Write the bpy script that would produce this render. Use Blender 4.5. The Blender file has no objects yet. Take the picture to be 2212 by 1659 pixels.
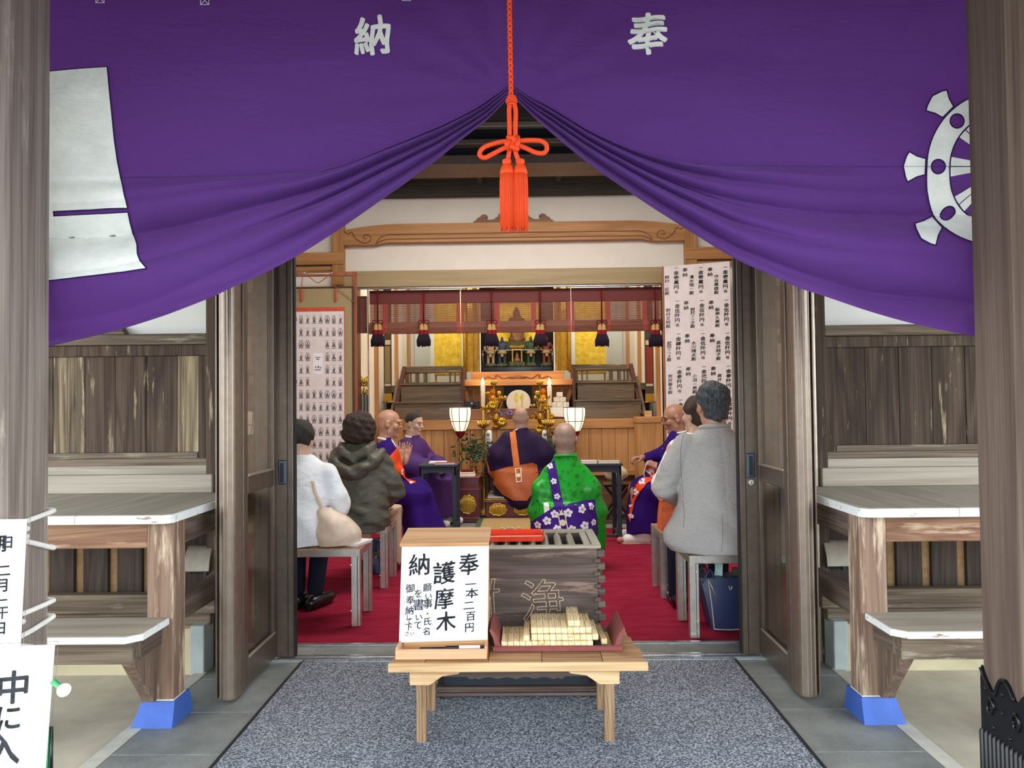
import bpy, bmesh, math, random
import numpy as np
from mathutils import Vector, Matrix, noise as mnoise
from mathutils.bvhtree import BVHTree
random.seed(7)
PI = math.pi
scene = bpy.context.scene
COL = scene.collection
# ---------------------------------------------------------------- camera
F_PX = 1650.0
HC = 1.25
cam_d = bpy.data.cameras.new('camera'); cam = bpy.data.objects.new('camera', cam_d); COL.objects.link(cam)
cam_d.sensor_width = 36.0; cam_d.lens = 36.0 * F_PX / 2212.0; cam_d.clip_start = 0.05; cam_d.clip_end = 200
CR = Matrix.Rotation(math.atan(25 / F_PX), 3, 'Z') @ Matrix.Rotation(PI / 2 + math.atan(42 / F_PX), 3, 'X') @ Matrix.Rotation(-math.radians(0.65), 3, 'Z')
cam.matrix_world = Matrix.Translation((0, 0, HC)) @ CR.to_4x4()
scene.camera = cam
def at(px, py, Y):
    """point of the place at depth Y seen at photo pixel (px, py) - used to take measurements"""
    d = CR @ Vector(((px - 1106) / F_PX, -(py - 829.5) / F_PX, -1.0))
    t = Y / d.y
    return Vector((d.x * t, Y, HC + d.z * t))
# ---------------------------------------------------------------- world, light, exposure
scene.view_settings.view_transform = 'Standard'
scene.view_settings.look = 'None'
scene.view_settings.gamma = 1.0
scene.view_settings.use_curve_mapping = False
scene.view_settings.exposure = 0.0
w = bpy.data.worlds.new('overcast_sky'); scene.world = w; w.use_nodes = True
bg = w.node_tree.nodes['Background']
bg.inputs[0].default_value = (0.88, 0.95, 1.0, 1); bg.inputs[1].default_value = 7.0
def area(name, loc, target, sx, sy, power, col):
    l = bpy.data.lights.new(name, 'AREA'); l.shape = 'RECTANGLE'; l.size = sx; l.size_y = sy; l.energy = power; l.color = col
    o = bpy.data.objects.new(name, l); COL.objects.link(o); o.location = loc
    o.rotation_euler = (Vector(target) - Vector(loc)).to_track_quat('-Z', 'Y').to_euler()
    return o
WARM = (1.0, 0.80, 0.58)
area('hall_ceiling_lamp', (-0.05, 5.6, 3.42), (-0.05, 5.7, 0), 2.6, 1.2, 112, (1.0, 0.92, 0.83))
area('altar_ceiling_lamp', (-0.05, 8.15, 3.0), (-0.05, 9.6, 0.6), 2.6, 0.3, 50, (1.0, 0.84, 0.66))
area('shrine_ceiling_lamp', (-0.05, 9.9, 3.3), (-0.05, 11.2, 1.2), 3.0, 0.3, 42, (1.0, 0.93, 0.80))
scene.cycles.use_denoising = True
scene.cycles.max_bounces = 8
scene.cycles.diffuse_bounces = 4
scene.cycles.glossy_bounces = 4
scene.cycles.transmission_bounces = 6
scene.cycles.sample_clamp_indirect = 6.0
# ---------------------------------------------------------------- object helpers
def thing(name, label=None, cat=None, loc=(0, 0, 0), group=None, kind=None):
    o = bpy.data.objects.new(name, None); COL.objects.link(o); o.location = loc; o.empty_display_size = 0.1
    tag(o, label, cat, group, kind)
    return o
def tag(o, label=None, cat=None, group=None, kind=None):
    if label: o['label'] = label
    if cat: o['category'] = cat
    if group: o['group'] = group
    if kind: o['kind'] = kind
    return o
def world_of(o):
    m = o.matrix_basis.copy()
    if o.parent is not None: m = world_of(o.parent) @ o.matrix_parent_inverse @ m
    return m
def link_child(o, parent):
    o.parent = parent
    o.matrix_parent_inverse = world_of(parent).inverted()
def copy_tree(o, parent=None):
    c = o.copy(); COL.objects.link(c); keep = o.matrix_parent_inverse.copy()
    if parent is not None:
        c.parent = parent; c.matrix_parent_inverse = keep
    for ch in list(o.children): copy_tree(ch, c)
    return c
def copy_at(o, d, label=None, rotz=None):
    c = copy_tree(o); c.location = o.location + Vector(d)
    if label: c['label'] = label
    if rotz is not None: c.rotation_euler.z = rotz
    return c
# ---------------------------------------------------------------- mesh builder
class M:
    def __init__(s): s.v = []; s.f = []; s.mi = []; s.T = None; s.cur = 0
    def add(s, vs, fs):
        b = len(s.v)
        if s.T is None: s.v.extend([tuple(p) for p in vs])
        else: s.v.extend([tuple(s.T @ Vector(p)) for p in vs])
        for f in fs: s.f.append(tuple(i + b for i in f)); s.mi.append(s.cur)
        return s
    def box(s, x0, x1, y0, y1, z0, z1, b=0.0):
        if x0 > x1: x0, x1 = x1, x0
        if y0 > y1: y0, y1 = y1, y0
        if z0 > z1: z0, z1 = z1, z0
        b = min(b, (x1 - x0) * .45, (y1 - y0) * .45, (z1 - z0) * .45)
        if b <= 0:
            vs = [(x, y, z) for x in (x0, x1) for y in (y0, y1) for z in (z0, z1)]
            return s.add(vs, [(0, 1, 3, 2), (4, 6, 7, 5), (0, 4, 5, 1), (2, 3, 7, 6), (0, 2, 6, 4), (1, 5, 7, 3)])
        vs = []; idx = {}
        for sx in (0, 1):
            for sy in (0, 1):
                for sz in (0, 1):
                    c = [(x0, x1)[sx], (y0, y1)[sy], (z0, z1)[sz]]; sg = [1 - 2 * sx, 1 - 2 * sy, 1 - 2 * sz]
                    for a in range(3):
                        p = [c[k] + (0 if k == a else sg[k] * b) for k in range(3)]
                        idx[(sx, sy, sz, a)] = len(vs); vs.append(p)
        fs = []
        for a in range(3):
            u, w_ = [(1, 2), (2, 0), (0, 1)][a]
            for sd in (0, 1):
                q = []
                for (p, r) in ((0, 0), (1, 0), (1, 1), (0, 1)):
                    k = [0, 0, 0]; k[a] = sd; k[u] = p; k[w_] = r; q.append(idx[(k[0], k[1], k[2], a)])
                fs.append(tuple(q if sd else q[::-1]))
        for a in range(3):
            u, w_ = [(1, 2), (2, 0), (0, 1)][a]
            for p in (0, 1):
                for r in (0, 1):
                    k0 = [0, 0, 0]; k1 = [0, 0, 0]; k0[u] = k1[u] = p; k0[w_] = k1[w_] = r; k1[a] = 1
                    q = [idx[(*k0, u)], idx[(*k1, u)], idx[(*k1, w_)], idx[(*k0, w_)]]
                    fs.append(tuple(q if (p ^ r) else q[::-1]))
        for sx in (0, 1):
            for sy in (0, 1):
                for sz in (0, 1):
                    q = [idx[(sx, sy, sz, a)] for a in range(3)]
                    fs.append(tuple(q if (sx + sy + sz) % 2 else q[::-1]))
        return s.add(vs, fs)
    def rings(s, rings, caps=True, closed=True, loop=False):
        n = len(rings[0]); vs = [p for r in rings for p in r]; fs = []
        nr = len(rings)
        for i in range(nr if loop else nr - 1):
            j = (i + 1) % nr
            for k in range(n if closed else n - 1):
                k2 = (k + 1) % n
                fs.append((i * n + k, i * n + k2, j * n + k2, j * n + k))
        if caps and closed and not loop:
            fs.append(tuple(range(n))[::-1]); fs.append(tuple((nr - 1) * n + k for k in range(n)))
        return s.add(vs, fs)
    def prism(s, poly, axis, lo, hi):
        """poly: 2D outline; axis 'x': (y,z), 'y': (x,z), 'z': (x,y)"""
        def P(u, w_, t): return {'x': (t, u, w_), 'y': (u, t, w_), 'z': (u, w_, t)}[axis]
        a = sum(poly[i][0] * poly[(i + 1) % len(poly)][1] - poly[(i + 1) % len(poly)][0] * poly[i][1] for i in range(len(poly)))
        if a < 0: poly = poly[::-1]
        if axis == 'y': lo, hi = max(lo, hi), min(lo, hi)
        else: lo, hi = min(lo, hi), max(lo, hi)
        return s.rings([[P(u, w_, lo) for u, w_ in poly], [P(u, w_, hi) for u, w_ in poly]])
    def lathe(s, prof, c=(0, 0, 0), n=20, axis='z', caps=True):
        rs = []
        for r, z in prof:
            ring = []
            for k in range(n):
                t = 2 * PI * k / n; u, w_ = r * math.cos(t), r * math.sin(t)
                p = {'z': (u, w_, z), 'y': (w_, z, u), 'x': (z, u, w_)}[axis]
                ring.append((c[0] + p[0], c[1] + p[1], c[2] + p[2]))
            rs.append(ring)
        return s.rings(rs, caps=caps)
    def tube(s, pts, r, n=8, loop=False, caps=True, flat=1.0):
        pts = [Vector(p) for p in pts]; m = len(pts); rs = []
        rad = r if isinstance(r, (list, tuple)) else [r] * m
        prev = None
        for i, p in enumerate(pts):
            a = pts[(i - 1) % m] if (loop or i > 0) else p
            b = pts[(i + 1) % m] if (loop or i < m - 1) else p
            t = (b - a)
            t = t.normalized() if t.length > 1e-9 else Vector((0, 0, 1))
            if prev is None:
                u = t.orthogonal().normalized()
            else:
                u = prev - t * prev.dot(t)
                u = u.normalized() if u.length > 1e-6 else t.orthogonal().normalized()
            prev = u; w_ = t.cross(u)
            rs.append([tuple(p + (u * math.cos(2 * PI * k / n) + w_ * flat * math.sin(2 * PI * k / n)) * rad[i]) for k in range(n)])
        return s.rings(rs, caps=caps, loop=loop)
    def ball(s, c, r, n=12, m=8, sq=None):
        if not isinstance(r, (list, tuple)): r = (r, r, r)
        rs = []
        for i in range(m + 1):
            ph = -PI / 2 + PI * i / m; cr = max(math.cos(ph), 0.02)
            rs.append([(c[0] + r[0] * cr * math.cos(2 * PI * k / n), c[1] + r[1] * cr * math.sin(2 * PI * k / n), c[2] + r[2] * math.sin(ph)) for k in range(n)])
        return s.rings(rs)
    def grid(s, nu, nv, fn):
        vs = [fn(i / nu, j / nv) for j in range(nv + 1) for i in range(nu + 1)]
        fs = [(j * (nu + 1) + i, j * (nu + 1) + i + 1, (j + 1) * (nu + 1) + i + 1, (j + 1) * (nu + 1) + i) for j in range(nv) for i in range(nu)]
        return s.add(vs, fs)
    def bar(s, a, b, w_, h, bev=0.0, up=(0, 0, 1)):
        """rectangular bar from a to b; w_ across, h along up"""
        a = Vector(a); b = Vector(b); t = (b - a); L = t.length; t.normalize()
        u = Vector(up); u = (u - t * u.dot(t)).normalized(); x = t.cross(u)
        T = Matrix((( t.x, x.x, u.x, a.x), (t.y, x.y, u.y, a.y), (t.z, x.z, u.z, a.z), (0, 0, 0, 1)))
        old = s.T; s.T = T if old is None else old @ T
        s.box(0, L, -w_ / 2, w_ / 2, -h / 2, h / 2, bev); s.T = old
        return s
    def build(s, name, mat, parent=None, smooth=None, fix=False):
        me = bpy.data.meshes.new(name); me.from_pydata(s.v, [], s.f)
        for m_ in (mat if isinstance(mat, (list, tuple)) else [mat]): me.materials.append(m_)
        if any(s.mi): me.polygons.foreach_set('material_index', s.mi)
        if fix:
            bm = bmesh.new(); bm.from_mesh(me); bmesh.ops.recalc_face_normals(bm, faces=bm.faces[:]); bm.to_mesh(me); bm.free()
        me.update()
        if smooth is not None:
            me.polygons.foreach_set('use_smooth', [True] * len(me.polygons))
            if smooth < 179: me.set_sharp_from_angle(angle=math.radians(smooth))
        o = bpy.data.objects.new(name, me); COL.objects.link(o)
        if parent is not None: link_child(o, parent)
        return o
def struct(o, label=None): o['kind'] = 'structure'; return tag(o, label) if label else o
def ctr(poly): return poly
def spline(pts, n=8, closed=False):
    """Catmull-Rom through points"""
    P = [Vector(p) for p in pts]; m = len(P); out = []
    segs = m if closed else m - 1
    for i in range(segs):
        p1, p2 = P[i], P[(i + 1) % m]
        p0 = P[(i - 1) % m] if (closed or i > 0) else p1 * 2 - p2
        p3 = P[(i + 2) % m] if (closed or i < m - 2) else p2 * 2 - p1
        for k in range(n):
            t = k / n
            out.append(0.5 * ((2 * p1) + (p2 - p0) * t + (2 * p0 - 5 * p1 + 4 * p2 - p3) * t * t + (3 * p1 - p0 - 3 * p2 + p3) * t ** 3))
    if not closed: out.append(P[-1])
    return out
def lerp_tab(tab, x):
    if x <= tab[0][0]: return tab[0][1]
    for (a, b), (c, d) in zip(tab, tab[1:]):
        if x <= c: return b + (d - b) * (x - a) / (c - a)
    return tab[-1][1]
def smooth_tab(tab, x):
    """monotone-ish smooth interpolation through a table"""
    n = len(tab)
    if x <= tab[0][0]: return tab[0][1]
    if x >= tab[-1][0]: return tab[-1][1]
    for i in range(n - 1):
        if x <= tab[i + 1][0]:
            x0, y0 = tab[i]; x1, y1 = tab[i + 1]; h = x1 - x0; t = (x - x0) / h
            m0 = (tab[i + 1][1] - tab[i - 1][1]) / (tab[i + 1][0] - tab[i - 1][0]) if i > 0 else (y1 - y0) / h
            m1 = (tab[i + 2][1] - tab[i][1]) / (tab[i + 2][0] - tab[i][0]) if i < n - 2 else (y1 - y0) / h
            return (2 * t ** 3 - 3 * t * t + 1) * y0 + (t ** 3 - 2 * t * t + t) * h * m0 + (-2 * t ** 3 + 3 * t * t) * y1 + (t ** 3 - t * t) * h * m1
# ---------------------------------------------------------------- flat outlines, lettering, decals
def fill2d(loops, step=None):
    """filled 2D outline(s) with holes -> (verts, faces); step cuts it into a fine net that can follow a curved surface"""
    cu = bpy.data.curves.new('outline', 'CURVE'); cu.dimensions = '2D'; cu.fill_mode = 'BOTH'
    for lp in loops:
        sp = cu.splines.new('POLY'); sp.points.add(len(lp) - 1); sp.use_cyclic_u = True
        for p, q in zip(sp.points, lp): p.co = (q[0], q[1], 0, 1)
    o = bpy.data.objects.new('outline', cu)
    me = bpy.data.meshes.new_from_object(o)
    out = cut2d(me, step)
    bpy.data.objects.remove(o); bpy.data.curves.remove(cu); bpy.data.meshes.remove(me)
    return out
def cut2d(me, step):
    if step is None:
        return [(v.co.x, v.co.y) for v in me.vertices], [tuple(p.vertices) for p in me.polygons]
    bm = bmesh.new(); bm.from_mesh(me)
    bmesh.ops.remove_doubles(bm, verts=bm.verts[:], dist=1e-6)
    for ax in (0, 1):
        lo = min(v.co[ax] for v in bm.verts); hi = max(v.co[ax] for v in bm.verts)
        k = math.ceil(lo / step) * step
        while k < hi:
            no = (1, 0, 0) if ax == 0 else (0, 1, 0); co = (k, 0, 0) if ax == 0 else (0, k, 0)
            bmesh.ops.bisect_plane(bm, geom=bm.verts[:] + bm.edges[:] + bm.faces[:], plane_co=co, plane_no=no)
            k += step
    bm.verts.index_update()
    out = ([(v.co.x, v.co.y) for v in bm.verts], [tuple(v.index for v in f.verts) for f in bm.faces])
    bm.free()
    return out
_font_cu = bpy.data.curves.new('lettering', 'FONT'); _font_ob = bpy.data.objects.new('lettering', _font_cu)
_glyphs = {}
def glyph(ch, weight=0.0, step=None):
    """flat letter, made bolder by laying it several times a hair's breadth apart (the font's own offset breaks on dense letters)"""
    k = (ch, weight, step)
    if k not in _glyphs:
        _font_cu.body = ch; _font_cu.size = 1.0; _font_cu.resolution_u = 3; _font_cu.fill_mode = 'BOTH'
        me = bpy.data.meshes.new_from_object(_font_ob)
        vs, fs = cut2d(me, step)
        bpy.data.meshes.remove(me)
        cx, cy = (0.5, 0.38) if ord(ch[0]) > 0x2000 else ((min(v[0] for v in vs) + max(v[0] for v in vs)) / 2, 0.35)
        base = [(x - cx, y - cy) for x, y in vs]; ov = []; of = []
        for dx, dy in ([(0, 0)] if weight <= 0 else [(0, 0)] + [(weight * math.cos(t * PI / 3 + .4), weight * math.sin(t * PI / 3 + .4)) for t in range(6 if weight > .02 else 4)]):
            b_ = len(ov); ov += [(x + dx, y + dy) for x, y in base]; of += [tuple(i + b_ for i in f) for f in fs]
        _glyphs[k] = (ov, of)
    return _glyphs[k]
def write(m, items, fn, weight=0.012, slant=0.06, step=None, jit=0.0):
    """items: (char, x, y, height[, width factor]); fn maps the plane to the place. Brush feel: strokes rise to the right, wobble a little"""
    for it in items:
        ch, x, y, h = it[:4]; wf = it[4] if len(it) > 4 else 1.0
        vs, fs = glyph(ch, weight, step)
        rot = random.uniform(-1, 1) * jit; ph = random.uniform(0, 6)
        out = []
        for a, b in vs:
            a2 = a + 0.018 * math.sin(9 * b + ph); b2 = b + slant * a + 0.018 * math.sin(8 * a + ph * 1.7)
            a3 = a2 * math.cos(rot) - b2 * math.sin(rot); b3 = a2 * math.sin(rot) + b2 * math.cos(rot)
            out.append(fn(x + a3 * h * wf, y + b3 * h))
        m.add(out, fs)
    return m
def bvh_of(*objs):
    vs = []; fs = []
    for o in objs:
        b = len(vs); mw = o.matrix_basis if o.parent is None else Matrix.Identity(4)
        vs.extend([v.co.copy() for v in o.data.vertices]); fs.extend([tuple(i + b for i in p.vertices) for p in o.data.polygons])
    return BVHTree.FromPolygons(vs, fs)
def drape(m, vs2, fs, bvh, fn, direction, off=0.002, maxd=9.0, near=0.0):
    """lay a flat outline onto a surface: fn(x,y) gives the start point, direction the way it is laid on"""
    d = Vector(direction).normalized(); out = []; ok = []
    for x, y in vs2:
        p = Vector(fn(x, y)); hit = bvh.ray_cast(p, d, maxd)
        if hit[0] is None and near:
            # past the outline of the garment: fold the cloth round its edge
            best = None
            for k in range(12):
                h2 = bvh.find_nearest(p + d * (near * k / 11.0 * 2), near)
                if h2[0] is not None and (best is None or h2[3] < best[3]): best = h2
            hit = best or (None,)
        if hit[0] is None: out.append(tuple(p)); ok.append(False)
        else:
            nrm = hit[1] if hit[1].dot(d) < 0.3 else -hit[1]
            out.append(tuple(hit[0] + nrm * off)); ok.append(True)
    m.add(out, [f for f in fs if all(ok[i] for i in f)])
    return m
# ---------------------------------------------------------------- signed-distance figures -> one continuous skin
import openvdb
class SDF:
    def __init__(s, lo, hi, vox):
        s.lo = np.array(lo, np.float32); s.vox = vox
        n = np.ceil((np.array(hi) - np.array(lo)) / vox).astype(int) + 1
        s.n = n; s.d = np.full(n, 9.0, np.float32)
        s.ax = [s.lo[i] + vox * np.arange(n[i], dtype=np.float32) for i in range(3)]
    def _sub(s, lo, hi):
        i0 = np.clip(np.floor((np.array(lo) - s.lo) / s.vox).astype(int), 0, s.n); i1 = np.clip(np.ceil((np.array(hi) - s.lo) / s.vox).astype(int) + 1, 0, s.n)
        if np.any(i1 <= i0): return None, None
        sl = tuple(slice(a, b) for a, b in zip(i0, i1))
        X = s.ax[0][sl[0]][:, None, None]; Y = s.ax[1][sl[1]][None, :, None]; Z = s.ax[2][sl[2]][None, None, :]
        return sl, (X, Y, Z)
    def _mix(s, sl, d, k, op):
        o = s.d[sl]
        if op == 'sub':
            d = -d
            h = np.clip(0.5 - 0.5 * (o - d) / k, 0, 1) if k > 0 else None
            s.d[sl] = o * (1 - h) + d * h + k * h * (1 - h) if k > 0 else np.maximum(o, d)
        elif k > 0:
            h = np.clip(0.5 + 0.5 * (o - d) / k, 0, 1)
            s.d[sl] = o * (1 - h) + d * h - k * h * (1 - h)
        else: s.d[sl] = np.minimum(o, d)
    def cap(s, a, b, ra, rb=None, k=0.02, op='add', flat=None):
        rb = ra if rb is None else rb; a = np.array(a, np.float32); b = np.array(b, np.float32)
        mg = max(ra, rb) + k + 2 * s.vox
        sl, g = s._sub(np.minimum(a, b) - mg, np.maximum(a, b) + mg)
        if sl is None: return s
        ba = b - a; L2 = max(float(ba @ ba), 1e-9)
        t = np.clip(((g[0] - a[0]) * ba[0] + (g[1] - a[1]) * ba[1] + (g[2] - a[2]) * ba[2]) / L2, 0, 1)
        q = np.sqrt((g[0] - a[0] - t * ba[0]) ** 2 + (g[1] - a[1] - t * ba[1]) ** 2 + (g[2] - a[2] - t * ba[2]) ** 2)
        s._mix(sl, q - (ra + (rb - ra) * t), k, op); return s
    def path(s, pts, rs, k=0.02, op='add'):
        for i in range(len(pts) - 1): s.cap(pts[i], pts[i + 1], rs[i], rs[i + 1], k, op)
        return s
    def ell(s, c, r, k=0.02, op='add', R=None):
        c = np.array(c, np.float32); r = np.array(r, np.float32); mg = (float(r.max()) if R is not None else r) + k + 2 * s.vox
        sl, g = s._sub(c - mg, c + mg)
        if sl is None: return s
        x, y, z = g[0] - c[0], g[1] - c[1], g[2] - c[2]
        if R is not None:
            Q = np.array(R.transposed())
            x, y, z = (Q[0][0] * x + Q[0][1] * y + Q[0][2] * z, Q[1][0] * x + Q[1][1] * y + Q[1][2] * z, Q[2][0] * x + Q[2][1] * y + Q[2][2] * z)
        k0 = np.sqrt((x / r[0]) ** 2 + (y / r[1]) ** 2 + (z / r[2]) ** 2); k1 = np.sqrt((x / r[0] ** 2) ** 2 + (y / r[1] ** 2) ** 2 + (z / r[2] ** 2) ** 2)
        s._mix(sl, k0 * (k0 - 1.0) / np.maximum(k1, 1e-6), k, op); return s
    def box(s, c, h, rnd=0.01, k=0.0, op='add', R=None):
        c = np.array(c, np.float32); h = np.array(h, np.float32); mg = float(np.linalg.norm(h)) + k + 2 * s.vox
        sl, g = s._sub(c - mg, c + mg)
        if sl is None: return s
        x, y, z = g[0] - c[0], g[1] - c[1], g[2] - c[2]
        if R is not None:
            Q = np.array(R.transposed())
            x, y, z = (Q[0][0] * x + Q[0][1] * y + Q[0][2] * z, Q[1][0] * x + Q[1][1] * y + Q[1][2] * z, Q[2][0] * x + Q[2][1] * y + Q[2][2] * z)
        qx, qy, qz = np.abs(x) - h[0] + rnd, np.abs(y) - h[1] + rnd, np.abs(z) - h[2] + rnd
        d = np.sqrt(np.maximum(qx, 0) ** 2 + np.maximum(qy, 0) ** 2 + np.maximum(qz, 0) ** 2) + np.minimum(np.maximum(np.maximum(qx, qy), qz), 0) - rnd
        s._mix(sl, d, k, op); return s
    def cone_y(s, rows, k=0.02, power=2.0):
        """stack of horizontal ellipses (z, cx, cy, rx, ry) joined smoothly - torsos and skirts"""
        rows = sorted(rows); zs = np.array([r[0] for r in rows])
        lo = [min(r[1] - r[3] for r in rows) - .05, min(r[2] - r[4] for r in rows) - .05, zs[0] - .05]; hi = [max(r[1] + r[3] for r in rows) + .05, max(r[2] + r[4] for r in rows) + .05, zs[-1] + .05]
        sl, g = s._sub(lo, hi)
        Z = g[2]
        def itp(i):
            return np.interp(Z.ravel(), zs, np.array([r[i] for r in rows])).reshape(Z.shape)
        def sm(i):
            a = itp(i); n = max(3, int(0.05 / s.vox)); ker = np.ones(n) / n
            f = np.convolve(np.pad(a.ravel(), n, mode='edge'), ker, mode='same')[n:-n]
            return f.reshape(a.shape)
        cx, cy, rx, ry = sm(1), sm(2), sm(3), sm(4)
        q = (np.abs((g[0] - cx) / rx) ** power + np.abs((g[1] - cy) / ry) ** power) ** (1 / power)
        d = (q - 1) * np.minimum(rx, ry)
        d = np.maximum(d, np.maximum(zs[0] - Z, Z - zs[-1]))
        s._mix(sl, d, k, 'add'); return s
    def warp(s, fn):
        """add cloth folds: fn(X,Y,Z) -> offset of the surface"""
        s.d = s.d + fn(s.ax[0][:, None, None], s.ax[1][None, :, None], s.ax[2][None, None, :]).astype(np.float32); return s
    def cut(s, fn):
        s.d = np.maximum(s.d, fn(s.ax[0][:, None, None], s.ax[1][None, :, None], s.ax[2][None, None, :]).astype(np.float32)); return s
    def mesh(s, name, mat, parent=None, T=None, smooth_it=0):
        g = openvdb.FloatGrid(9.0); g.copyFromArray(np.ascontiguousarray(np.pad(s.d, 1, constant_values=9.0)))
        p, t, q = g.convertToPolygons(isovalue=0.0, adaptivity=0.0)
        p = (p - 1) * s.vox + s.lo
        if T is not None:
            A = np.array(T.to_3x3()); p = p @ A.T + np.array(T.translation)
        q = q[:, ::-1]
        me = bpy.data.meshes.new(name); nq = len(q)
        me.vertices.add(len(p)); me.vertices.foreach_set('co', p.astype(np.float32).ravel())
        me.loops.add(nq * 4); me.loops.foreach_set('vertex_index', q.astype(np.int32).ravel())
        me.polygons.add(nq); me.polygons.foreach_set('loop_start', np.arange(nq, dtype=np.int32) * 4)
        me.materials.append(mat)
        me.update(calc_edges=True); me.validate()
        me.polygons.foreach_set('use_smooth', np.ones(nq, bool))
        o = bpy.data.objects.new(name, me); COL.objects.link(o)
        if parent is not None: link_child(o, parent)
        return o
# ================================================================ materials
def srgb(r, g, b):
    f = lambda c: (c / 255 / 12.92) if c / 255 <= 0.04045 else ((c / 255 + 0.055) / 1.055) ** 2.4
    return (f(r), f(g), f(b), 1.0)
class N:
    """small node-tree writer"""
    def __init__(s, name):
        s.mat = bpy.data.materials.new(name); s.mat.use_nodes = True; s.t = s.mat.node_tree
        s.b = s.t.nodes['Principled BSDF']; s._tc = None
    def n(s, typ, **kw):
        x = s.t.nodes.new(typ)
        for k, v in kw.items(): setattr(x, k, v)
        return x
    def l(s, a, b): s.t.links.new(a, b)
    def set(s, **kw):
        for k, v in kw.items():
            i = s.b.inputs[k.replace('_', ' ')]
            if hasattr(v, 'is_linked') or isinstance(v, bpy.types.NodeSocket): s.l(v, i)
            else: i.default_value = v
        return s
    def coord(s, kind='Object'):
        if s._tc is None: s._tc = s.n('ShaderNodeTexCoord')
        return s._tc.outputs[kind]
    def mapped(s, scale, rnd=True, kind='Object', rot=(0, 0, 0)):
        mp = s.n('ShaderNodeMapping'); mp.inputs['Scale'].default_value = scale; mp.inputs['Rotation'].default_value = rot
        src = s.coord(kind)
        if rnd:
            oi = s.n('ShaderNodeObjectInfo'); ml = s.n('ShaderNodeMath', operation='MULTIPLY'); ml.inputs[1].default_value = 37.0
            s.l(oi.outputs['Random'], ml.inputs[0])
            ad = s.n('ShaderNodeVectorMath', operation='ADD'); s.l(src, ad.inputs[0]); s.l(ml.outputs[0], ad.inputs[1]); src = ad.outputs[0]
        s.l(src, mp.inputs['Vector']); return mp.outputs[0]
    def noise(s, vec, scale, detail=4, rough=0.55, dist=0.0):
        x = s.n('ShaderNodeTexNoise'); x.inputs['Scale'].default_value = scale; x.inputs['Detail'].default_value = detail
        x.inputs['Roughness'].default_value = rough; x.inputs['Distortion'].default_value = dist
        s.l(vec, x.inputs['Vector']); return x.outputs['Fac']
    def ramp(s, fac, stops, interp='LINEAR'):
        x = s.n('ShaderNodeValToRGB'); cr = x.color_ramp; cr.interpolation = interp
        while len(cr.elements) < len(stops): cr.elements.new(0.5)
        for e, (p, c) in zip(cr.elements, stops): e.position = p; e.color = c if len(c) == 4 else (*c, 1)
        s.l(fac, x.inputs[0]); return x.outputs[0]
    def mix(s, fac, a, b, mode='MIX'):
        x = s.n('ShaderNodeMix', data_type='RGBA', blend_type=mode)
        for v, i in ((fac, 0), (a, 6), (b, 7)):
            if isinstance(v, bpy.types.NodeSocket): s.l(v, x.inputs[i])
            else: x.inputs[i].default_value = v
        return x.outputs[2]
    def math(s, op, a, b=None):
        x = s.n('ShaderNodeMath', operation=op)
        for v, i in ((a, 0), (b, 1)):
            if v is None: continue
            if isinstance(v, bpy.types.NodeSocket): s.l(v, x.inputs[i])
            else: x.inputs[i].default_value = v
        return x.outputs[0]
    def bump(s, h, strength=0.3, dist=0.002):
        x = s.n('ShaderNodeBump'); x.inputs['Strength'].default_value = strength; x.inputs['Distance'].default_value = dist
        s.l(h, x.inputs['Height']); s.l(x.outputs[0], s.b.inputs['Normal']); return s
def plain(name, rgb, rough=0.6, metal=0.0, spec=0.4, bumpy=0.0, vary=0.06, scale=30):
    m = N(name); c = srgb(*rgb)
    v = m.noise(m.mapped((1, 1, 1)), scale, 4)
    dk = tuple(x * (1 - vary * 2) for x in c[:3]) + (1,); lt = tuple(min(1, x * (1 + vary * 2)) for x in c[:3]) + (1,)
    m.set(Base_Color=m.ramp(v, [(0.3, dk), (0.7, lt)]), Roughness=rough, Metallic=metal, Specular_IOR_Level=spec)
    if bumpy: m.bump(v, bumpy, 0.003)
    return m.mat
def wood(name, dark, mid, light, axis='x', rough=0.65, grain=1.0, wear=None, bump=0.25, spec=0.3):
    """boards with growth-ring figure running along an axis; wear = (colour, amount) of bleached patches"""
    m = N(name)
    k = {'x': (0.55, 9, 9), 'y': (9, 0.55, 9), 'z': (9, 9, 0.55)}[axis]
    v = m.mapped(k)
    warp = m.noise(v, 0.9 * grain, 3, 0.5, 0.6)
    rings = m.math('FRACT', m.math('MULTIPLY', warp, 9.0 * grain))
    rings = m.math('ABSOLUTE', m.math('SUBTRACT', rings, 0.5))
    k2 = {'x': (1.2, 90, 90), 'y': (90, 1.2, 90), 'z': (90, 90, 1.2)}[axis]
    fib = m.noise(m.mapped(k2), 1.6, 3, 0.6)
    f = m.math('ADD', m.math('ADD', m.math('MULTIPLY', rings, 0.55), 0.1), m.math('MULTIPLY', fib, 0.72))
    oi = m.n('ShaderNodeObjectInfo')
    f = m.math('ADD', f, m.math('MULTIPLY', m.math('SUBTRACT', oi.outputs['Random'], 0.5), 0.16))
    col = m.ramp(f, [(0.22, srgb(*dark)), (0.5, srgb(*mid)), (0.82, srgb(*light))])
    if wear:
        k3 = {'x': (1.6, 14, 14), 'y': (14, 1.6, 14), 'z': (14, 14, 1.6)}[axis]
        wn = m.noise(m.mapped(k3), 1.5, 5, 0.68)
        wm = m.ramp(wn, [(0.62 - wear[1] * 0.3, (0, 0, 0)), (0.72 - wear[1] * 0.2, (1, 1, 1))])
        col = m.mix(wm, col, srgb(*wear[0]))
    m.set(Base_Color=col, Roughness=rough, Specular_IOR_Level=spec)
    if bump: m.bump(f, bump, 0.0015)
    return m.mat
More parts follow.
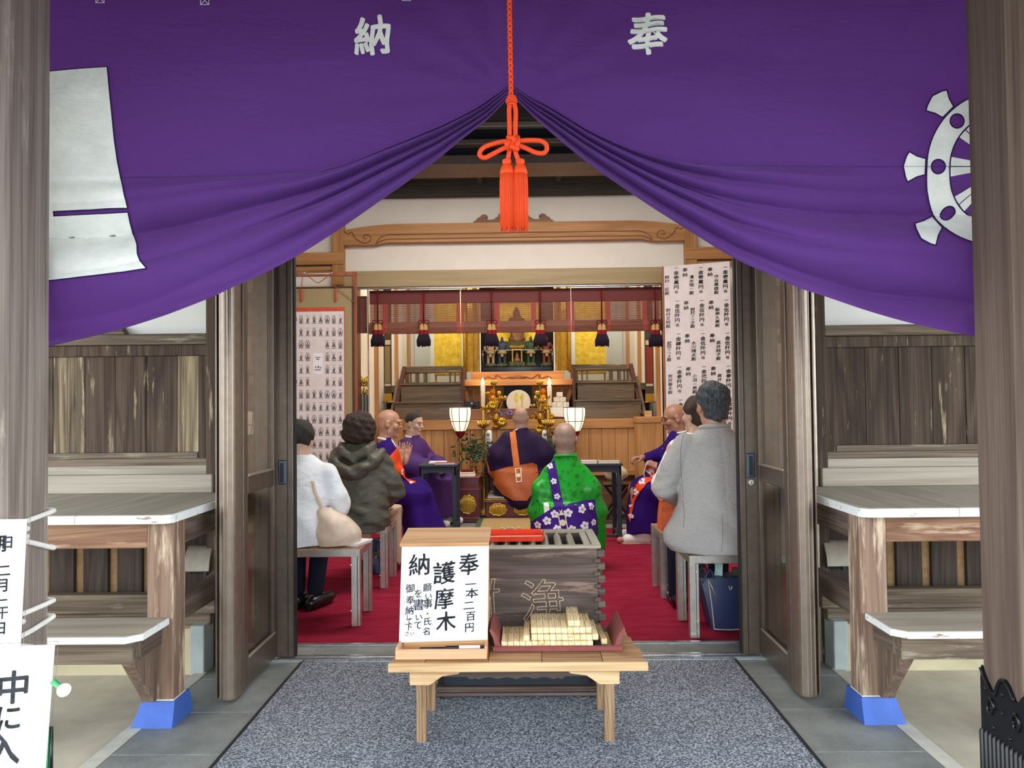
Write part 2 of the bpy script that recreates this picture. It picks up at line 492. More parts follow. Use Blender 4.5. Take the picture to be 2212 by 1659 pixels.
def cloth(name, rgb, rough=0.85, sheen=0.0, weave=900, vary=0.05, bump=0.08, spec=0.15, fold=0.0):
    m = N(name); c = srgb(*rgb)
    v = m.noise(m.mapped((1, 1, 1), False), 14, 3)
    wv = m.noise(m.mapped((1, 1, 1), False), weave, 2)
    f = m.math('ADD', m.math('MULTIPLY', v, 0.7), m.math('MULTIPLY', wv, 0.3))
    dk = tuple(x * (1 - vary * 2) for x in c[:3]) + (1,); lt = tuple(min(1, x * (1 + vary * 2)) for x in c[:3]) + (1,)
    m.set(Base_Color=m.ramp(f, [(0.3, dk), (0.7, lt)]), Roughness=rough, Specular_IOR_Level=spec)
    if sheen: m.set(Sheen_Weight=sheen, Sheen_Roughness=0.4)
    if fold:
        h = m.noise(m.mapped((0.8, 0.8, 1.5), False), 12, 3, 0.55, 0.6)
        m.bump(h, min(1.0, fold * 1.6), 0.03)
    elif bump: m.bump(wv, bump, 0.001)
    return m.mat
def emit(name, rgb, strength):
    m = N(name); m.set(Base_Color=srgb(*rgb), Emission_Color=srgb(*rgb), Emission_Strength=strength, Roughness=0.5); return m.mat
def glossy(name, rgb, rough=0.25, metal=0.0, spec=0.5, coat=0.0):
    m = N(name); v = m.noise(m.mapped((1, 1, 1)), 25, 4); c = srgb(*rgb)
    m.set(Base_Color=m.ramp(v, [(0.3, tuple(x * 0.86 for x in c[:3]) + (1,)), (0.7, tuple(min(1, x * 1.1) for x in c[:3]) + (1,))]), Roughness=rough, Metallic=metal, Specular_IOR_Level=spec)
    if coat: m.set(Coat_Weight=coat, Coat_Roughness=0.08)
    return m.mat
MT = {}
# outdoor weathered cedar
MT['cedar_z'] = wood('weathered_cedar_upright', (58, 47, 43), (92, 76, 68), (122, 104, 92), 'z', 0.8, 1.0, ((176, 160, 140), 0.12))
MT['cedar_x'] = wood('weathered_cedar_level', (58, 49, 42), (92, 79, 66), (128, 114, 98), 'x', 0.8, 1.0, ((166, 156, 134), 0.10))
MT['cedar_y'] = wood('weathered_cedar_deep', (56, 46, 42), (88, 74, 64), (118, 102, 90), 'y', 0.8)
MT['plank_z'] = wood('old_wall_planks', (38, 30, 25), (64, 51, 42), (92, 77, 65), 'z', 0.85, 0.8, ((178, 160, 128), 0.06))
MT['plank_bleached'] = wood('bleached_wall_planks', (44, 38, 34), (112, 97, 78), (176, 158, 126), 'z', 0.85, 0.8, ((206, 190, 158), 0.2))
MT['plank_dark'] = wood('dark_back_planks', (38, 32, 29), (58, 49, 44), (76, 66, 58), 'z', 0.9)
MT['beam_red'] = wood('reddish_worn_beam', (88, 62, 48), (126, 92, 72), (152, 118, 94), 'x', 0.8, 1.2, ((196, 170, 142), 0.28))
MT['post_worn'] = wood('worn_post', (84, 64, 52), (120, 94, 78), (146, 122, 104), 'z', 0.8, 1.0, ((205, 184, 160), 0.30))
MT['post_side'] = wood('worn_post_side', (66, 52, 44), (96, 78, 66), (122, 102, 88), 'z', 0.8, 1.0, ((178, 158, 134), 0.1))
MT['pillar'] = wood('pillar_grey_cedar', (80, 70, 64), (116, 104, 97), (148, 136, 127), 'z', 0.85, 0.8, ((172, 160, 146), 0.07))
MT['pillar_brown'] = wood('pillar_brown_cedar', (72, 58, 50), (98, 82, 71), (120, 104, 92), 'z', 0.8, 0.6)
MT['deck'] = wood('grey_deck_board', (128, 121, 108), (150, 142, 128), (168, 160, 145), 'y', 0.8, 0.6)
MT['deck_x'] = wood('grey_step_board', (126, 117, 104), (152, 143, 128), (174, 165, 150), 'x', 0.8, 0.6)
MT['end_white'] = N('chipped_white_end_paint').mat
def _ew():
    m = N('chipped_white_paint')
    n1 = m.noise(m.mapped((1.6, 9, 9)), 5, 5, 0.65)
    m.set(Base_Color=m.ramp(n1, [(0.34, srgb(150, 122, 96)), (0.38, srgb(226, 230, 228)), (1, srgb(240, 244, 242))]), Roughness=0.6)
    m.bump(n1, 0.3, 0.002); return m.mat
bpy.data.materials.remove(MT['end_white']); MT['end_white'] = _ew()
MT['beige_clay'] = plain('tan_clay_wall', (150, 120, 84), 0.9, vary=0.1, scale=40, bumpy=0.2)
MT['plaster'] = plain('white_plaster', (226, 226, 220), 0.9, vary=0.015, scale=6)
MT['plaster_in'] = plain('white_inner_plaster', (232, 226, 216), 0.9, vary=0.015, scale=5)
MT['concrete'] = plain('pale_concrete', (190, 183, 164), 0.9, vary=0.07, scale=7, bumpy=0.15)
MT['concrete_y'] = plain('yellowed_concrete', (196, 186, 154), 0.9, vary=0.08, scale=5)
MT['concrete_b'] = plain('bluish_concrete_edge', (172, 182, 180), 0.85, vary=0.05, scale=9)
MT['kerb'] = plain('kerb_concrete', (196, 194, 184), 0.9, vary=0.06, scale=14, bumpy=0.1)
MT['blue'] = plain('blue_painted_footing', (60, 96, 178), 0.5, vary=0.08, scale=9)
def _slate():
    m = N('grey_slate_tile'); v = m.mapped((1, 1, 1))
    a = m.noise(v, 5, 5, 0.6); b = m.noise(v, 120, 3)
    f = m.math('ADD', m.math('MULTIPLY', a, 0.75), m.math('MULTIPLY', b, 0.25))
    m.set(Base_Color=m.ramp(f, [(0.3, srgb(104, 109, 109)), (0.7, srgb(148, 153, 150))]), Roughness=0.55, Specular_IOR_Level=0.35); m.bump(b, 0.15, 0.002); return m.mat
MT['slate'] = _slate()
MT['grout'] = plain('pale_grout', (168, 166, 156), 0.9)
def _matmat():
    m = N('speckled_entrance_mat'); v = m.mapped((1, 1, 1), False)
    a = m.noise(v, 128, 4, 0.75); b = m.noise(v, 3, 2)
    c = m.ramp(a, [(0.37, srgb(46, 50, 60)), (0.5, srgb(122, 128, 139)), (0.61, srgb(208, 214, 224))])
    m.set(Base_Color=m.mix(m.math('MULTIPLY', b, 0.25), c, srgb(96, 102, 116)), Roughness=0.95, Specular_IOR_Level=0.1); m.bump(a, 0.9, 0.006); return m.mat
MT['mat'] = _matmat()
def _carpet():
    m = N('red_carpet_pile'); v = m.mapped((1, 1, 1), False)
    a = m.noise(m.mapped((1, 3.5, 1), False), 4, 4, 0.6, 0.5); b = m.noise(v, 380, 2)
    f = m.math('ADD', m.math('MULTIPLY', a, 0.6), m.math('MULTIPLY', b, 0.4))
    m.set(Base_Color=m.ramp(f, [(0.3, srgb(124, 20, 44)), (0.7, srgb(164, 46, 72))]), Roughness=0.95, Specular_IOR_Level=0.05); m.bump(b, 0.5, 0.003); return m.mat
MT['carpet'] = _carpet()
# metal / glass
MT['alu'] = glossy('bronze_aluminium', (130, 115, 101), 0.36, 0.55, 0.5)
MT['alu_shaded'] = glossy('shaded_door_aluminium', (100, 87, 76), 0.36, 0.5, 0.5)  # darker copy of the door bronze, indoor shading mixed into the colour
MT['alu_lt'] = glossy('bright_bronze_aluminium', (176, 163, 147), 0.3, 0.6)
MT['steel'] = glossy('brushed_steel', (206, 202, 194), 0.3, 0.8)
MT['silver'] = glossy('silver_rail', (214, 218, 222), 0.25, 0.9)
MT['handle'] = glossy('slate_blue_pull', (70, 82, 98), 0.35, 0.6)
MT['handle_dk'] = glossy('dark_pull_recess', (26, 34, 42), 0.5, 0.3)
MT['rubber'] = plain('black_rubber', (26, 26, 28), 0.7)
MT['iron'] = glossy('black_painted_iron', (22, 24, 26), 0.3, 0.3, 0.5)
MT['lampgrey'] = glossy('grey_vent_enamel', (150, 142, 128), 0.5, 0.0)
def _glass():
    m = N('door_glass'); m.set(Base_Color=(0.52, 0.48, 0.44, 1), Roughness=0.0, Transmission_Weight=1.0, IOR=1.15, Specular_IOR_Level=0.8)
    return m.mat
MT['glass'] = _glass()
def _gold(name, c1, c2, rough, sc=22, bump=0.15):
    m = N(name); a = m.noise(m.mapped((1, 1, 1)), sc, 5, 0.65)
    m.set(Base_Color=m.ramp(a, [(0.3, srgb(*c1)), (0.7, srgb(*c2))]), Metallic=0.9, Roughness=rough); m.bump(a, bump, 0.003); return m.mat
MT['gold'] = _gold('polished_gold', (196, 160, 60), (236, 206, 110), 0.22)
MT['gold_leaf'] = _gold('gold_leaf_panel', (206, 170, 46), (246, 224, 96), 0.42, 14, 0.1)
MT['gold_dk'] = _gold('old_gold', (150, 112, 30), (190, 150, 58), 0.35)
MT['brass'] = _gold('brass', (140, 108, 52), (186, 156, 92), 0.35)
# fabrics
def _purple():
    m = N('purple_curtain_cloth'); v = m.mapped((1, 1, 1), False)
    wv = m.noise(v, 900, 2); crease = m.noise(m.mapped((0.8, 1, 1.9), False, rot=(0, 0.5, 0)), 6.5, 3, 0.5, 0.5)
    m.set(Base_Color=m.ramp(wv, [(0.3, srgb(88, 56, 122)), (0.7, srgb(98, 62, 136))]), Roughness=0.85, Specular_IOR_Level=0.12, Sheen_Weight=0.12, Sheen_Tint=(0.7, 0.5, 1, 1))
    m.bump(crease, 0.6, 0.022)
    tr = m.n('ShaderNodeBsdfTranslucent'); tr.inputs[0].default_value = srgb(150, 60, 190)
    mx = m.n('ShaderNodeMixShader'); mx.inputs[0].default_value = 0.18
    m.l(m.b.outputs[0], mx.inputs[1]); m.l(tr.outputs[0], mx.inputs[2]); m.l(mx.outputs[0], m.t.nodes['Material Output'].inputs[0]); return m.mat
MT['purple'] = _purple()
MT['white_dye'] = cloth('undyed_white_cloth', (242, 247, 240), 0.9, fold=0.15)
MT['navy_dye'] = cloth('dark_resist_outline', (52, 30, 84), 0.9)
MT['cord'] = cloth('orange_silk_cord', (255, 84, 36), 0.55, weave=300, spec=0.3)
MT['fringe'] = cloth('orange_silk_fringe', (255, 86, 38), 0.6, spec=0.3)
MT['rope_white'] = cloth('white_cotton_rope', (226, 224, 218), 0.9)
MT['paper'] = plain('white_paper', (238, 240, 242), 0.8, vary=0.01)
MT['paper_warm'] = plain('warm_white_paper', (226, 218, 218), 0.85, vary=0.03, scale=8)
MT['plastic_clear'] = N('clear_plastic_cover').set(Base_Color=(1, 1, 1, 1), Transmission_Weight=1.0, IOR=1.1, Roughness=0.06).mat
MT['ink'] = plain('sumi_ink', (26, 26, 32), 0.7, vary=0.2, scale=60)
MT['ink_grey'] = plain('grey_sumi_ink', (52, 54, 60), 0.7, vary=0.25, scale=25)
MT['ink_print'] = plain('grey_print_ink', (112, 104, 110), 0.8)
MT['green_plastic'] = glossy('green_plastic', (38, 170, 96), 0.35)
# table and boxes
MT['pine_x'] = wood('golden_pine', (146, 112, 76), (186, 152, 110), (210, 180, 138), 'x', 0.6, 1.0, ((150, 112, 76), 0.05))
MT['tabletop'] = wood('worn_table_board', (108, 78, 52), (154, 115, 76), (186, 147, 103), 'x', 0.6, 0.9, ((96, 72, 52), 0.14))
MT['leg_wood'] = wood('coarse_grain_leg', (72, 54, 38), (118, 92, 66), (156, 128, 96), 'z', 0.7, 1.8)
MT['box_wood'] = wood('dark_offering_box_wood', (54, 44, 40), (78, 65, 59), (104, 89, 81), 'x', 0.7, 0.9, ((132, 110, 98), 0.08))
MT['box_rim'] = wood('grey_box_rim', (122, 112, 98), (150, 140, 124), (170, 160, 144), 'x', 0.75, 0.8)
MT['slat_grey'] = wood('grey_box_slats', (128, 124, 114), (158, 154, 142), (180, 176, 164), 'y', 0.75, 0.8)
MT['sign_wood'] = wood('sign_box_cedar', (150, 104, 66), (190, 142, 96), (212, 170, 122), 'x', 0.6, 0.9)
MT['sign_wood2'] = wood('sign_tray_cedar', (170, 116, 82), (206, 154, 116), (222, 178, 140), 'x', 0.6, 0.9)
MT['stick'] = wood('pale_fir_stick', (170, 140, 92), (214, 190, 142), (240, 226, 190), 'y', 0.6, 1.6, bump=0.1)
MT['lacquer_red'] = glossy('vermilion_lacquer', (222, 66, 42), 0.2, 0, 0.5, 0.4)
MT['lacquer_maroon'] = glossy('worn_maroon_lacquer', (126, 64, 62), 0.35)
MT['lacquer_black'] = glossy('black_lacquer', (24, 24, 30), 0.2, 0, 0.5, 0.3)
MT['lacquer_dkred'] = glossy('dark_red_lacquer', (86, 30, 38), 0.25, 0, 0.5, 0.3)
MT['seat_wood'] = wood('teak_seat_slat', (116, 78, 52), (150, 106, 72), (176, 130, 92), 'y', 0.5, 0.9)
MT['table_navy'] = plain('dark_slate_table_paint', (46, 54, 66), 0.55)
# interior wood
MT['hinoki_x'] = wood('amber_cypress_level', (138, 92, 52), (172, 122, 74), (196, 146, 96), 'x', 0.5, 0.6)
MT['hinoki_z'] = wood('amber_cypress_upright', (138, 92, 52), (176, 128, 80), (198, 150, 100), 'z', 0.5, 0.6)
MT['lintel'] = wood('olive_lintel_board', (138, 118, 84), (156, 136, 100), (172, 152, 116), 'x', 0.45, 0.5, bump=0.05)
MT['brownframe'] = wood('red_brown_frame', (120, 68, 46), (150, 90, 62), (170, 110, 78), 'z', 0.4, 0.7, bump=0.05)
MT['darkframe'] = plain('dark_brown_frame', (84, 52, 46), 0.4)
MT['stair'] = wood('dark_varnished_stair', (70, 58, 46), (98, 84, 68), (122, 108, 90), 'x', 0.28, 1.0, bump=0.35, spec=0.5)
MT['darkwood_x'] = wood('dark_eave_timber', (36, 33, 32), (54, 50, 47), (72, 66, 60), 'x', 0.7)
MT['darkwood_y'] = wood('dark_ceiling_board', (52, 46, 42), (76, 68, 60), (96, 86, 76), 'x', 0.7, 1.3)
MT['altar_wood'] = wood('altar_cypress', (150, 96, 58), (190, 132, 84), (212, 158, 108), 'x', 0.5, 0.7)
MT['altar_dk'] = wood('altar_dark_wood', (98, 66, 46), (128, 90, 64), (150, 110, 82), 'x', 0.5, 0.7)  # darker brown wood for carvings, shelf and statues
MT['blind'] = wood('bamboo_blind', (92, 52, 40), (112, 66, 52), (128, 80, 62), 'x', 0.6, 1.4, bump=0.1)
def _brocade(name, c1, c2, c3, sc):
    m = N(name); v = m.mapped((1, 1, 1), False, rot=(0, PI / 4, 0))
    ck = m.n('ShaderNodeTexVoronoi'); ck.inputs['Scale'].default_value = sc; ck.inputs['Randomness'].default_value = 0.25; m.l(v, ck.inputs['Vector'])
    m.set(Base_Color=m.ramp(ck.outputs['Distance'], [(0.0, srgb(*c3)), (0.18, srgb(*c2)), (0.34, srgb(*c1)), (0.7, srgb(*c1))]), Roughness=0.6); return m.mat
MT['brocade_red'] = _brocade('maroon_brocade', (104, 34, 32), (122, 48, 40), (142, 66, 52), 48)
MT['brocade_redlt'] = _brocade('bright_maroon_brocade', (148, 56, 44), (172, 80, 58), (190, 104, 74), 75)
MT['brocade_gold'] = _brocade('gold_green_brocade', (160, 144, 106), (120, 112, 84), (182, 166, 124), 85)
MT['brocade_org'] = _brocade('orange_border_brocade', (196, 70, 46), (222, 110, 80), (226, 150, 110), 60)
MT['kesa_gold'] = _brocade('bronze_orange_brocade', (156, 74, 26), (176, 92, 34), (206, 130, 60), 44)
MT['kesa_gold_lt'] = _brocade('bright_orange_brocade', (206, 108, 46), (226, 140, 70), (150, 70, 26), 34)
MT['bannerdk'] = _brocade('dark_banner_brocade', (72, 66, 52), (92, 82, 60), (120, 84, 56), 30)
MT['bannerplain'] = cloth('grey_banner_cloth', (88, 82, 70), 0.8)
MT['banneryel'] = cloth('ochre_banner_cloth', (190, 150, 56), 0.6)
MT['tassel_y'] = cloth('straw_tassel', (196, 158, 96), 0.7); MT['tassel_r'] = cloth('crimson_tassel', (136, 26, 40), 0.7); MT['tassel_b'] = cloth('black_purple_tassel', (48, 36, 50), 0.7)
MT['cord_red'] = cloth('crimson_cord', (110, 22, 34), 0.7)
# people
def _skin(name, c, blot=0.0):
    m = N(name); a = m.noise(m.mapped((1, 1, 1), False), 35, 4); c0 = srgb(*c)
    m.set(Base_Color=m.ramp(a, [(0.3, (c0[0] * 0.86, c0[1] * 0.78, c0[2] * 0.74, 1)), (0.65, c0)]), Roughness=0.42, Specular_IOR_Level=0.45, Subsurface_Weight=0.08, Subsurface_Radius=(0.01, 0.004, 0.002))
    return m.mat
MT['skin_a'] = _skin('tan_skin', (190, 146, 122)); MT['skin_b'] = _skin('pale_skin', (206, 172, 152)); MT['skin_c'] = _skin('warm_skin', (178, 132, 110)); MT['skin_scalp'] = _skin('shaved_scalp', (166, 140, 128))
MT['robe_purple'] = cloth('violet_robe', (46, 14, 104), 0.75, 0.0, spec=0.15, vary=0.04)
def _damask(name, base, dk, sc, rough=0.35):
    m = N(name); v = m.mapped((1, 1, 1), False)
    vo = m.n('ShaderNodeTexVoronoi'); vo.inputs['Scale'].default_value = sc; m.l(v, vo.inputs['Vector'])
    nz = m.noise(v, sc * 2.6, 3)
    f = m.math('ADD', vo.outputs['Distance'], m.math('MULTIPLY', nz, 0.5))
    m.set(Base_Color=m.ramp(f, [(0.42, srgb(*dk)), (0.56, srgb(*base))], 'EASE'), Roughness=rough, Specular_IOR_Level=0.4); return m.mat
MT['robe_violet2'] = _damask('violet_damask_robe', (66, 24, 104), (52, 16, 90), 14, 0.7)
MT['robe_green'] = _damask('emerald_damask_robe', (22, 158, 40), (14, 130, 34), 22)
MT['robe_dark'] = cloth('dark_indigo_robe', (34, 20, 58), 0.6, 0.1)
MT['kesa_purple'] = cloth('purple_surplice', (62, 26, 122), 0.6); MT['kesa_orange'] = cloth('orange_surplice', (226, 74, 26), 0.55)
MT['blossom'] = cloth('white_plum_blossom', (226, 222, 230), 0.8); MT['blossom_c'] = cloth('blossom_centre', (150, 130, 170), 0.8); MT['ivory'] = cloth('ivory_silk_trim', (226, 214, 188), 0.7)
MT['white_cloth'] = cloth('white_collar_cloth', (232, 230, 228), 0.8)
def _linen():
    m = N('grey_linen_weave'); a = m.noise(m.mapped((40, 40, 900), False), 1, 2); b = m.noise(m.mapped((700, 700, 30), False), 1, 2)
    f = m.math('ADD', m.math('MULTIPLY', a, 0.5), m.math('MULTIPLY', b, 0.5))
    m.set(Base_Color=m.ramp(f, [(0.3, srgb(148, 146, 143)), (0.7, srgb(190, 187, 182))]), Roughness=0.9, Specular_IOR_Level=0.1)
    m.bump(m.noise(m.mapped((.8, .8, 1.4), False), 12, 3, 0.5, 0.5), 0.6, 0.025); return m.mat
MT['linen'] = _linen()
MT['olive'] = cloth('dark_olive_nylon', (78, 76, 66), 0.45, fold=0.26, spec=0.35)
MT['white_jacket'] = cloth('white_cotton_jacket', (226, 230, 234), 0.85, fold=0.3)
MT['trouser'] = cloth('navy_trousers', (26, 32, 48), 0.85); MT['trouser_tan'] = cloth('beige_trousers', (190, 172, 146), 0.85)
MT['leather_blk'] = glossy('black_leather', (22, 22, 24), 0.28); MT['leather_navy'] = glossy('navy_leather', (34, 52, 92), 0.42); MT['leather_org'] = glossy('orange_leather', (226, 108, 62), 0.45); MT['leather_cream'] = glossy('cream_leather', (212, 192, 172), 0.45)
def _hair(name, c1, c2):
    m = N(name); a = m.noise(m.mapped((60, 60, 14), False), 2.2, 4, 0.7)
    m.set(Base_Color=m.ramp(a, [(0.35, srgb(*c1)), (0.7, srgb(*c2))]), Roughness=0.55, Specular_IOR_Level=0.4); m.bump(a, 0.9, 0.01); return m.mat
MT['hair_brown'] = _hair('dark_brown_hair', (34, 24, 20), (78, 58, 46)); MT['hair_salt'] = _hair('salt_and_pepper_hair', (34, 38, 42), (104, 110, 114)); MT['hair_black'] = _hair('cropped_black_hair', (24, 22, 22), (56, 52, 50))
MT['sandal'] = plain('straw_sandal', (206, 190, 158), 0.8)
MT['tatami'] = wood('tatami_rush', (150, 124, 80), (166, 138, 92), (178, 152, 106), 'y', 0.8, 2.5, bump=0.1); MT['tatami_edge'] = cloth('green_tatami_edge', (70, 92, 76), 0.8)
MT['rug'] = _brocade('patterned_dark_rug', (52, 46, 44), (120, 96, 60), (170, 136, 84), 9)
MT['orange_fruit'] = plain('orange_peel', (244, 158, 40), 0.45, vary=0.04, scale=80, bumpy=0.1)
MT['wax'] = plain('white_wax', (240, 232, 214), 0.5); MT['flame'] = emit('candle_flame', (255, 214, 140), 26.0)
MT['lantern_paper'] = emit('lit_lantern_paper', (255, 240, 200), 1.15)
MT['leaf'] = plain('dark_green_leaf', (52, 72, 44), 0.4, vary=0.25, scale=30); MT['leaf2'] = plain('mid_green_leaf', (84, 104, 60), 0.45, vary=0.2)
MT['statue_blue'] = plain('faded_blue_paint', (48, 62, 84), 0.6); MT['statue_green'] = plain('faded_green_paint', (42, 74, 54), 0.6); MT['statue_flesh'] = plain('pale_statue_paint', (160, 138, 118), 0.6); MT['statue_red'] = plain('faded_red_paint', (116, 62, 46), 0.6); MT['statue_cloth'] = plain('statue_gold_cloth', (150, 132, 96), 0.6); MT['rock'] = plain('statue_rock', (70, 80, 58), 0.8, vary=0.2)
MT['navy_panel'] = plain('dark_navy_panel', (28, 38, 56), 0.5)
MT['moon'] = plain('pearl_white_disc', (226, 220, 214), 0.4, vary=0.02)
MT['white_box'] = plain('white_offering_cake', (240, 236, 226), 0.7)
MT['violet_flower'] = plain('violet_petal', (132, 112, 178), 0.7)
MT['silver_screen'] = plain('pale_grey_wall_panel', (190, 196, 194), 0.7, vary=0.02)
# ================================================================ setting: ground, tiles, porch, outside walls, hall, sanctum
XC = -0.045
def sx(s, d): return XC + s * d
# ---- ground
o = M().box(-9, 9, 0.3, 3.78, -0.30, -0.004).build('floor', MT['concrete']); struct(o)
o = M().box(-160, 160, -160, 0.298, -0.32, -0.02).build('ground', plain('dark_unseen_yard', (96, 94, 90), 0.95, vary=0.15, scale=60)); struct(o)  # unseen yard, darkened to cut light bouncing up onto the curtain
# tiled strips each side of the mat, kerbs
for s, nm in ((-1, 'floor_tiling'), (1, 'floor_tiling')):
    r = thing(nm, kind='structure', loc=(sx(s, 1.25), 3.0, 0))
    a, b = sorted((sx(s, 1.02), sx(s, 1.455)))
    M().box(a, b, 0.4, 3.74, -0.06, 0.0005).build('grout_bed', MT['grout'], r)
    y = 3.737; i = 0
    ys = [3.737, 3.507, 3.129, 2.751, 2.373, 1.995, 1.617, 1.239, 0.861, 0.483]
    for y1, y0 in zip(ys, ys[1:]):
        M().box(a + .002, b - .002, y0 + .003, y1 - .003, -0.03, 0.004, 0.002).build('tile', MT['slate'], r)
for i, s in enumerate((-1, 1)):
    o = M().box(sx(s, 1.455), sx(s, 1.515), 0.4, 3.60, -0.05, 0.006, 0.003).build('trim_%d' % (i + 1), MT['kerb']); struct(o)
# entrance mat
o = M().box(sx(-1, 1.04), sx(1, 1.04), 0.6, 3.705, 0.001, 0.013, 0.004).build('entrance_mat', MT['mat']); tag(o, 'speckled grey carpet mat on the ground before the doorway', 'mat')
for s in (-1, 1):
    e = M().box(sx(s, 1.038), sx(s, 1.050), 0.6, 3.705, 0.001, 0.016, 0.002).build('mat_edging', MT['rubber'], o)
# threshold
r = thing('trim_3', kind='structure', loc=(XC, 3.85, 0))
M().box(-2.7, 2.6, 3.735, 4.0, -0.1, 0.0).build('threshold_bed', MT['grout'], r)
m = M()
for y0, y1, z in ((3.722, 3.742, .022), (3.746, 3.764, .014), (3.768, 3.788, .022)): m.box(sx(-1, 1.2), sx(1, 1.2), y0, y1, -0.01, z, 0.002)
m.box(sx(-1, 1.2), sx(1, 1.2), 3.72, 3.79, -0.02, 0.008); m.build('door_track', MT['silver'], r)
M().box(sx(-1, 1.16), sx(1, 1.16), 3.965, 3.985, -0.01, 0.018, 0.003).build('floor_rail', MT['silver'], r)
xs = [-1.45, -1.09, -0.49, 0.11, 0.71, 0.985, 1.35]
for a, b in zip(xs, xs[1:]): M().box(a + .003, b - .003, 3.79, 3.963, -0.03, 0.004, 0.002).build('tile', MT['slate'], r)
# ---- porch pillars
for i, s in enumerate((-1, 1)):
    r = thing('porch_pillar', ['tall weathered grey square pillar tied round with white rope', 'tall brown square pillar with a black iron fitting at its foot'][i], 'pillar', (sx(s, 1.44), 2.1, 0))
    tag(r, kind='structure')
    x0 = sx(s, 1.332); x1 = sx(s, 1.532); a, b = min(x0, x1), max(x0, x1); c = 0.022
    poly = [(a, 2.0 + c), (a + c * .5, 2.0 + c * .55), (a + c, 2.0), (b - c, 2.0), (b, 2.0 + c), (b, 2.2 - .008), (b - .008, 2.2), (a + .008, 2.2), (a, 2.2 - .008)]
    if s < 0: poly = [(a + b - x, y) for x, y in poly]
    M().prism(poly, 'z', -0.02, 2.79).build('shaft', MT['pillar'] if s < 0 else MT['pillar_brown'], r)
    PILLAR_ = r if s > 0 else None
    if s < 0: PILLAR_L = r
    else: PILLAR_R = r
# porch roof over the entrance (above the picture, it shades the curtain)
r = thing('roof', kind='structure', loc=(0, 1.6, 2.95))
M().box(-4.6, 4.6, -1.1, 3.75, 2.86, 2.94).build('eave_soffit', MT['darkwood_y'], r)
for k in range(16): M().box(-4.4 + k * .58, -4.33 + k * .58, -1.1, 3.72, 2.79, 2.86).build('rafter', MT['cedar_y'], r)
M().box(-4.6, 4.6, -1.16, -1.1, 2.48, 2.94, .01).build('eave_fascia', MT['cedar_x'], r)
M().box(-4.2, 4.2, 2.02, 2.18, 2.56, 2.79, .01).build('porch_beam', MT['cedar_x'], r)
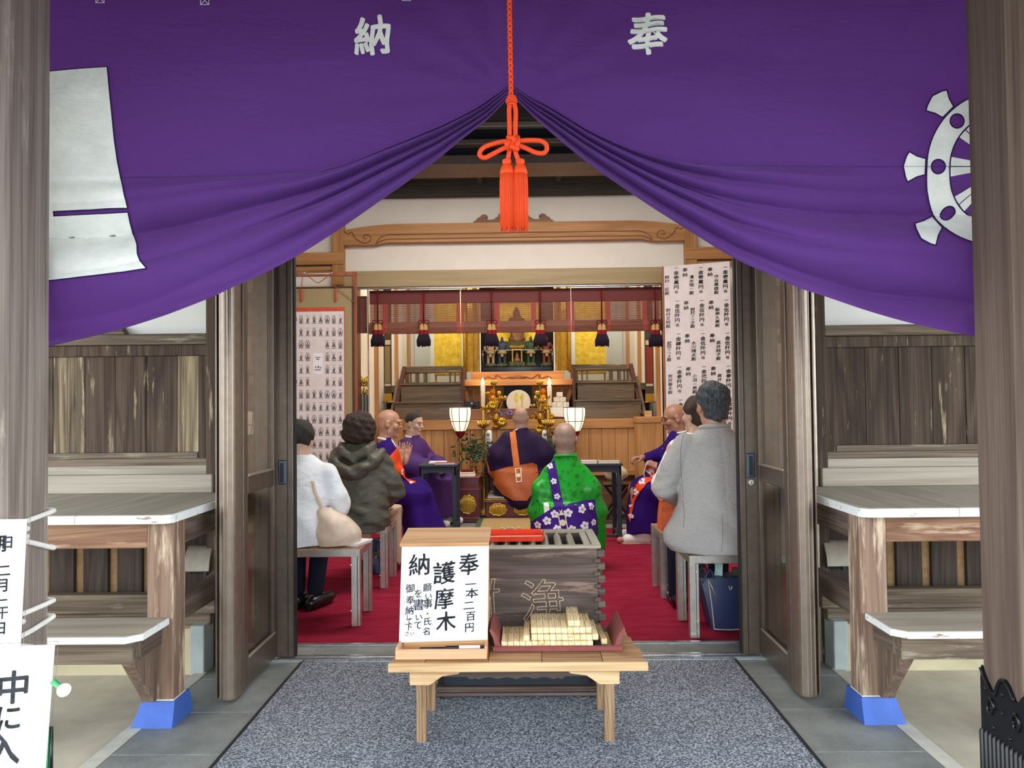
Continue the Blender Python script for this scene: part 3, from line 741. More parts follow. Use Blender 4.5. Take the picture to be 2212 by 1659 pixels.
# ---- verandas
def veranda(s, label):
    r = thing('veranda', label, 'veranda', (sx(s, 1.9), 3.2, 0))
    side = -s
    ds = [1.33, 1.69, 2.02, 2.35, 2.68, 2.98]
    for k, (d0, d1) in enumerate(zip(ds, ds[1:])):
        c = 0.03 if k == 0 else 0.0
        pl = [(d0 + .0015, 3.69), (d0 + .0015, 2.94 + c), (d0 + .0015 + c, 2.94), (d1 - .0015, 2.94), (d1 - .0015, 3.69)]
        M().prism([(sx(s, d), y) for d, y in pl], 'z', 0.801, 0.836).build('deck_board', MT['deck'], r, fix=True)
        pe = [(d0 + c, 2.928), (d1 - .002, 2.928), (d1 - .002, 2.9405), (d0 + c + .004, 2.9405)]
        if k == 0: pe = [(d0 - .011, 3.65), (d0 - .011, 2.962), (d0 - .004, 2.942), (d0 + .024, 2.928), (d1 - .002, 2.928), (d1 - .002, 2.9395), (d0 + .03, 2.9395), (d0 + .001, 2.969), (d0 + .001, 3.65)]
        M().prism([(sx(s, d), y) for d, y in pe], 'z', 0.802, 0.834).build('painted_board_end', MT['end_white'], r, fix=True)
    # post with blue footing
    M().box(sx(s, 1.34), sx(s, 1.445), 3.0, 3.105, 0.095, 0.801, 0.004).build('post', MT['post_worn'], r)
    f = M(); z = [(0.0, 1.335, 1.497, 2.975, 3.165), (0.102, 1.331, 1.462, 2.99, 3.125)]
    f.rings([[(sx(s, a), y0, zz), (sx(s, b), y0, zz), (sx(s, b), y1, zz), (sx(s, a), y1, zz)] for zz, a, b, y0, y1 in z])
    f.build('blue_footing', MT['blue'], r, fix=True)
    M().box(sx(s, 1.338), sx(s, 1.447), 2.998, 3.107, 0.102, 0.108).build('footing_collar', MT['kerb'], r)
    M().box(sx(s, 1.445), sx(s, 2.98), 3.008, 3.085, 0.695, 0.801, 0.004).build('front_beam', MT['beam_red'], r)
    M().box(sx(s, 1.35), sx(s, 1.43), 3.105, 3.68, 0.695, 0.801, 0.004).build('side_beam', MT['cedar_y'], r)
    M().box(sx(s, 1.365), sx(s, 1.425), 3.105, 3.66, 0.375, 0.465, 0.004).build('side_rail', MT['cedar_y'], r)
    M().box(sx(s, 1.425), sx(s, 2.98), 3.61, 3.67, 0.275, 0.365, 0.004).build('back_rail', MT['cedar_x'], r)
    # lower step
    pl = [(1.36, 3.0), (1.36, 2.79), (1.40, 2.752), (1.9, 2.752), (2.98, 2.752), (2.98, 3.0)]
    M().prism([(sx(s, d), y) for d, y in pl], 'z', 0.412, 0.426).build('step_board', MT['deck_x'], r, fix=True)
    pe = [(1.352, 2.99), (1.352, 2.786), (1.396, 2.742), (2.98, 2.742), (2.98, 2.7515), (1.40, 2.7515), (1.3595, 2.79), (1.3595, 2.99)]
    M().prism([(sx(s, d), y) for d, y in pe], 'z', 0.402, 0.425).build('painted_step_edge', MT['end_white'], r, fix=True)
    M().box(sx(s, 1.385), sx(s, 2.98), 2.775, 2.84, 0.318, 0.411, 0.003).build('step_beam', MT['cedar_x'], r)
    M().box(sx(s, 1.386), sx(s, 1.445), 2.84, 3.002, 0.320, 0.411, 0.003).build('step_bearer', MT['cedar_y'], r)
    M().prism([(2.80, 0.319), (2.99, 0.319), (2.99, 0.11), (2.965, 0.11), (2.93, 0.16)], 'x', sx(s, 1.40), sx(s, 1.445)).build('step_brace', MT['post_side'], r, fix=True)
    M().box(sx(s, 1.9), sx(s, 1.96), 2.8, 3.0, -0.005, 0.318, .004).build('step_leg', MT['post_side'], r)
    M().box(sx(s, 2.7), sx(s, 2.8), 3.0, 3.1, -0.005, 0.80, .004).build('post', MT['post_side'], r)
    return r
veranda(-1, 'grey wooden veranda left of the doorway, behind the roped pillar')
veranda(1, 'grey wooden veranda right of the doorway, behind the iron-shod pillar')
# ---- outside walls
def outwall(s, name):
    r = thing(name, kind='structure', loc=(sx(s, 2.2), 3.75, 0))
    M().box(sx(s, 1.50), sx(s, 3.4), 3.745, 3.83, 1.0, 3.2).build('plaster_panel', MT['plaster'], r)
    M().box(sx(s, 1.50), sx(s, 3.4), 3.76, 3.83, 0.25, 1.0).build('clay_panel', MT['beige_clay'], r)
    M().box(sx(s, 1.452), sx(s, 1.50), 3.69, 3.83, 0.0, 3.2, .003).build('corner_post', MT['plank_z'], r)
    M().box(sx(s, 1.50), sx(s, 3.4), 3.695, 3.76, 1.558, 1.610, .003).build('top_beam', MT['cedar_x'], r)
    M().box(sx(s, 1.50), sx(s, 3.4), 3.712, 3.76, 1.503, 1.557, .003).build('panel_top_rail', MT['plank_z'], r)
    M().box(sx(s, 1.50), sx(s, 1.548), 3.712, 3.76, 0.985, 1.503, .003).build('panel_stile', MT['plank_z'], r)
    M().box(sx(s, 1.548), sx(s, 3.4), 3.708, 3.76, 1.0, 1.030, .003).build('panel_bottom_rail', MT['cedar_x'], r)
    M().box(sx(s, 1.50), sx(s, 3.4), 3.702, 3.76, 0.967, 1.0, .003).build('lower_rail', MT['cedar_x'], r)
    M().box(sx(s, 1.48), sx(s, 3.4), 3.695, 3.76, 0.925, 0.967, .003).build('lower_rail', MT['deck_x'], r)
    M().box(sx(s, 1.46), sx(s, 3.4), 3.665, 3.76, 0.837, 0.925, .004).build('skirting_board', MT['deck_x'], r)
    edges = [1.548, 1.655, 1.81, 1.963, 2.115, 2.27, 2.42, 2.57, 2.72, 2.87, 3.02, 3.17, 3.4] if s < 0 else [1.548, 1.70, 1.862, 2.02, 2.18, 2.33, 2.48, 2.63, 2.78, 2.93, 3.08, 3.4]
    for k, (a, b) in enumerate(zip(edges, edges[1:])):
        mt = 'plank_bleached' if (s < 0 and k in (0, 4)) else 'plank_z'
        M().box(sx(s, a + .001), sx(s, b - .001), 3.724 + (k % 2) * .0015, 3.75, 1.03, 1.503, .0025).build('plank', MT[mt], r)
    d = 1.50
    while d < 3.3:
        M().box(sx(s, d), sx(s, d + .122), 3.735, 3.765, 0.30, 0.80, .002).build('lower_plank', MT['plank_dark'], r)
        d += 0.168
    M().box(sx(s, 1.46), sx(s, 3.4), 3.64, 3.80, 0.21, 0.30, .004).build('sill_beam', MT['cedar_x'], r)
    M().box(sx(s, 1.53), sx(s, 3.4), 3.59, 3.83, -0.05, 0.21, .004).build('foundation', MT['concrete_y'], r)
    M().box(sx(s, 1.465), sx(s, 1.53), 3.58, 3.83, -0.05, 0.225, .004).build('foundation_end', MT['concrete_b'], r)
    return r
WALL_L = outwall(-1, 'wall_left'); WALL_R = outwall(1, 'wall_right')
M().prism([(at(213, 721, 3.70).x, 1.6105), (at(270, 721, 3.70).x, 1.6105), (at(262, 706, 3.70).x, 1.648), (at(225, 706, 3.7).x, 1.648)], 'y', 3.69, 3.74).build('bracket', MT['cedar_x'], WALL_L, fix=True)
# vent hoods on the lower walls
for s in (-1, 1):
    c = (sx(s, 1.53), 3.66, .50)
    r = thing('vent_hood', 'small grey vent hood on the plank wall under the %s veranda' % ('left' if s < 0 else 'right'), 'vent', (c[0], 3.72, c[2] - .06))
    y0 = 3.735
    arc = [(y0, .575), (3.70, .575), (3.675, .555), (3.655, .51), (3.648, .465), (3.655, .462), (3.665, .51), (3.684, .548), (3.704, .564), (y0, .566)]
    a, b = sorted((sx(s, 1.47), sx(s, 1.59)))
    M().prism(arc, 'x', a, b).build('hood', MT['lampgrey'], r, fix=True, smooth=40)
    M().box(a + .006, b - .006, 3.685, y0, .445, .545, .006).build('vent_body', MT['rubber'], r)
    M().lathe([(.012, -.01), (.012, .012)], (b - .03, 3.69, .448), 10).build('vent_knob', MT['handle_dk'], r)
# ---- folded entrance doors
def door(s, name):
    r = thing(name, kind='structure', loc=(sx(s, 1.18), 3.5, 0))
    H = 2.42
    # nosing stile at the outer edge of the folded leaf, ribbed and rounded
    pf = []
    for k in range(13):
        t = PI * k / 12; pf.append((1.218 - .038 * math.cos(t), 3.245 - .034 * math.sin(t)))
    prof = [(1.18, 3.30)] + pf + [(1.256, 3.30), (1.262, 3.30), (1.262, 3.232), (1.268, 3.232), (1.268, 3.312), (1.18, 3.312)]
    M().prism([(sx(s, d), y) for d, y in prof], 'z', 0.02, H).build('nosing_stile', MT['alu'], r, smooth=35, fix=True)
    m = M()
    for t in (.25, .42, .55, .72): m.tube([(sx(s, 1.218 - .0385 * math.cos(PI * t)), 3.245 - .0345 * math.sin(PI * t), 0.03), (sx(s, 1.218 - .0385 * math.cos(PI * t)), 3.245 - .0345 * math.sin(PI * t), H)], .0016, 6)
    m.build('stile_rib', MT['alu_lt'], r)
    f = M(); a, b = sorted((sx(s, 1.172), sx(s, 1.207)))
    f.box(a, b, 3.30, 3.352, .03, H, .003); f.box(a, b, 3.70, 3.752, .03, H, .003)
    f.box(a, b, 3.352, 3.70, .03, .155, .003); f.box(a, b, 3.352, 3.70, H - .08, H, .003)
    f.box(a, b, 3.352, 3.70, .865, .945, .003)
    f.build('leaf_frame', MT['alu_shaded'], r)
    bd = M(); ai = sx(s, 1.170)
    for z in (.157, .947): bd.box(ai - .004, ai + .004, 3.35, 3.70, z - .006, z + .006, .002)
    bd.build('glazing_bead', MT['alu_lt'], r)
    xm = sx(s, 1.19)
    M().box(xm - .003, xm + .003, 3.35, 3.702, .15, .868).build('glass_pane', MT['glass'], r)
    M().box(xm - .003, xm + .003, 3.35, 3.702, .942, H - .078).build('glass_pane', MT['glass'], r)
    # closing stile facing the visitor
    st = M().box(sx(s, 1.093), sx(s, 1.178), 3.745, 3.79, .024, H, .004).build('closing_stile', MT['alu_shaded'], r)
    M().box(sx(s, 1.118), sx(s, 1.121), 3.7415, 3.746, .03, H).build('stile_groove', MT['handle_dk'], r)
    M().box(sx(s, 1.085), sx(s, 1.094), 3.75, 3.785, .024, H, .002).build('weather_strip', MT['rubber'], r)
    pz = (.865, .985) if s < 0 else (.876, .996)
    x0, x1 = sorted((sx(s, 1.126), sx(s, 1.164)))
    p = M().box(x0, x1, 3.735, 3.746, pz[0], pz[1], .006).build('door_pull', MT['handle'], r)
    M().box(x0 + .010, x1 - .010, 3.7335, 3.7365, pz[0] + .012, pz[1] - .014, .001).build('pull_recess', MT['handle_dk'], p)
    if s > 0:
        cx = sx(s, 1.145)
        l = M().lathe([(.017, 0), (.017, -.004), (.013, -.009), (.0, -.0095)], (cx, 3.745, .853), 20, 'y').build('lock_cylinder', MT['steel'], r, smooth=40)
        M().box(cx - .001, cx + .001, 3.733, 3.7365, .847, .859).build('keyhole', MT['handle_dk'], l)
    return r
door(-1, 'door_1'); door(1, 'door_2')
for i, s in enumerate((-1, 1)):
    o = M().box(sx(s, 1.395), sx(s, 1.452), 3.69, 3.80, 0, 2.6, .003).build('trim_%d' % (4 + i), MT['alu_lt'] if s > 0 else MT['alu']); struct(o)
    o = M().box(sx(s, 1.205), sx(s, 1.395), 3.765, 3.80, 0, 2.6, .003).build('trim_%d' % (6 + i), MT['alu']); struct(o)
# door head and timber above it
r = thing('trim_8', kind='structure', loc=(XC, 3.8, 2.5))
M().box(sx(-1, 1.5), sx(1, 1.5), 3.72, 3.94, 2.425, 2.475, .004).build('head_frame', MT['alu'], r)
M().box(sx(-1, 1.5), sx(1, 1.5), 3.76, 3.94, 2.475, 2.52, .004).build('head_frame', MT['handle_dk'], r)
M().box(sx(-1, 1.5), sx(1, 1.5), 3.70, 3.94, 2.52, 2.545, .003).build('head_track', MT['alu'], r)
M().box(sx(-1, 1.5), sx(1, 1.5), 3.75, 3.94, 2.545, 2.61, .003).build('head_frame', MT['handle_dk'], r)
M().box(sx(-1, 1.5), sx(1, 1.5), 3.715, 3.94, 2.61, 2.635, .003).build('head_track', MT['alu_lt'], r)
M().box(sx(-1, 3.4), sx(1, 3.4), 3.72, 3.90, 2.635, 2.735, .005).build('head_board', MT['darkwood_x'], r)
M().box(sx(-1, 3.4), sx(1, 3.4), 3.66, 3.92, 2.735, 3.20, .008).build('lintel_timber', MT['darkwood_x'], r)
# ---- hall behind the doorway
HX0, HX1 = -2.78, 2.68
struct(M().box(HX0, HX1, 3.99, 11.4, -0.3, -0.002).build('floor', MT['slate']))
o = M().box(HX0 + .1, HX1 - .1, 3.988, 7.585, -0.001, 0.012, 0.004).build('carpet', MT['carpet']); tag(o, 'red carpet covering the hall floor inside the doorway', 'carpet')
struct(M().box(HX0 - .1, HX0, 3.83, 7.6, -.1, 3.5).build('wall_left', MT['plaster_in']))
struct(M().box(HX1, HX1 + .1, 3.83, 7.6, -.1, 3.5).build('wall_right', MT['plaster_in']))
struct(M().box(HX0, sx(-1, 1.5), 3.83, 3.90, 0, 3.5).build('wall_front', MT['plaster_in'])); struct(M().box(sx(1, 1.5), HX1, 3.83, 3.90, 0, 3.5).build('wall_front', MT['plaster_in']))
r = thing('ceiling', kind='structure', loc=(0, 6, 3.4))
M().box(HX0, HX1, 3.92, 7.75, 3.46, 3.52).build('ceiling_board', MT['darkwood_y'], r)
for k in range(8): M().box(-2.72 + k * .765, -2.675 + k * .765, 3.92, 7.6, 3.405, 3.462, .004).build('ceiling_batten', MT['darkwood_y'], r)
M().box(HX0, HX1, 7.44, 7.62, 3.322, 3.405, .005).build('ceiling_beam', MT['darkwood_x'], r)
# inner front wall with its carved beam
YW = 7.6
r = thing('wall_inner', kind='structure', loc=(XC, YW, 0)); WALL_IN = r
M().box(HX0, HX1, YW + .03, YW + .12, 2.55, 3.42).build('plaster_panel', MT['plaster_in'], r)
a, b = at(770, 600, YW).x, at(1432, 600, YW).x
M().box(a - .16, b + .2, YW - .03, YW + .10, 2.425, 2.588, .004).build('lintel_board', MT['lintel'], r)
M().box(a - .10, b, YW - .012, YW + .03, 2.408, 2.4245, .002).build('blind_rail', MT['silver'], r)
xl, xr = at(745, 560, YW).x, at(1478, 560, YW).x
for s in (-1, 1):
    x = xl if s < 0 else xr; e = HX0 if s < 0 else HX1
    M().box(x, x + s * .118, YW - .05, YW + .12, 2.45, 3.42, .004).build('post', MT['hinoki_z'], r)
    M().box(x + s * .002, e, YW - .065, YW + .05, 2.655, 2.775, .005).build('side_beam', MT['hinoki_x'], r)
    M().box(x + s * .118, e, YW - .03, YW + .05, 2.60, 2.64, .004).build('side_rail', MT['hinoki_x'], r)
    M().box(min(a - .0, 0) if s < 0 else b, e, YW + .02, YW + .12, 0.0, 2.56).build('plaster_panel', MT['plaster_in'], r)
    M().box((a - .06 if s < 0 else b), (a + .01 if s < 0 else b + .06), YW - .03, YW + .14, 0.0, 2.43, .004).build('jamb', MT['darkframe'], r)
# the bow-shaped carved beam with scroll ends
m = M(); L = xr - xl; top = []; bot = []
for k in range(33):
    t = k / 32; x = xl + L * t
    e = min(t, 1 - t) * L
    top.append((x, 3.052 - .055 * max(0, 1 - e / .55) ** 1.7))
    bot.append((x, 2.868 - (.022 if e < .36 else 0)))
m.prism(top + bot[::-1], 'y', YW - .05, YW + .06); bm_ = m.build('carved_beam', MT['hinoki_x'], r, fix=True)
g = M()
for s in (-1, 1):
    x0 = xl if s < 0 else xr; q = -s
    P = lambda u, v: (x0 + q * u, YW - .052, 2.868 + v)
    g.tube(spline([P(.0, .115), P(.045, .09), P(.085, .105), P(.105, .06), P(.15, .02), P(.21, -.005), P(.27, .02), P(.26, .07), P(.21, .075), P(.20, .045), P(.235, .045)], 6), .0055, 6)
    g.tube(spline([P(.32, -.02), P(.36, .04), P(.44, .075), P(.6, .078), P(1.2, .078), P(L / 2, .08)], 6), .0055, 6)
    g.tube(spline([P(.325, -.02), P(.38, .015), P(.46, .03), P(.7, .03), P(L / 2, .032)], 6), .0055, 6)
g.build('carved_scroll', MT['altar_dk'], bm_)
# frog-leg strut carving above the beam
kc = at(1109, 470, YW).x
half = [(0, .19), (.07, .185), (.11, .15), (.135, .10), (.16, .06), (.20, .035), (.25, .03), (.28, .055), (.262, .06), (.258, .075), (.285, .088), (.315, .082), (.335, .06), (.36, .05), (.375, .028), (.398, .018), (.41, -.005)]
out = [(kc + x, 3.052 + z) for x, z in half] + [(kc + .15, 3.046), (kc + .10, 3.09), (kc + .05, 3.11)]
full = out + [(2 * kc - x, z) for x, z in out[::-1]]
M().prism(full, 'y', YW - .03, YW + .04).build('frog_leg_strut', MT['altar_dk'], r, fix=True)
M().prism([(kc - .14, 3.05), (kc + .14, 3.05), (kc + .06, 3.105), (kc - .06, 3.105)], 'y', YW + .0, YW + .03).build('strut_recess', MT['darkwood_x'], r, fix=True)
# ---- inner sanctum shell
SX0, SX1 = sx(-1, 1.66), sx(1, 1.60)
struct(M().box(SX0 - .1, SX0, YW + .1, 11.3, -.1, 3.6).build('wall_left', MT['plaster_in']))
struct(M().box(SX1, SX1 + .1, YW + .1, 11.3, -.1, 3.6).build('wall_right', MT['plaster_in']))
struct(M().box(SX0, SX1, 11.25, 11.35, -.1, 3.6).build('wall_back', MT['plaster']))
struct(M().box(SX0, SX1, YW + .1, 11.3, 3.5, 3.6).build('ceiling', MT['plaster_in']))
n_ = 9
for s, x in ((-1, SX0), (1, SX1)):
    for (y, w_) in ((8.72, .05), (10.1, .055), (11.2, .06)):
        o = M().box(x - s * .0, x - s * .045, y - w_ / 2, y + w_ / 2, 0.0, 3.5, .003).build('trim_%d' % n_, MT['hinoki_z']); struct(o); n_ += 1
    o = M().box(at(794, 700, YW).x - .006 if s < 0 else b - .005, at(794, 700, YW).x + .006 if s < 0 else b + .01, YW + .02, YW + .04, 0, 2.42, .002).build('trim_%d' % n_, MT['silver']); struct(o); n_ += 1
# ================================================================ curtain, cord, notices, iron shoe
YC = 2.235
HEM = [(40, 757), (105, 744), (262, 705), (460, 643), (508, 622), (562, 600), (640, 559), (669, 541), (745, 491), (839, 425), (875, 400), (917, 369), (945, 350), (992, 311), (1050, 265), (1085, 232), (1105, 216), (1124, 228), (1214, 310), (1275, 362), (1354, 421), (1420, 468), (1500, 520), (1576, 565), (1657, 600), (1724, 627), (1762, 638), (1951, 694), (2112, 728), (2180, 742)]
SEAM = [(40, 384), (480, 378), (650, 370), (740, 356), (840, 322), (941, 282), (1017, 243), (1070, 208), (1105, 190), (1140, 206), (1194, 233), (1270, 279), (1330, 308), (1400, 333), (1480, 350), (1600, 357), (2180, 358)]
def px2xz(px, py):
    p = at(px, py, YC); return p.x, p.z
NV1, NV2 = 46, 92
def curtain():
    m = M(); cols = []
    xs = []
    x = 45.0
    while x < 2170:
        xs.append(x); d = abs(x - 1105); x += 5.0 if d < 120 else (8.0 if d < 420 else 12.0)
    for x in xs:
        yh = smooth_tab(HEM, x); ysm = smooth_tab(SEAM, x); side = -1 if x < 1105 else 1
        dist = abs(x - 1105) / 1000.0
        col = []
        for j in range(NV1 + NV2 + 1):
            if j <= NV1:
                v = j / NV1; y = -190 + (ysm + 190) * v; w_ = None
            else:
                w_ = (j - NV1) / NV2; y = ysm + (yh - ysm) * w_
            vt = (y + 190) / (yh + 190.0); yb_ = YC + .17 * (1 - vt) ** 1.0
            P_ = at(x, y, yb_); X, Z = P_.x, P_.z
            gather = max(0.0, 1 - dist / 0.95)
            # broad soft swags of the upper cloth that run down toward the knot
            sw = 0.010 * math.sin(5.5 * Z + 2.2 * abs(X) * side + 1.3 * side) + 0.018 * mnoise.noise((X * 1.3, Z * 2.3 + abs(X) * 0.9, side * 3.1)) + 0.006 * mnoise.noise((X * 3.5 + abs(X), Z * 6 + 2 * abs(X), 7 + side))
            kx, kz = at(1105, 205, YC).x, at(1105, 205, YC).z
            rad_ = math.hypot(X - kx, Z - kz); ang = math.atan2(Z - kz, abs(X - kx))
            sw += 0.011 * math.sin(16 * ang + 3 * rad_ + side) * min(1, rad_ / .35) * max(0, 1 - rad_ / 1.7)
            sag = Z + .30 * abs(X - kx) - .16 * (abs(X - kx) - .62) ** 2
            sw += 0.012 * math.sin(15 * sag + 1.5 * mnoise.noise((X, Z, 5)) + side) * min(1, rad_ / .3) * min(1, vt * 3)
            dy = sw * (1 - 0.6 * gather ** 3)
            if w_ is not None:
                n_r = 4.6
                wq = w_ ** (0.86 + 0.1 * side) + 0.035 * math.sin(3 * dist * 2.2 + side)
                ph = 2 * PI * n_r * wq + (1.1 if side > 0 else 0.2)
                band = (yh - ysm) * YC / F_PX
                amp = min(0.042, 0.19 * band + 0.005) * (0.38 + 0.62 * math.exp(-(max(0, dist - .18) / 0.42) ** 2)) * min(1, dist / 0.10 + 0.25)
                far = min(1, dist / 0.75)
                amp2 = 0.050 * far
                env = min(1, w_ / 0.12) * (1 if w_ < .9 else max(0.25, 1 - (w_ - .9) / .1 * .75))
                f1 = abs(math.sin(ph / 2)) ** 0.75                      # rounded ridges, sharp grooves
                f2 = abs(math.sin(PI * 1.9 * wq + 0.5 + 0.35 * side + .5 * dist)) ** .8 + .35 * mnoise.noise((X * 2, Z * 5, 2))
                env = min(1, w_ / 0.10) * (1 if w_ < .94 else 1 - (w_ - .94) / .06 * .5)
                dy -= (1.9 * amp * f1 * (1 - .62 * far) + 1.55 * amp2 * (f2 - 1.0 * far ** 2)) * env
                Z -= 0.55 * amp * f1 * env * (1 - far)
            # the cloth bellies out between its fixed edges
            dy -= 0.02 * math.sin(PI * min(1, dist / 0.98)) * (0 if j < 8 else min(1, (j - 8) / 60.0))
            if dist < .05: dy -= 0.02 * (1 - dist / .05)
            col.append((X, yb_ + dy, Z))
        cols.append(col)
    n = NV1 + NV2 + 1
    vs = [p for c in cols for p in c]
    fs = [(i * n + j, i * n + j + 1, (i + 1) * n + j + 1, (i + 1) * n + j) for i in range(len(cols) - 1) for j in range(n - 1)]
    m.add(vs, fs)
    o = m.build('curtain', MT['purple'], smooth=180)
    tag(o, 'deep purple cloth curtain tied up in the middle over the doorway', 'curtain')
    return o
CURT = curtain()
CB = bvh_of(CURT)
cf = lambda px, py: at(px, -py, 1.6)   # outlines are drawn in picture units with y up
def drape_rays(m, vs2, fs, bvh, fn, off):
    out = []; ok = []
    for x, y in vs2:
        p = Vector(fn(x, y)); d = (p - Vector((0, 0, HC))).normalized(); hit = bvh.ray_cast(p, d, 3)
        if hit[0] is None: out.append(tuple(p)); ok.append(False)
        else:
            nrm = hit[1] if hit[1].dot(d) < 0 else -hit[1]
            out.append(tuple(hit[0] + nrm * off)); ok.append(True)
    m.add(out, [f for f in fs if all(ok[i] for i in f)]); return m
def flat(loop): return [(x, -y) for x, y in loop]
def lay(name, loops, mat, off, step=9.0, parent=CURT):
    vs, fs = fill2d([flat(l) for l in loops], step)
    m = drape_rays(M(), vs, fs, CB, cf, off)
    return m.build(name, mat, parent, smooth=180)
def ribbon(pts, w_, closed=True):
    """outline strip of width w_ along a loop, as separate quads"""
    out = []; n = len(pts)
    for i in range(n if closed else n - 1):
        a = Vector(pts[i]); b = Vector(pts[(i + 1) % n]); t = (b - a); 
        if t.length < 1e-6: continue
        t.normalize(); q = Vector((-t.y, t.x)) * w_ / 2
        out.append([tuple(a - t * w_ * .4 + q), tuple(b + t * w_ * .4 + q), tuple(b + t * w_ * .4 - q), tuple(a - t * w_ * .4 - q)])
    return out
def lay_ribbons(name, quads, mat, off, step=9.0):
    m = M()
    for q in quads:
        vs, fs = fill2d([flat(q)], step); drape_rays(m, vs, fs, CB, cf, off)
    return m.build(name, mat, CURT, smooth=180)
crest = [(45, 162), (105, 157), (170, 151), (232, 147), (236, 190), (241, 240), (247, 300), (254, 350), (262, 390), (270, 425), (276, 449), (235, 450), (195, 453), (116, 457), (117, 468), (195, 464), (277, 459), (281, 480), (288, 508), (296, 530), (297, 550), (304, 567), (316, 580), (270, 587), (210, 594), (150, 601), (105, 606), (45, 613)]
lay('white_crest', [crest], MT['white_dye'], 0.0045, 4.0)
lay_ribbons('crest_outline', ribbon(crest, 5), MT['navy_dye'], 0.0035, 4.0)
# wheel crest on the right half
WX, WY, R1, R0 = 2164, 360, 163, 113
def warp_w(x, y):
    k = max(0, (y - WY) / 110.0)
    return (x - 24 * min(k, 1.0) ** 1.5, y + 4 * k)
def circ(cx, cy, r, n=40, a0=0, a1=2 * PI): return [(cx + r * math.cos(a0 + (a1 - a0) * i / n), cy + r * math.sin(a0 + (a1 - a0) * i / n)) for i in range(n + (0 if abs(a1 - a0 - 2 * PI) < 1e-6 else 1))]
# the crest runs on behind the pillar: only the arc that the cloth reaches is laid
def arcband(r0, r1, a0, a1, n=36): return circ(WX, WY, r1, n, a0, a1) + circ(WX, WY, r0, n, a0, a1)[::-1]
dg = math.radians
band = [warp_w(x, y) for x, y in arcband(R0, R1, dg(95), dg(265))]
holes = [[warp_w(x, y) for x, y in circ(WX + 138 * math.cos(dg(a)), WY + 138 * math.sin(dg(a)), 15, 20)] for a in (135, 180, 225)]
lay('wheel_rim', [band] + holes, MT['white_dye'], 0.0022)
rb = ribbon([warp_w(x, y) for x, y in circ(WX, WY, R1, 36, dg(95), dg(265))], 3, False) + ribbon([warp_w(x, y) for x, y in circ(WX, WY, R0, 36, dg(95), dg(265))], 3, False)
for h in holes: rb += ribbon(h, 3)
for a in (135, 180, 225):
    ca, sa = math.cos(dg(a)), math.sin(dg(a))
    def Q(r, t): return warp_w(WX + r * ca - t * sa, WY + r * sa + t * ca)
    knob = [Q(R1 + 2, 17), Q(R1 + 20, 22), Q(R1 + 38, 32), Q(R1 + 44, 22), Q(R1 + 50, 4), Q(R1 + 51, 0), Q(R1 + 50, -4), Q(R1 + 44, -22), Q(R1 + 38, -32), Q(R1 + 20, -22), Q(R1 + 2, -17)]
    lay('wheel_knob', [knob], MT['white_dye'], 0.0022); rb += ribbon(knob, 3)
    for t in (1, -1):
        sp = [Q(R0 - 2, t * 21), Q(40, t * 8), Q(40, t * .8), Q(R0 - 2, t * 1.2)]
        lay('wheel_spoke', [sp], MT['white_dye'], 0.0022)
lay_ribbons('wheel_outline', rb, MT['navy_dye'], 0.0028)
# lettering of the curtain
for ch, x, y, h in (('納', 806, 78, 88), ('奉', 1400, 74, 94)):
    m = M(); gv, gf = glyph(ch, 0.026, 0.09)
    gv = [(a * 0.94 + 0.02 * math.sin(8 * b), b + 0.05 * a + 0.02 * math.sin(7 * a)) for a, b in gv]
    drape_rays(m, [(x + a * h, -y + b * h) for a, b in gv], gf, CB, cf, 0.0026)
    m.build('lettering', MT['white_dye'], CURT, smooth=180)
for x, y in ((217, 7), (443, 11), (878, 3)):
    q = [(x - 9, y - 30), (x + 9, y - 30), (x + 9, y), (x - 9, y)]
    lay_ribbons('loop_stitching', ribbon(q, 1.4) + ribbon([(x - 8, y - 1), (x, y - 9), (x + 8, y - 1)], 1.4, False), MT['white_dye'], 0.003)
# seam across the cloth
for a, b in ((60, 690), (1500, 2120)):
    m = M(); pts = []
    for k in range(41):
        x = a + (b - a) * k / 40; q_ = at(x, smooth_tab(SEAM, x) + 2, 1.6); h = CB.ray_cast(q_, (q_ - Vector((0, 0, HC))).normalized())
        if h[0]: pts.append(h[0] + Vector((0, -.001, 0)))
    m.tube(pts, .0016, 5); m.build('seam', MT['purple'], CURT, smooth=180)
# ---- orange cord with bow and tassels
YR = 2.13
def A2(px, py, dy=0.0): return at(px, py, YR + dy)
r = thing('tassel_cord', 'orange silk cord with bow and twin tassels hanging before the curtain', 'cord', tuple(A2(1107, 300)))
def braid(m, a, b, R, rr, turns, n=90, strands=4):
    a = Vector(a); b = Vector(b); t = (b - a).normalized(); u = t.orthogonal().normalized(); w_ = t.cross(u)
    for s in range(strands):
        pts = []
        for k in range(n + 1):
            f = k / n; q = 2 * PI * s / strands + turns * 2 * PI * f * (1 if s % 2 else -1)
            pts.append(a.lerp(b, f) + (u * math.cos(q) + w_ * math.sin(q)) * R)
        m.tube(pts, rr, 5)
m = M(); braid(m, at(1098, -130, 2.17), A2(1104, 206), .0042, .0036, 14, 170); m.build('rope', MT['cord'], r, smooth=180)
m = M()
for k in range(4):
    c = A2(1105, 210 + k * 5.5); rad = (.010, .0135, .0135, .010)[k]
    m.tube([c + Vector((rad * math.cos(t), rad * math.sin(t), 0.0015 * math.sin(3 * t))) for t in [2 * PI * i / 18 for i in range(18)]], .0038, 6, loop=True)
m.build('rope_binding', MT['cord'], r, smooth=180)
RC = 0.0068
m = M(); m.tube(spline([A2(1101, 298), A2(1100.5, 262), A2(1100, 236), A2(1103, 224), A2(1107, 222), A2(1111, 226), A2(1114, 240), A2(1113.5, 265), A2(1113, 298)], 6), RC, 9); m.build('hanging_loop', MT['cord'], r, smooth=180)
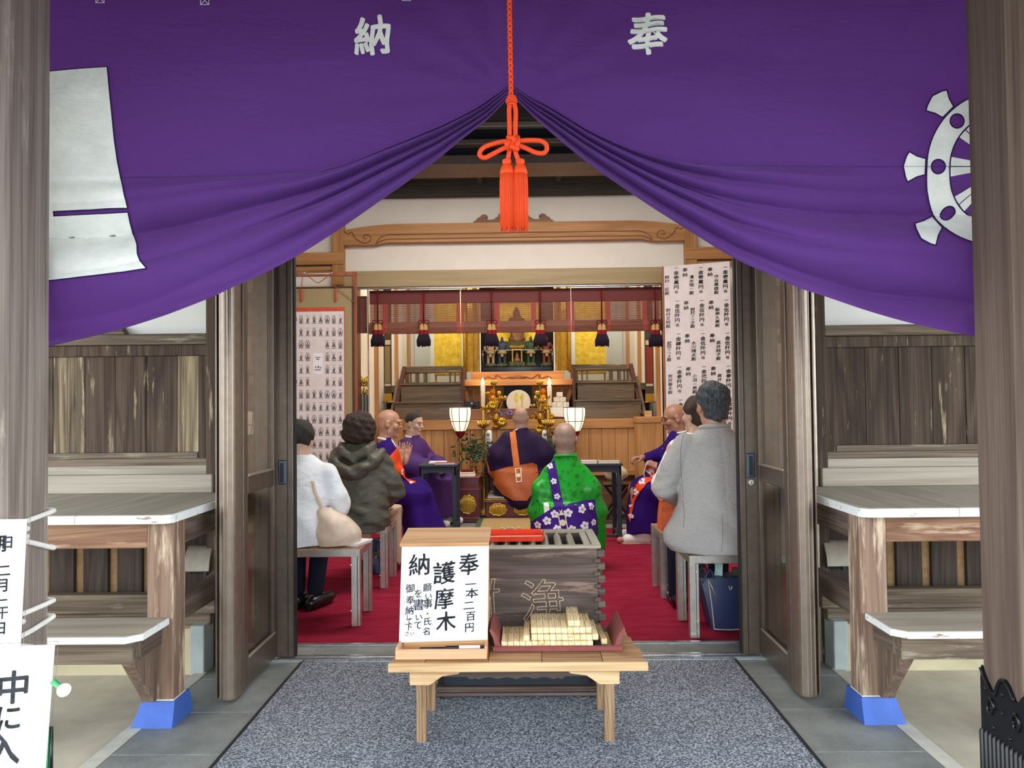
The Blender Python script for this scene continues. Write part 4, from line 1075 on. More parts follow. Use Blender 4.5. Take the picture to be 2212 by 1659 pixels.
m = M()
m.tube(spline([A2(1100, 316, -.004), A2(1085, 322, -.006), A2(1062, 334), A2(1047, 341), A2(1037, 336), A2(1038, 326), A2(1050, 316), A2(1075, 308), A2(1097, 305, -.004)], 7), RC, 9)
m.build('bow_loop', MT['cord'], r, smooth=180)
m = M()
m.tube(spline([A2(1115, 305, -.004), A2(1140, 303), A2(1166, 304), A2(1179, 311), A2(1181, 323), A2(1173, 331), A2(1156, 329), A2(1136, 320), A2(1117, 313, -.004)], 7), RC, 9)
m.build('bow_loop', MT['cord'], r, smooth=180)
m = M()
for a, b, c in (((1097, 296), (1110, 300), (1108, 312)), ((1118, 296), (1119, 308), (1112, 320)), ((1119, 322), (1107, 318), (1104, 308)), ((1098, 322), (1095, 311), (1102, 302))):
    m.tube(spline([A2(*a, -.006), A2(*b, -.020), A2(*c, -.010)], 6), RC * 1.05, 9)
m.ball(A2(1107.5, 309), (.012, .009, .012), 12, 8)
m.build('knot', MT['cord'], r, smooth=180)
m = M(); m.tube(spline([A2(1103, 318), A2(1100, 330), A2(1097, 345)], 5), RC, 9); m.tube(spline([A2(1111, 318), A2(1114, 330), A2(1119, 345)], 5), RC, 9); m.build('tassel_stem', MT['cord'], r, smooth=180)
for x, nm in ((1095, 'tassel'), (1123.5, 'tassel')):
    c = A2(x, 343); k = YR / F_PX; z0 = c.z
    t = M().lathe([(.004, 0), (.012, -.003), (.0135, -.008), (.0115, -.013), (.010, -.016), (.0155, -.022), (.0195, -.034), (.0205, -.042), (.0190, -.044)], c, 20).build('tassel', MT['cord'], r, smooth=50)
    m = M(); zb = A2(x, 495).z
    m.lathe([(.0175, z0 - .040 - c.z), (.0185, z0 - .06 - c.z), (.0188, zb + .02 - c.z), (.0175, zb + .004 - c.z)], c, 20)
    for i in range(64):
        a = 2 * PI * i / 64 + random.uniform(-.03, .03); rr = .0195 + random.uniform(-.0006, .0010); e = random.uniform(-.010, .006)
        pts = [(c.x + .0180 * math.cos(a), c.y + .0180 * math.sin(a), z0 - .041), (c.x + rr * math.cos(a), c.y + rr * math.sin(a), z0 - .06), (c.x + (rr + .0006) * math.cos(a), c.y + (rr + .0006) * math.sin(a), (z0 + zb) / 2), (c.x + (rr - .0005) * math.cos(a + .03), c.y + (rr - .0005) * math.sin(a + .03), zb + e)]
        m.tube(pts, .0012, 4)
    f = m.build('fringe', MT['fringe'], t, smooth=180); f['kind'] = 'stuff'
# ---- notices on the left pillar, rope, push pin
def sheet(px4, Y4, name, label, cat, chars, mat=MT['paper']):
    """paper notice in a clear cover; corners tl, tr, br, bl at photo pixels and depths"""
    P = [at(x, y, Y) for (x, y), Y in zip(px4, Y4)]
    c = sum(P, Vector()) / 4; r = thing(name, label, cat, tuple(c))
    nrm = (P[1] - P[0]).cross(P[3] - P[0]).normalized()
    if nrm.y > 0: nrm = -nrm
    def q(u, v, o): return tuple(P[0].lerp(P[1], u).lerp(P[3].lerp(P[2], u), v) + nrm * o)
    m = M(); vs = [q(u, v, o) for o in (-.002, .0) for u, v in ((0, 0), (1, 0), (1, 1), (0, 1))]
    m.add(vs, [(4, 5, 6, 7), (3, 2, 1, 0), (0, 1, 5, 4), (1, 2, 6, 5), (2, 3, 7, 6), (3, 0, 4, 7)]); m.build('sheet', mat, r, fix=True)
    m = M(); e = .006; W_ = (P[1] - P[0]).length; H_ = (P[3] - P[0]).length; eu, ev = e / W_, e / H_
    for (u0, u1, v0, v1) in ((-eu, 0, -ev, 1 + ev), (1, 1 + eu, -ev, 1 + ev), (0, 1, -ev, 0), (0, 1, 1, 1 + ev)):
        vs = [q(u, v, o) for o in (-.003, .001) for u, v in ((u0, v0), (u1, v0), (u1, v1), (u0, v1))]
        m.add(vs, [(4, 5, 6, 7), (3, 2, 1, 0), (0, 1, 5, 4), (1, 2, 6, 5), (2, 3, 7, 6), (3, 0, 4, 7)])
    m.build('cover_border', MT['plastic_clear'], r, fix=True)
    m = M()
    for ch, u, v, h in chars:
        gv, gf = glyph(ch, 0.024)
        m.add([q(u + a * h / W_, v - b * h / H_, .0006) for a, b in [(a * .95, b + .06 * a) for a, b in gv]], gf)
    m.build('lettering', MT['ink_grey'], r)
    return r
sheet([(-150, 1124), (59, 1121), (45, 1397), (-150, 1402)], [1.90, 1.96, 1.96, 1.90], 'notice_sheet', 'upper white notice with brush-written date tied to the left pillar', 'notice',
      [('期', .70, .19, .045), ('日', .80, .18, .034), ('二', .775, .40, .034), ('月', .765, .515, .036), ('二', .77, .66, .032), ('十', .775, .735, .030), ('日', .76, .85, .034), ('時', .52, .25, .036), ('午', .5, .45, .036)])
sheet([(-190, 1404), (119, 1392), (97, 1690), (-190, 1700)], [1.66, 1.74, 1.74, 1.66], 'notice_board', 'lower white notice with large brush letters, pinned by a green pin', 'notice',
      [('中', .715, .30, .075), ('に', .69, .52, .062), ('入', .665, .745, .075), ('御', .35, .3, .06), ('覧', .33, .55, .06)])
NB = bpy.data.objects['notice_board']
P = [at(80, 1575, 1.762), at(106, 1575, 1.768), at(101, 1700, 1.768), at(70, 1700, 1.762)]
m = M(); m.add([tuple(p) for p in P] + [tuple(p + Vector((0, .012, 0))) for p in P], [(3, 2, 1, 0), (4, 5, 6, 7), (0, 1, 5, 4), (1, 2, 6, 5), (2, 3, 7, 6), (3, 0, 4, 7)]); m.build('green_backing', MT['green_plastic'], NB, fix=True)
M().tube([at(109, 1570, 1.775), at(108, 1720, 1.775)], .006, 8).build('stand_rod', MT['iron'], NB, smooth=180)
r = thing('push_pin', 'green plastic push pin with white cap stuck in the lower notice', 'pin', tuple(at(118, 1475, 1.73)))
a, b = at(117, 1474, 1.735), at(137, 1490, 1.70)
M().tube([a, a.lerp(b, .3), a.lerp(b, .55), b], [.0075, .0055, .0065, .0085], 12).build('shaft', MT['green_plastic'], r, smooth=40)
d = (b - a).normalized(); M().tube([b, b + d * .004, b + d * .007], [.0145, .015, .010], 14).build('cap', MT['paper'], r, smooth=40)
r = thing('white_rope', 'white cotton rope wound round the left pillar to hold the notices', 'rope', tuple(at(95, 1230, 2.1)))
for a, b in (((60, 1142), (104, 1104)), ((58, 1159), (104, 1183)), ((50, 1343), (104, 1298)), ((70, 1398), (102, 1333))):
    pts = []
    Pa = at(a[0], a[1], 1.985); pts.append(Pa); 
    for t in (0.0, .5, 1.0):
        p = at(a[0] + (b[0] - a[0]) * (.12 + .88 * t), a[1] + (b[1] - a[1]) * (.12 + .88 * t), 2.2)
        y = 2.02 + .185 * t; k = (sx(-1, 1.326)) ; pts.append(Vector((k, y, at(a[0] + (b[0] - a[0]) * (.12 + .88 * t), a[1] + (b[1] - a[1]) * (.12 + .88 * t), y).z)))
    pts.append(Vector((sx(-1, 1.333), 2.2085, pts[-1].z + .002))); pts.append(Vector((sx(-1, 1.345), 2.212, pts[-1].z))); pts.append(Vector((sx(-1, 1.40), 2.212, pts[-1].z)))
    M().tube(spline(pts, 5), .0075, 8).build('rope_turn', MT['rope_white'], r, smooth=180)
# ---- iron shoe of the right pillar
xp = sx(1, 1.332)
def plate(u0, sgn, face, nm):
    # outline in (u along the face from the far corner, z)
    o = [(0, -.03), (0, .46), (.006, .498), (.018, .478), (.030, .462), (.042, .452), (.050, .440), (.064, .432), (.074, .440), (.080, .462), (.092, .486), (.110, .494), (.128, .484), (.140, .462), (.150, .452), (.165, .452), (.178, .470), (.2, .49), (.2, -.03)]
    if face == 'side':
        return M().prism([(2.2 - u, z) for u, z in o], 'x', xp - .006, xp).build(nm, MT['iron'], PILLAR_R, fix=True, smooth=30)
    return M().prism([(xp + .2 - u, z) for u, z in o], 'y', 1.993, 2.0).build(nm, MT['iron'], PILLAR_R, fix=True, smooth=30)
a = plate(0, 1, 'side', 'iron_fitting'); b = plate(0, 1, 'front', 'iron_fitting')
m = M()
for c, s_ in ((.045, 1), (.155, -1)):
    pts = [(c + s_ * .018 * math.cos(t) * (1 - t / 14), .395 + .026 * math.sin(t) * (1 - t / 14)) for t in [k * .35 for k in range(20)]]
    m.tube([(xp - .007, 2.2 - u, z) for u, z in pts], .0055, 7)
m.tube([(xp - .007, 2.2 - u, z) for u, z in spline([(x, y, 0) for x, y in ((.004, .49), (.02, .468), (.05, .44), (.068, .438), (.078, .462), (.095, .486), (.112, .489), (.13, .476), (.15, .452))], 5) for u, z in [(u, z)] ] if False else [(xp - .007, 2.2 - p.x, p.y) for p in spline([(.004, .49, 0), (.02, .468, 0), (.05, .44, 0), (.068, .438, 0), (.078, .462, 0), (.095, .486, 0), (.112, .489, 0), (.13, .476, 0), (.15, .452, 0)], 5)], .005, 7)
for u, z in ((.025, .44), (.1, .45), (.1, .40), (.06, .345), (.13, .345)): m.ball((xp - .006, 2.2 - u, z), .006, 8, 6)
m.build('iron_scroll', MT['iron'], a, smooth=180)
m = M()
for k in range(11):
    u = .008 + k * .0185; m.tube([(xp - .006, 2.2 - u, -.02), (xp - .008, 2.2 - u, .315), (xp - .006, 2.2 - u, .326)], [.0085, .0085, .003], 8)
    m.tube([(xp + .2 - u, 1.994, -.02), (xp + .2 - u, 1.992, .315), (xp + .2 - u, 1.994, .326)], [.0085, .0085, .003], 8)
m.build('iron_fluting', MT['iron'], a, smooth=60)
# ================================================================ low table, sign, offering box, prayer sticks
ZT = 0.328
tl, tr_ = at(838, 1430, 2.74), at(1400, 1424, 2.74)
r = thing('offering_table', 'low golden wooden table with scroll brackets on the grey mat', 'table', (XC, 2.93, 0))
yb = 3.12; ym = 2.90
js = [tl.x + .008, at(921, 1415, 2.8).x, at(1056, 1415, 2.8).x, at(1170, 1415, 2.8).x, at(1300, 1415, 2.8).x, tr_.x - .008]
for k in range(5): M().box(js[k] + .0008, js[k + 1] - .0008, 2.752, ym - .001, ZT - .026, ZT - (k % 2) * .0012, .0015).build('top_board', MT['tabletop'], r)
M().box(js[0] + .012, js[2], ym + .0005, yb - .085, ZT - .026, ZT - .001, .002).build('top_board', MT['tabletop'], r)
M().box(js[2], js[5] - .014, ym + .0005, yb - .085, ZT - .026, ZT, .002).build('top_board', MT['tabletop'], r)
M().box(js[0] + .02, js[5] - .022, yb - .084, yb, ZT - .026, ZT - .002, .002).build('top_board', MT['tabletop'], r)
M().box(tl.x, tr_.x, 2.738, 2.7515, ZT - .032, ZT - .0005, .002).build('front_nosing', MT['pine_x'], r)
# scroll brackets (front and back) and legs
bL = [(885, 1447), (885, 1480), (928, 1480), (935, 1475), (955, 1461), (975, 1458), (990, 1456), (996, 1449), (996, 1447)]
for Y in (2.80, 3.085):
    pts = [(at(x, y, 2.8).x, at(x, y, 2.8).z) for x, y in bL]
    z0 = ZT - .0262; pts = [(x, min(z, z0)) for x, z in pts]; pts[0] = (pts[0][0], z0); pts[-1] = (pts[-1][0], z0)
    M().prism(pts, 'y', Y, Y + .026).build('scroll_bracket', MT['pine_x'], r, fix=True)
    M().prism([(2 * XC - x - .002, z) for x, z in pts], 'y', Y, Y + .026).build('scroll_bracket', MT['pine_x'], r, fix=True)
for s in (-1, 1):
    for Y in (2.827, 3.112):
        y1 = Y + .028 if Y < 3 else Y + .026
        a = -.408 if s < 0 else .282
        m = M(); m.rings([[(a, Y, .013), (a + .036, Y, .013), (a + .036, y1, .013), (a, y1, .013)], [(a + .001, Y, .30), (a + .037, Y, .30), (a + .037, y1, .30), (a + .001, y1, .30)]]); m.build('leg', MT['leg_wood'], r, fix=True)
    M().box(a + .004, a + .032, 2.855, 3.112, .215, .262, .002).build('side_rail', MT['leg_wood'], r)
    M().lathe([(.006, 0), (.0055, -.004), (0, -.005)], (a + .018, 2.8265, .235), 10, 'y').build('peg', MT['steel'], r)
# ---- sign box with the brush-written price sheet
def signx(px, Y): return at(px, 1280, Y).x
x0, x1 = at(868, 1280, 2.86).x, at(1055, 1280, 2.86).x
r = thing('donation_sign', 'wooden sign box with a white brush-written price sheet on the low table', 'sign', ((x0 + x1) / 2, 2.9, ZT))
zt = .734
M().prism([(2.872, ZT + .001), (2.866, zt - .004), (3.04, zt + .012), (3.04, ZT + .001)], 'x', x0 + .006, x1 - .004).build('sign_body', MT['sign_wood'], r, fix=True)
for k in range(3):
    ya, yb2 = 2.842 + k * .071, 2.842 + (k + 1) * .071 - .0012
    za, zb = zt + (k * .0075), zt + ((k + 1) * .0075)
    M().prism([(ya, za - .011), (ya, za + .002), (yb2, zb + .002), (yb2, zb - .011)], 'x', x0 - .004, x1 + .004).build('lid_board', MT['sign_wood'], r, fix=True)
Pp = [at(868, 1178, 2.853), at(1056, 1171, 2.853), at(1053, 1382, 2.862), at(862, 1388, 2.862)]
def pq(px, py, o=0.0):
    """paper position from picture measurements"""
    u = (px - 865) / 190.0; v = (py - 1177.5 + (px - 868) * .035) / 209.0
    p = Pp[0].lerp(Pp[1], u).lerp(Pp[3].lerp(Pp[2], u), v); return Vector((p.x, p.y - o, p.z))
m = M(); q = [tuple(p) for p in Pp] + [tuple(p + Vector((0, .003, 0))) for p in Pp]
m.add(q, [(3, 2, 1, 0), (4, 5, 6, 7), (0, 1, 5, 4), (1, 2, 6, 5), (2, 3, 7, 6), (3, 0, 4, 7)]); m.build('price_sheet', MT['paper'], r, fix=True)
m = M(); fnp = lambda x, y: tuple(pq(x, -y, .0007))
big = [('奉', 1012, 1218, 49, .92), ('納', 905, 1219, 49, .98), ('護', 959, 1237, 50), ('摩', 960, 1292, 47, .93), ('木', 965, 1341, 44), ('一', 1017, 1261, 22, 1.15), ('本', 1020, 1280, 22, 1.35), ('二', 1014, 1306, 22, 1.15), ('百', 1018, 1329, 22, 1.0), ('円', 1016, 1353, 22, 1.0)]
write(m, [(c, x, -y, h, *k) for c, x, y, h, *k in big], fnp, .020, .10)
sm_ = [('願', 923, 1268, 19), ('い', 926, 1287, 17), ('事', 925, 1303, 22), ('・', 925, 1324, 16), ('氏', 925, 1341, 19), ('名', 924, 1362, 18), ('を', 904, 1281, 20), ('書', 905, 1305, 26), ('い', 906, 1332, 17), ('て', 905, 1349, 20), ('御', 886, 1270, 20), ('奉', 887, 1295, 20), ('納', 886, 1317, 20), ('し', 884, 1331, 13), ('て', 886, 1341, 16), ('下', 885, 1353, 17), ('さ', 882, 1367, 11), ('い', 893, 1367, 10)]
write(m, [(c, x, -y, h) for c, x, y, h in sm_], fnp, .018, .10)
m.build('brush_lettering', MT['ink_grey'], r)
# pen tray
M().box(x0 - .012, x1 - .004, 2.775, 2.787, ZT + .001, ZT + .037, .002).build('tray_front', MT['sign_wood2'], r)
M().box(x0 - .012, x1 - .004, 2.787, 2.866, ZT + .001, ZT + .010).build('tray_floor', MT['sign_wood'], r)
for xx in (x0 - .012, x1 - .013): M().box(xx, xx + .009, 2.787, 2.866, ZT + .010, ZT + .042, .001).build('tray_end', MT['sign_wood2'], r)
def pen(a, b, label, barrel, rr):
    a = Vector(a); b = Vector(b); q = thing('pen', label, 'pen', tuple(a.lerp(b, .5)))
    d = (b - a).normalized()
    M().tube([a, a.lerp(b, .02), a.lerp(b, .34)], [rr * .7, rr, rr], 10).build('pen_cap', MT['iron'], q, smooth=40)
    M().tube([a.lerp(b, .34), a.lerp(b, .86)], [rr * .92, rr * .92], 10).build('pen_barrel', barrel, q, smooth=40)
    M().tube([a.lerp(b, .86), b], [rr * .95, rr * .75], 10).build('pen_end', MT['iron'], q, smooth=40)
pen((at(962, 1395, 2.80).x, 2.80, ZT + .0365), (at(1049, 1395, 2.80).x, 2.806, ZT + .0365), 'thick black and white felt pen lying in the sign tray', MT['paper'], .0065)
pen((at(905, 1400, 2.80).x, 2.815, ZT + .030), (at(985, 1399, 2.80).x, 2.80, ZT + .036), 'thin dark pen lying in the sign tray', MT['trouser'], .0035)
for p_ in ('pen', 'pen.001'): pass
for s_ in (0, 1): M().box(x0 + .03 + s_ * .20, x0 + .045 + s_ * .20, 2.79, 2.815, ZT + .010, ZT + .027).build('pen_rest', MT['sign_wood2'], r)
# ---- offering box
BX0, BX1 = sx(-1, .355), sx(1, .355); BY0, BY1 = 3.20, 3.60; BZ = .655
r = thing('offering_box', 'large dark wooden offering box with slatted top behind the low table', 'offering box', (XC, 3.4, .0))
bot = []
for k in range(41):
    t = k / 40; u = abs(t - .5) * 2
    z = .105 + (.012 if u > .55 else 0) + (.010 * abs(math.sin(u * 14)) if u < .55 else 0)
    bot.append((BX0 + .012 + (BX1 - BX0 - .024) * t, z))
M().prism([(BX0 + .012, BZ - .012), (BX1 - .012, BZ - .012)] + bot[::-1], 'y', BY0, BY0 + .03).build('front_panel', MT['box_wood'], r, fix=True)
M().box(BX0, BX0 + .03, BY0 + .03, BY1, .11, BZ - .012, .003).build('side_panel', MT['box_wood'], r)
M().box(BX1 - .03, BX1, BY0 + .03, BY1, .11, BZ - .012, .003).build('side_panel', MT['box_wood'], r)
M().box(BX0 + .012, BX1 - .012, BY1 - .03, BY1, .11, BZ - .012, .003).build('back_panel', MT['box_wood'], r)
M().box(BX0 + .03, BX1 - .03, BY0 + .03, BY1 - .03, .12, .14).build('box_bottom', MT['box_wood'], r)
n = 9; st = .053
for s in (-1, 1):
    for k in range(n):
        z1 = BZ - .020 - k * st
        xe = BX1 if s > 0 else BX0
        M().box(xe - s * .013, xe + s * .020, BY0 + .002, BY0 + .029, z1 - .030, z1, .004).build('joint_tab', MT['box_wood'], r)
        if k < n - 1: M().box(xe - s * .026, xe - s * .0, BY0 - .012, BY0 + .03, z1 - .050, z1 - .033, .003).build('joint_tenon', MT['box_wood'], r)
M().box(BX0 - .004, BX1 + .004, BY0 - .006, BY0 + .032, BZ - .012, BZ, .003).build('rim_board', MT['box_rim'], r)
M().box(BX0 - .004, BX1 + .004, BY1 - .03, BY1 + .004, BZ - .012, BZ + .004, .003).build('rim_board', MT['box_rim'], r)
for s in (-1, 1):
    xe = BX1 if s > 0 else BX0
    M().box(xe - s * .030, xe + s * .006, BY0 + .033, BY1 - .031, BZ - .012, BZ + .001, .003).build('rim_board', MT['slat_grey'], r)
    M().box(xe - s * .062, xe - s * .033, BY0 + .033, BY1 - .031, BZ - .016, BZ - .003, .003).build('rim_board', MT['slat_grey'], r)
k = 0; xs_ = BX0 + .085
while xs_ < BX1 - .07:
    M().prism([(xs_ - .015, BZ - .045), (xs_ - .015, BZ - .022), (xs_, BZ - .002), (xs_ + .015, BZ - .022), (xs_ + .015, BZ - .045)], 'y', BY0 + .033, BY1 - .031).build('top_slat', MT['slat_grey'], r, fix=True); xs_ += .0575
M().box(BX0 + .03, BX1 - .03, BY0 + .2, BY0 + .225, BZ - .075, BZ - .046).build('slat_bearer', MT['box_rim'], r)
for z0, z1, o in ((.034, .046, .0), (.048, .058, .008), (.060, .072, .0)): M().box(BX0 + .02 + o, BX1 - .02 - o, BY0 + .004 + o, BY1 - .004 - o, z0, z1, .003).build('base_moulding', MT['box_wood'], r)
M().box(BX0 + .05, BX1 - .05, BY0 + .03, BY1 - .03, .072, .12).build('plinth', MT['handle_dk'], r)
for s in (-1, 1):
    for y in (BY0 + .04, BY1 - .04):
        x = (BX1 - .04) if s > 0 else (BX0 + .04)
        w_ = M().lathe([(.004, -.009), (.0105, -.009), (.0105, .009), (.004, .009)], (x, y, .0235), 16, 'x').build('caster', MT['rubber'], r, smooth=40)
        M().lathe([(.0055, -.0105), (.0055, .0105)], (x, y, .0235), 10, 'x').build('caster_hub', MT['steel'], w_)
# cut outlines of the characters on its face
def outline_tubes(m, ch, cx, cz, h, y, rr):
    cu = bpy.data.curves.new('o', 'FONT'); cu.body = ch; ob = bpy.data.objects.new('o', cu); me = bpy.data.meshes.new_from_object(ob)
    from collections import Counter
    ec = Counter(tuple(sorted((a, b))) for p in me.polygons for a, b in p.edge_keys)
    for (a, b), c in ec.items():
        if c == 1:
            P0, P1 = me.vertices[a].co, me.vertices[b].co
            f = lambda p: (cx + (p.x - .5) * h + .02 * h * math.sin(9 * p.y), y, cz + (p.y - .38) * h + .05 * h * (p.x - .5))
            m.tube([f(P0), f(P1)], rr, 4)
    bpy.data.objects.remove(ob); bpy.data.curves.remove(cu); bpy.data.meshes.remove(me)
m = M(); outline_tubes(m, '浄', at(1172, 1292, 3.2).x, at(1172, 1296, 3.2).z, .185, BY0 - .0003, .0011); outline_tubes(m, '財', at(1036, 1292, 3.2).x, at(1036, 1296, 3.2).z, .185, BY0 - .0003, .0011)
m.build('carved_lettering', MT['stick'], r)
# vermilion tray lying on the box top
r = thing('red_tray', 'shallow vermilion lacquer tray lying on top of the offering box', 'tray', (at(1115, 1150, 3.33).x, 3.35, BZ))
a, b = at(1048, 1155, 3.32).x, at(1170, 1155, 3.32).x
M().box(a, b, 3.30, 3.46, BZ + .001, BZ + .006, .001).build('tray_floor', MT['lacquer_red'], r)
for (p, q, o) in (((a, 3.30), (b, 3.30), (0, -.012)), ((b, 3.46), (a, 3.46), (0, .012)), ((b, 3.30), (b, 3.46), (.012, 0)), ((a, 3.46), (a, 3.30), (-.012, 0))):
    vs = [(p[0], p[1], BZ + .001), (q[0], q[1], BZ + .001), (q[0] + o[0] * 1.0 + (o[1] * 0), q[1] + o[1], BZ + .026), (p[0] + o[0], p[1] + o[1], BZ + .026)]
    dx, dy = -o[0] * .25, -o[1] * .25
    vs += [(x + dx, y + dy, z + .001) for x, y, z in vs]
    M().add(vs, [(0, 1, 2, 3), (7, 6, 5, 4), (0, 4, 5, 1), (1, 5, 6, 2), (2, 6, 7, 3), (3, 7, 4, 0)]).build('tray_side', MT['lacquer_red'], r, fix=True)
# ---- worn lacquer tray with prayer sticks
r = thing('stick_tray', 'worn maroon lacquer tray with flared ends holding pale prayer sticks', 'tray', (at(1200, 1390, 2.88).x, 2.97, ZT))
a, b = at(1064, 1396, 2.86).x, at(1345, 1396, 2.86).x
M().box(a, b, 2.862, 3.09, ZT + .001, ZT + .012, .002).build('tray_floor', MT['lacquer_black'], r)
M().box(a, b, 2.853, 2.862, ZT + .001, ZT + .022, .003).build('tray_rim', MT['lacquer_maroon'], r)
M().box(a, b, 3.09, 3.10, ZT + .001, ZT + .022, .003).build('tray_rim', MT['lacquer_maroon'], r)
for s, x in ((-1, a), (1, b)):
    prof = [(-.010, .012), (-.004, .030), (.0, .050), (.014, .078), (.008, .086), (-.006, .070), (-.016, .050), (-.024, .030), (-.034, .012)]
    M().prism([(x + s * (u - .002), ZT + z) for u, z in prof], 'y', 2.862, 3.09).build('flared_end', MT['lacquer_maroon'], r, fix=True, smooth=40)
SW = .0228; SH = .0215; SL = .20
k = 2.9 / F_PX
proto = [None]
ords = ['first', 'second', 'third', 'fourth', 'fifth', 'sixth', 'seventh', 'eighth', 'ninth', 'tenth', 'eleventh', 'twelfth', 'thirteenth', 'fourteenth', 'fifteenth', 'sixteenth', 'seventeenth']
def stick(x, y0, lay_, label, stamp=True, rz=0.0):
    z = ZT + .0125 + lay_ * (SH + .0004)
    if proto[0] is None:
        q = thing('prayer_stick', None, 'prayer stick', (x + SW / 2, y0 + SL / 2, z), 'pale prayer sticks stacked in the lacquer tray')
        M().box(x, x + SW - .0006, y0, y0 + SL, z, z + SH, .0018).build('stick_body', MT['stick'], q)
        m = M(); fn = lambda u, v: (x + SW / 2 - .0003 + u, y0 + SL - .022 + v, z + SH + .0003)
        write(m, [('奉', 0, .008, .0135), ('・', 0, -.062, .030)], fn, .02, .05)
        m.build('ink_stamp', MT['ink_grey'], q); proto[0] = q
        q['label'] = label
        return q
    q = copy_tree(proto[0]); q.location = (x + SW / 2, y0 + SL / 2, z); q['label'] = label; q.rotation_euler.z = rz
    return q
xa = at(1083, 1380, 2.875).x
for i in range(15): stick(xa + i * SW, 2.868 + random.uniform(0, .004), 0, 'pale prayer stick, %s from the left in the bottom layer of the tray' % ords[i])
xb = at(1148, 1370, 2.885).x
stick(at(1132, 1370, 2.88).x, 2.872, 1, 'single pale prayer stick lying alone left of the second layer', rz=-.02)
for i in range(11): stick(xb + i * SW, 2.880 + random.uniform(0, .004), 1, 'pale prayer stick, %s from the left in the second layer' % ords[i])
xc_ = at(1147, 1355, 2.893).x
for i in range(10): stick(xc_ + i * SW, 2.894 + random.uniform(0, .004), 2, 'pale prayer stick, %s from the left in the third layer' % ords[i])
xd = at(1228, 1345, 2.91).x
for i in range(2): stick(xd + i * SW, 2.91, 3, 'pale prayer stick, %s of the pair on top of the stack' % ('left' if i == 0 else 'right'), rz=-.015)
stick(at(1294, 1375, 2.89).x + .006, 2.90, 0, 'pale prayer stick leaning askew at the right end of the stack', rz=.04)
# ================================================================ people (local frame: facing +Y, x to their right)
def Rz(a): return Matrix.Rotation(a, 3, 'Z')
def head(S, c, R, sc=0.95, k=0.014, ears=True):
    def h(x, y, z): return np.array(c) + np.array(R @ Vector((x * sc, y * sc, z * sc)))
    e = lambda p, r, kk=k, op='add': S.ell(h(*p), [q * sc for q in r], kk, op, R)
    e((0, -.014, .036), (.076, .096, .084)); e((0, .018, -.035), (.061, .072, .080)); e((0, -.045, -.012), (.068, .058, .062))
    for s in (-1, 1):
        S.cap(h(s * .046, .0, -.068), h(s * .012, .062, -.098), .020 * sc, .016 * sc, k)
        e((s * .040, .058, -.022), (.026, .026, .026))
        if ears: e((s * .079, -.010, -.006), (.011, .022, .034), .006); e((s * .092, -.004, -.002), (.008, .012, .020), .006, 'sub')
    e((0, .066, -.102), (.020, .018, .017))
    S.cap(h(-.036, .074, .026), h(.036, .074, .026), .013 * sc, None, k)
    for s in (-1, 1): e((s * .032, .100, .004), (.017, .014, .011), .010, 'sub')
    S.cap(h(0, .082, .016), h(0, .106, -.022), .008 * sc, .0125 * sc, .010)
    for s in (-1, 1): e((s * .011, .096, -.026), (.009, .010, .008), .006)
    e((0, .086, -.056), (.023, .010, .0065), .006); e((0, .084, -.068), (.019, .010, .0075), .006)
    return h
def face_marks(root, h, R, T, name_skin=None, sc=.95, brow=MT['hair_black'], down=True):
    tr = lambda p: tuple(T @ Vector([float(q) for q in p]))
    for s in (-1, 1):
        m = M(); m.tube([tr(h(s * .014, .093, .027)), tr(h(s * .032, .092, .034)), tr(h(s * .050, .080, .028))], [.0028, .0036, .002], 6); m.build('eyebrow', brow, root, smooth=180)
        m = M(); m.tube([tr(h(s * .019, .088, .001)), tr(h(s * .032, .0905, -.001)), tr(h(s * .046, .083, .001))], [.0018, .0042, .0018], 6); m.build('eye', MT['hair_black'], root, smooth=180)
    m = M(); m.tube([tr(h(-.021, .092, -.061)), tr(h(0, .0975, -.0615)), tr(h(.021, .092, -.061))], [.0012, .002, .0012], 5); m.build('mouth', MT['lip'], root, smooth=180)
def glasses(root, h, T, mat):
    tr = lambda p: tuple(T @ Vector([float(q) for q in p]))
    m = M()
    for s in (-1, 1):
        m.tube([tr(h(s * .034 + .023 * math.cos(t), .107 - .006 * abs(math.cos(t)), -.002 + .017 * math.sin(t))) for t in [2 * PI * i / 16 for i in range(16)]], .0016, 5, loop=True)
        m.tube([tr(h(s * .057, .098, .004)), tr(h(s * .080, .05, .010)), tr(h(s * .084, -.005, .010)), tr(h(s * .083, -.022, -.006))], .0018, 5)
    m.tube([tr(h(-.012, .108, .002)), tr(h(.012, .108, .002))], .0016, 5)
    m.build('glasses', mat, root, smooth=180)
MT['lip'] = plain('lip_line', (140, 84, 76), 0.5)
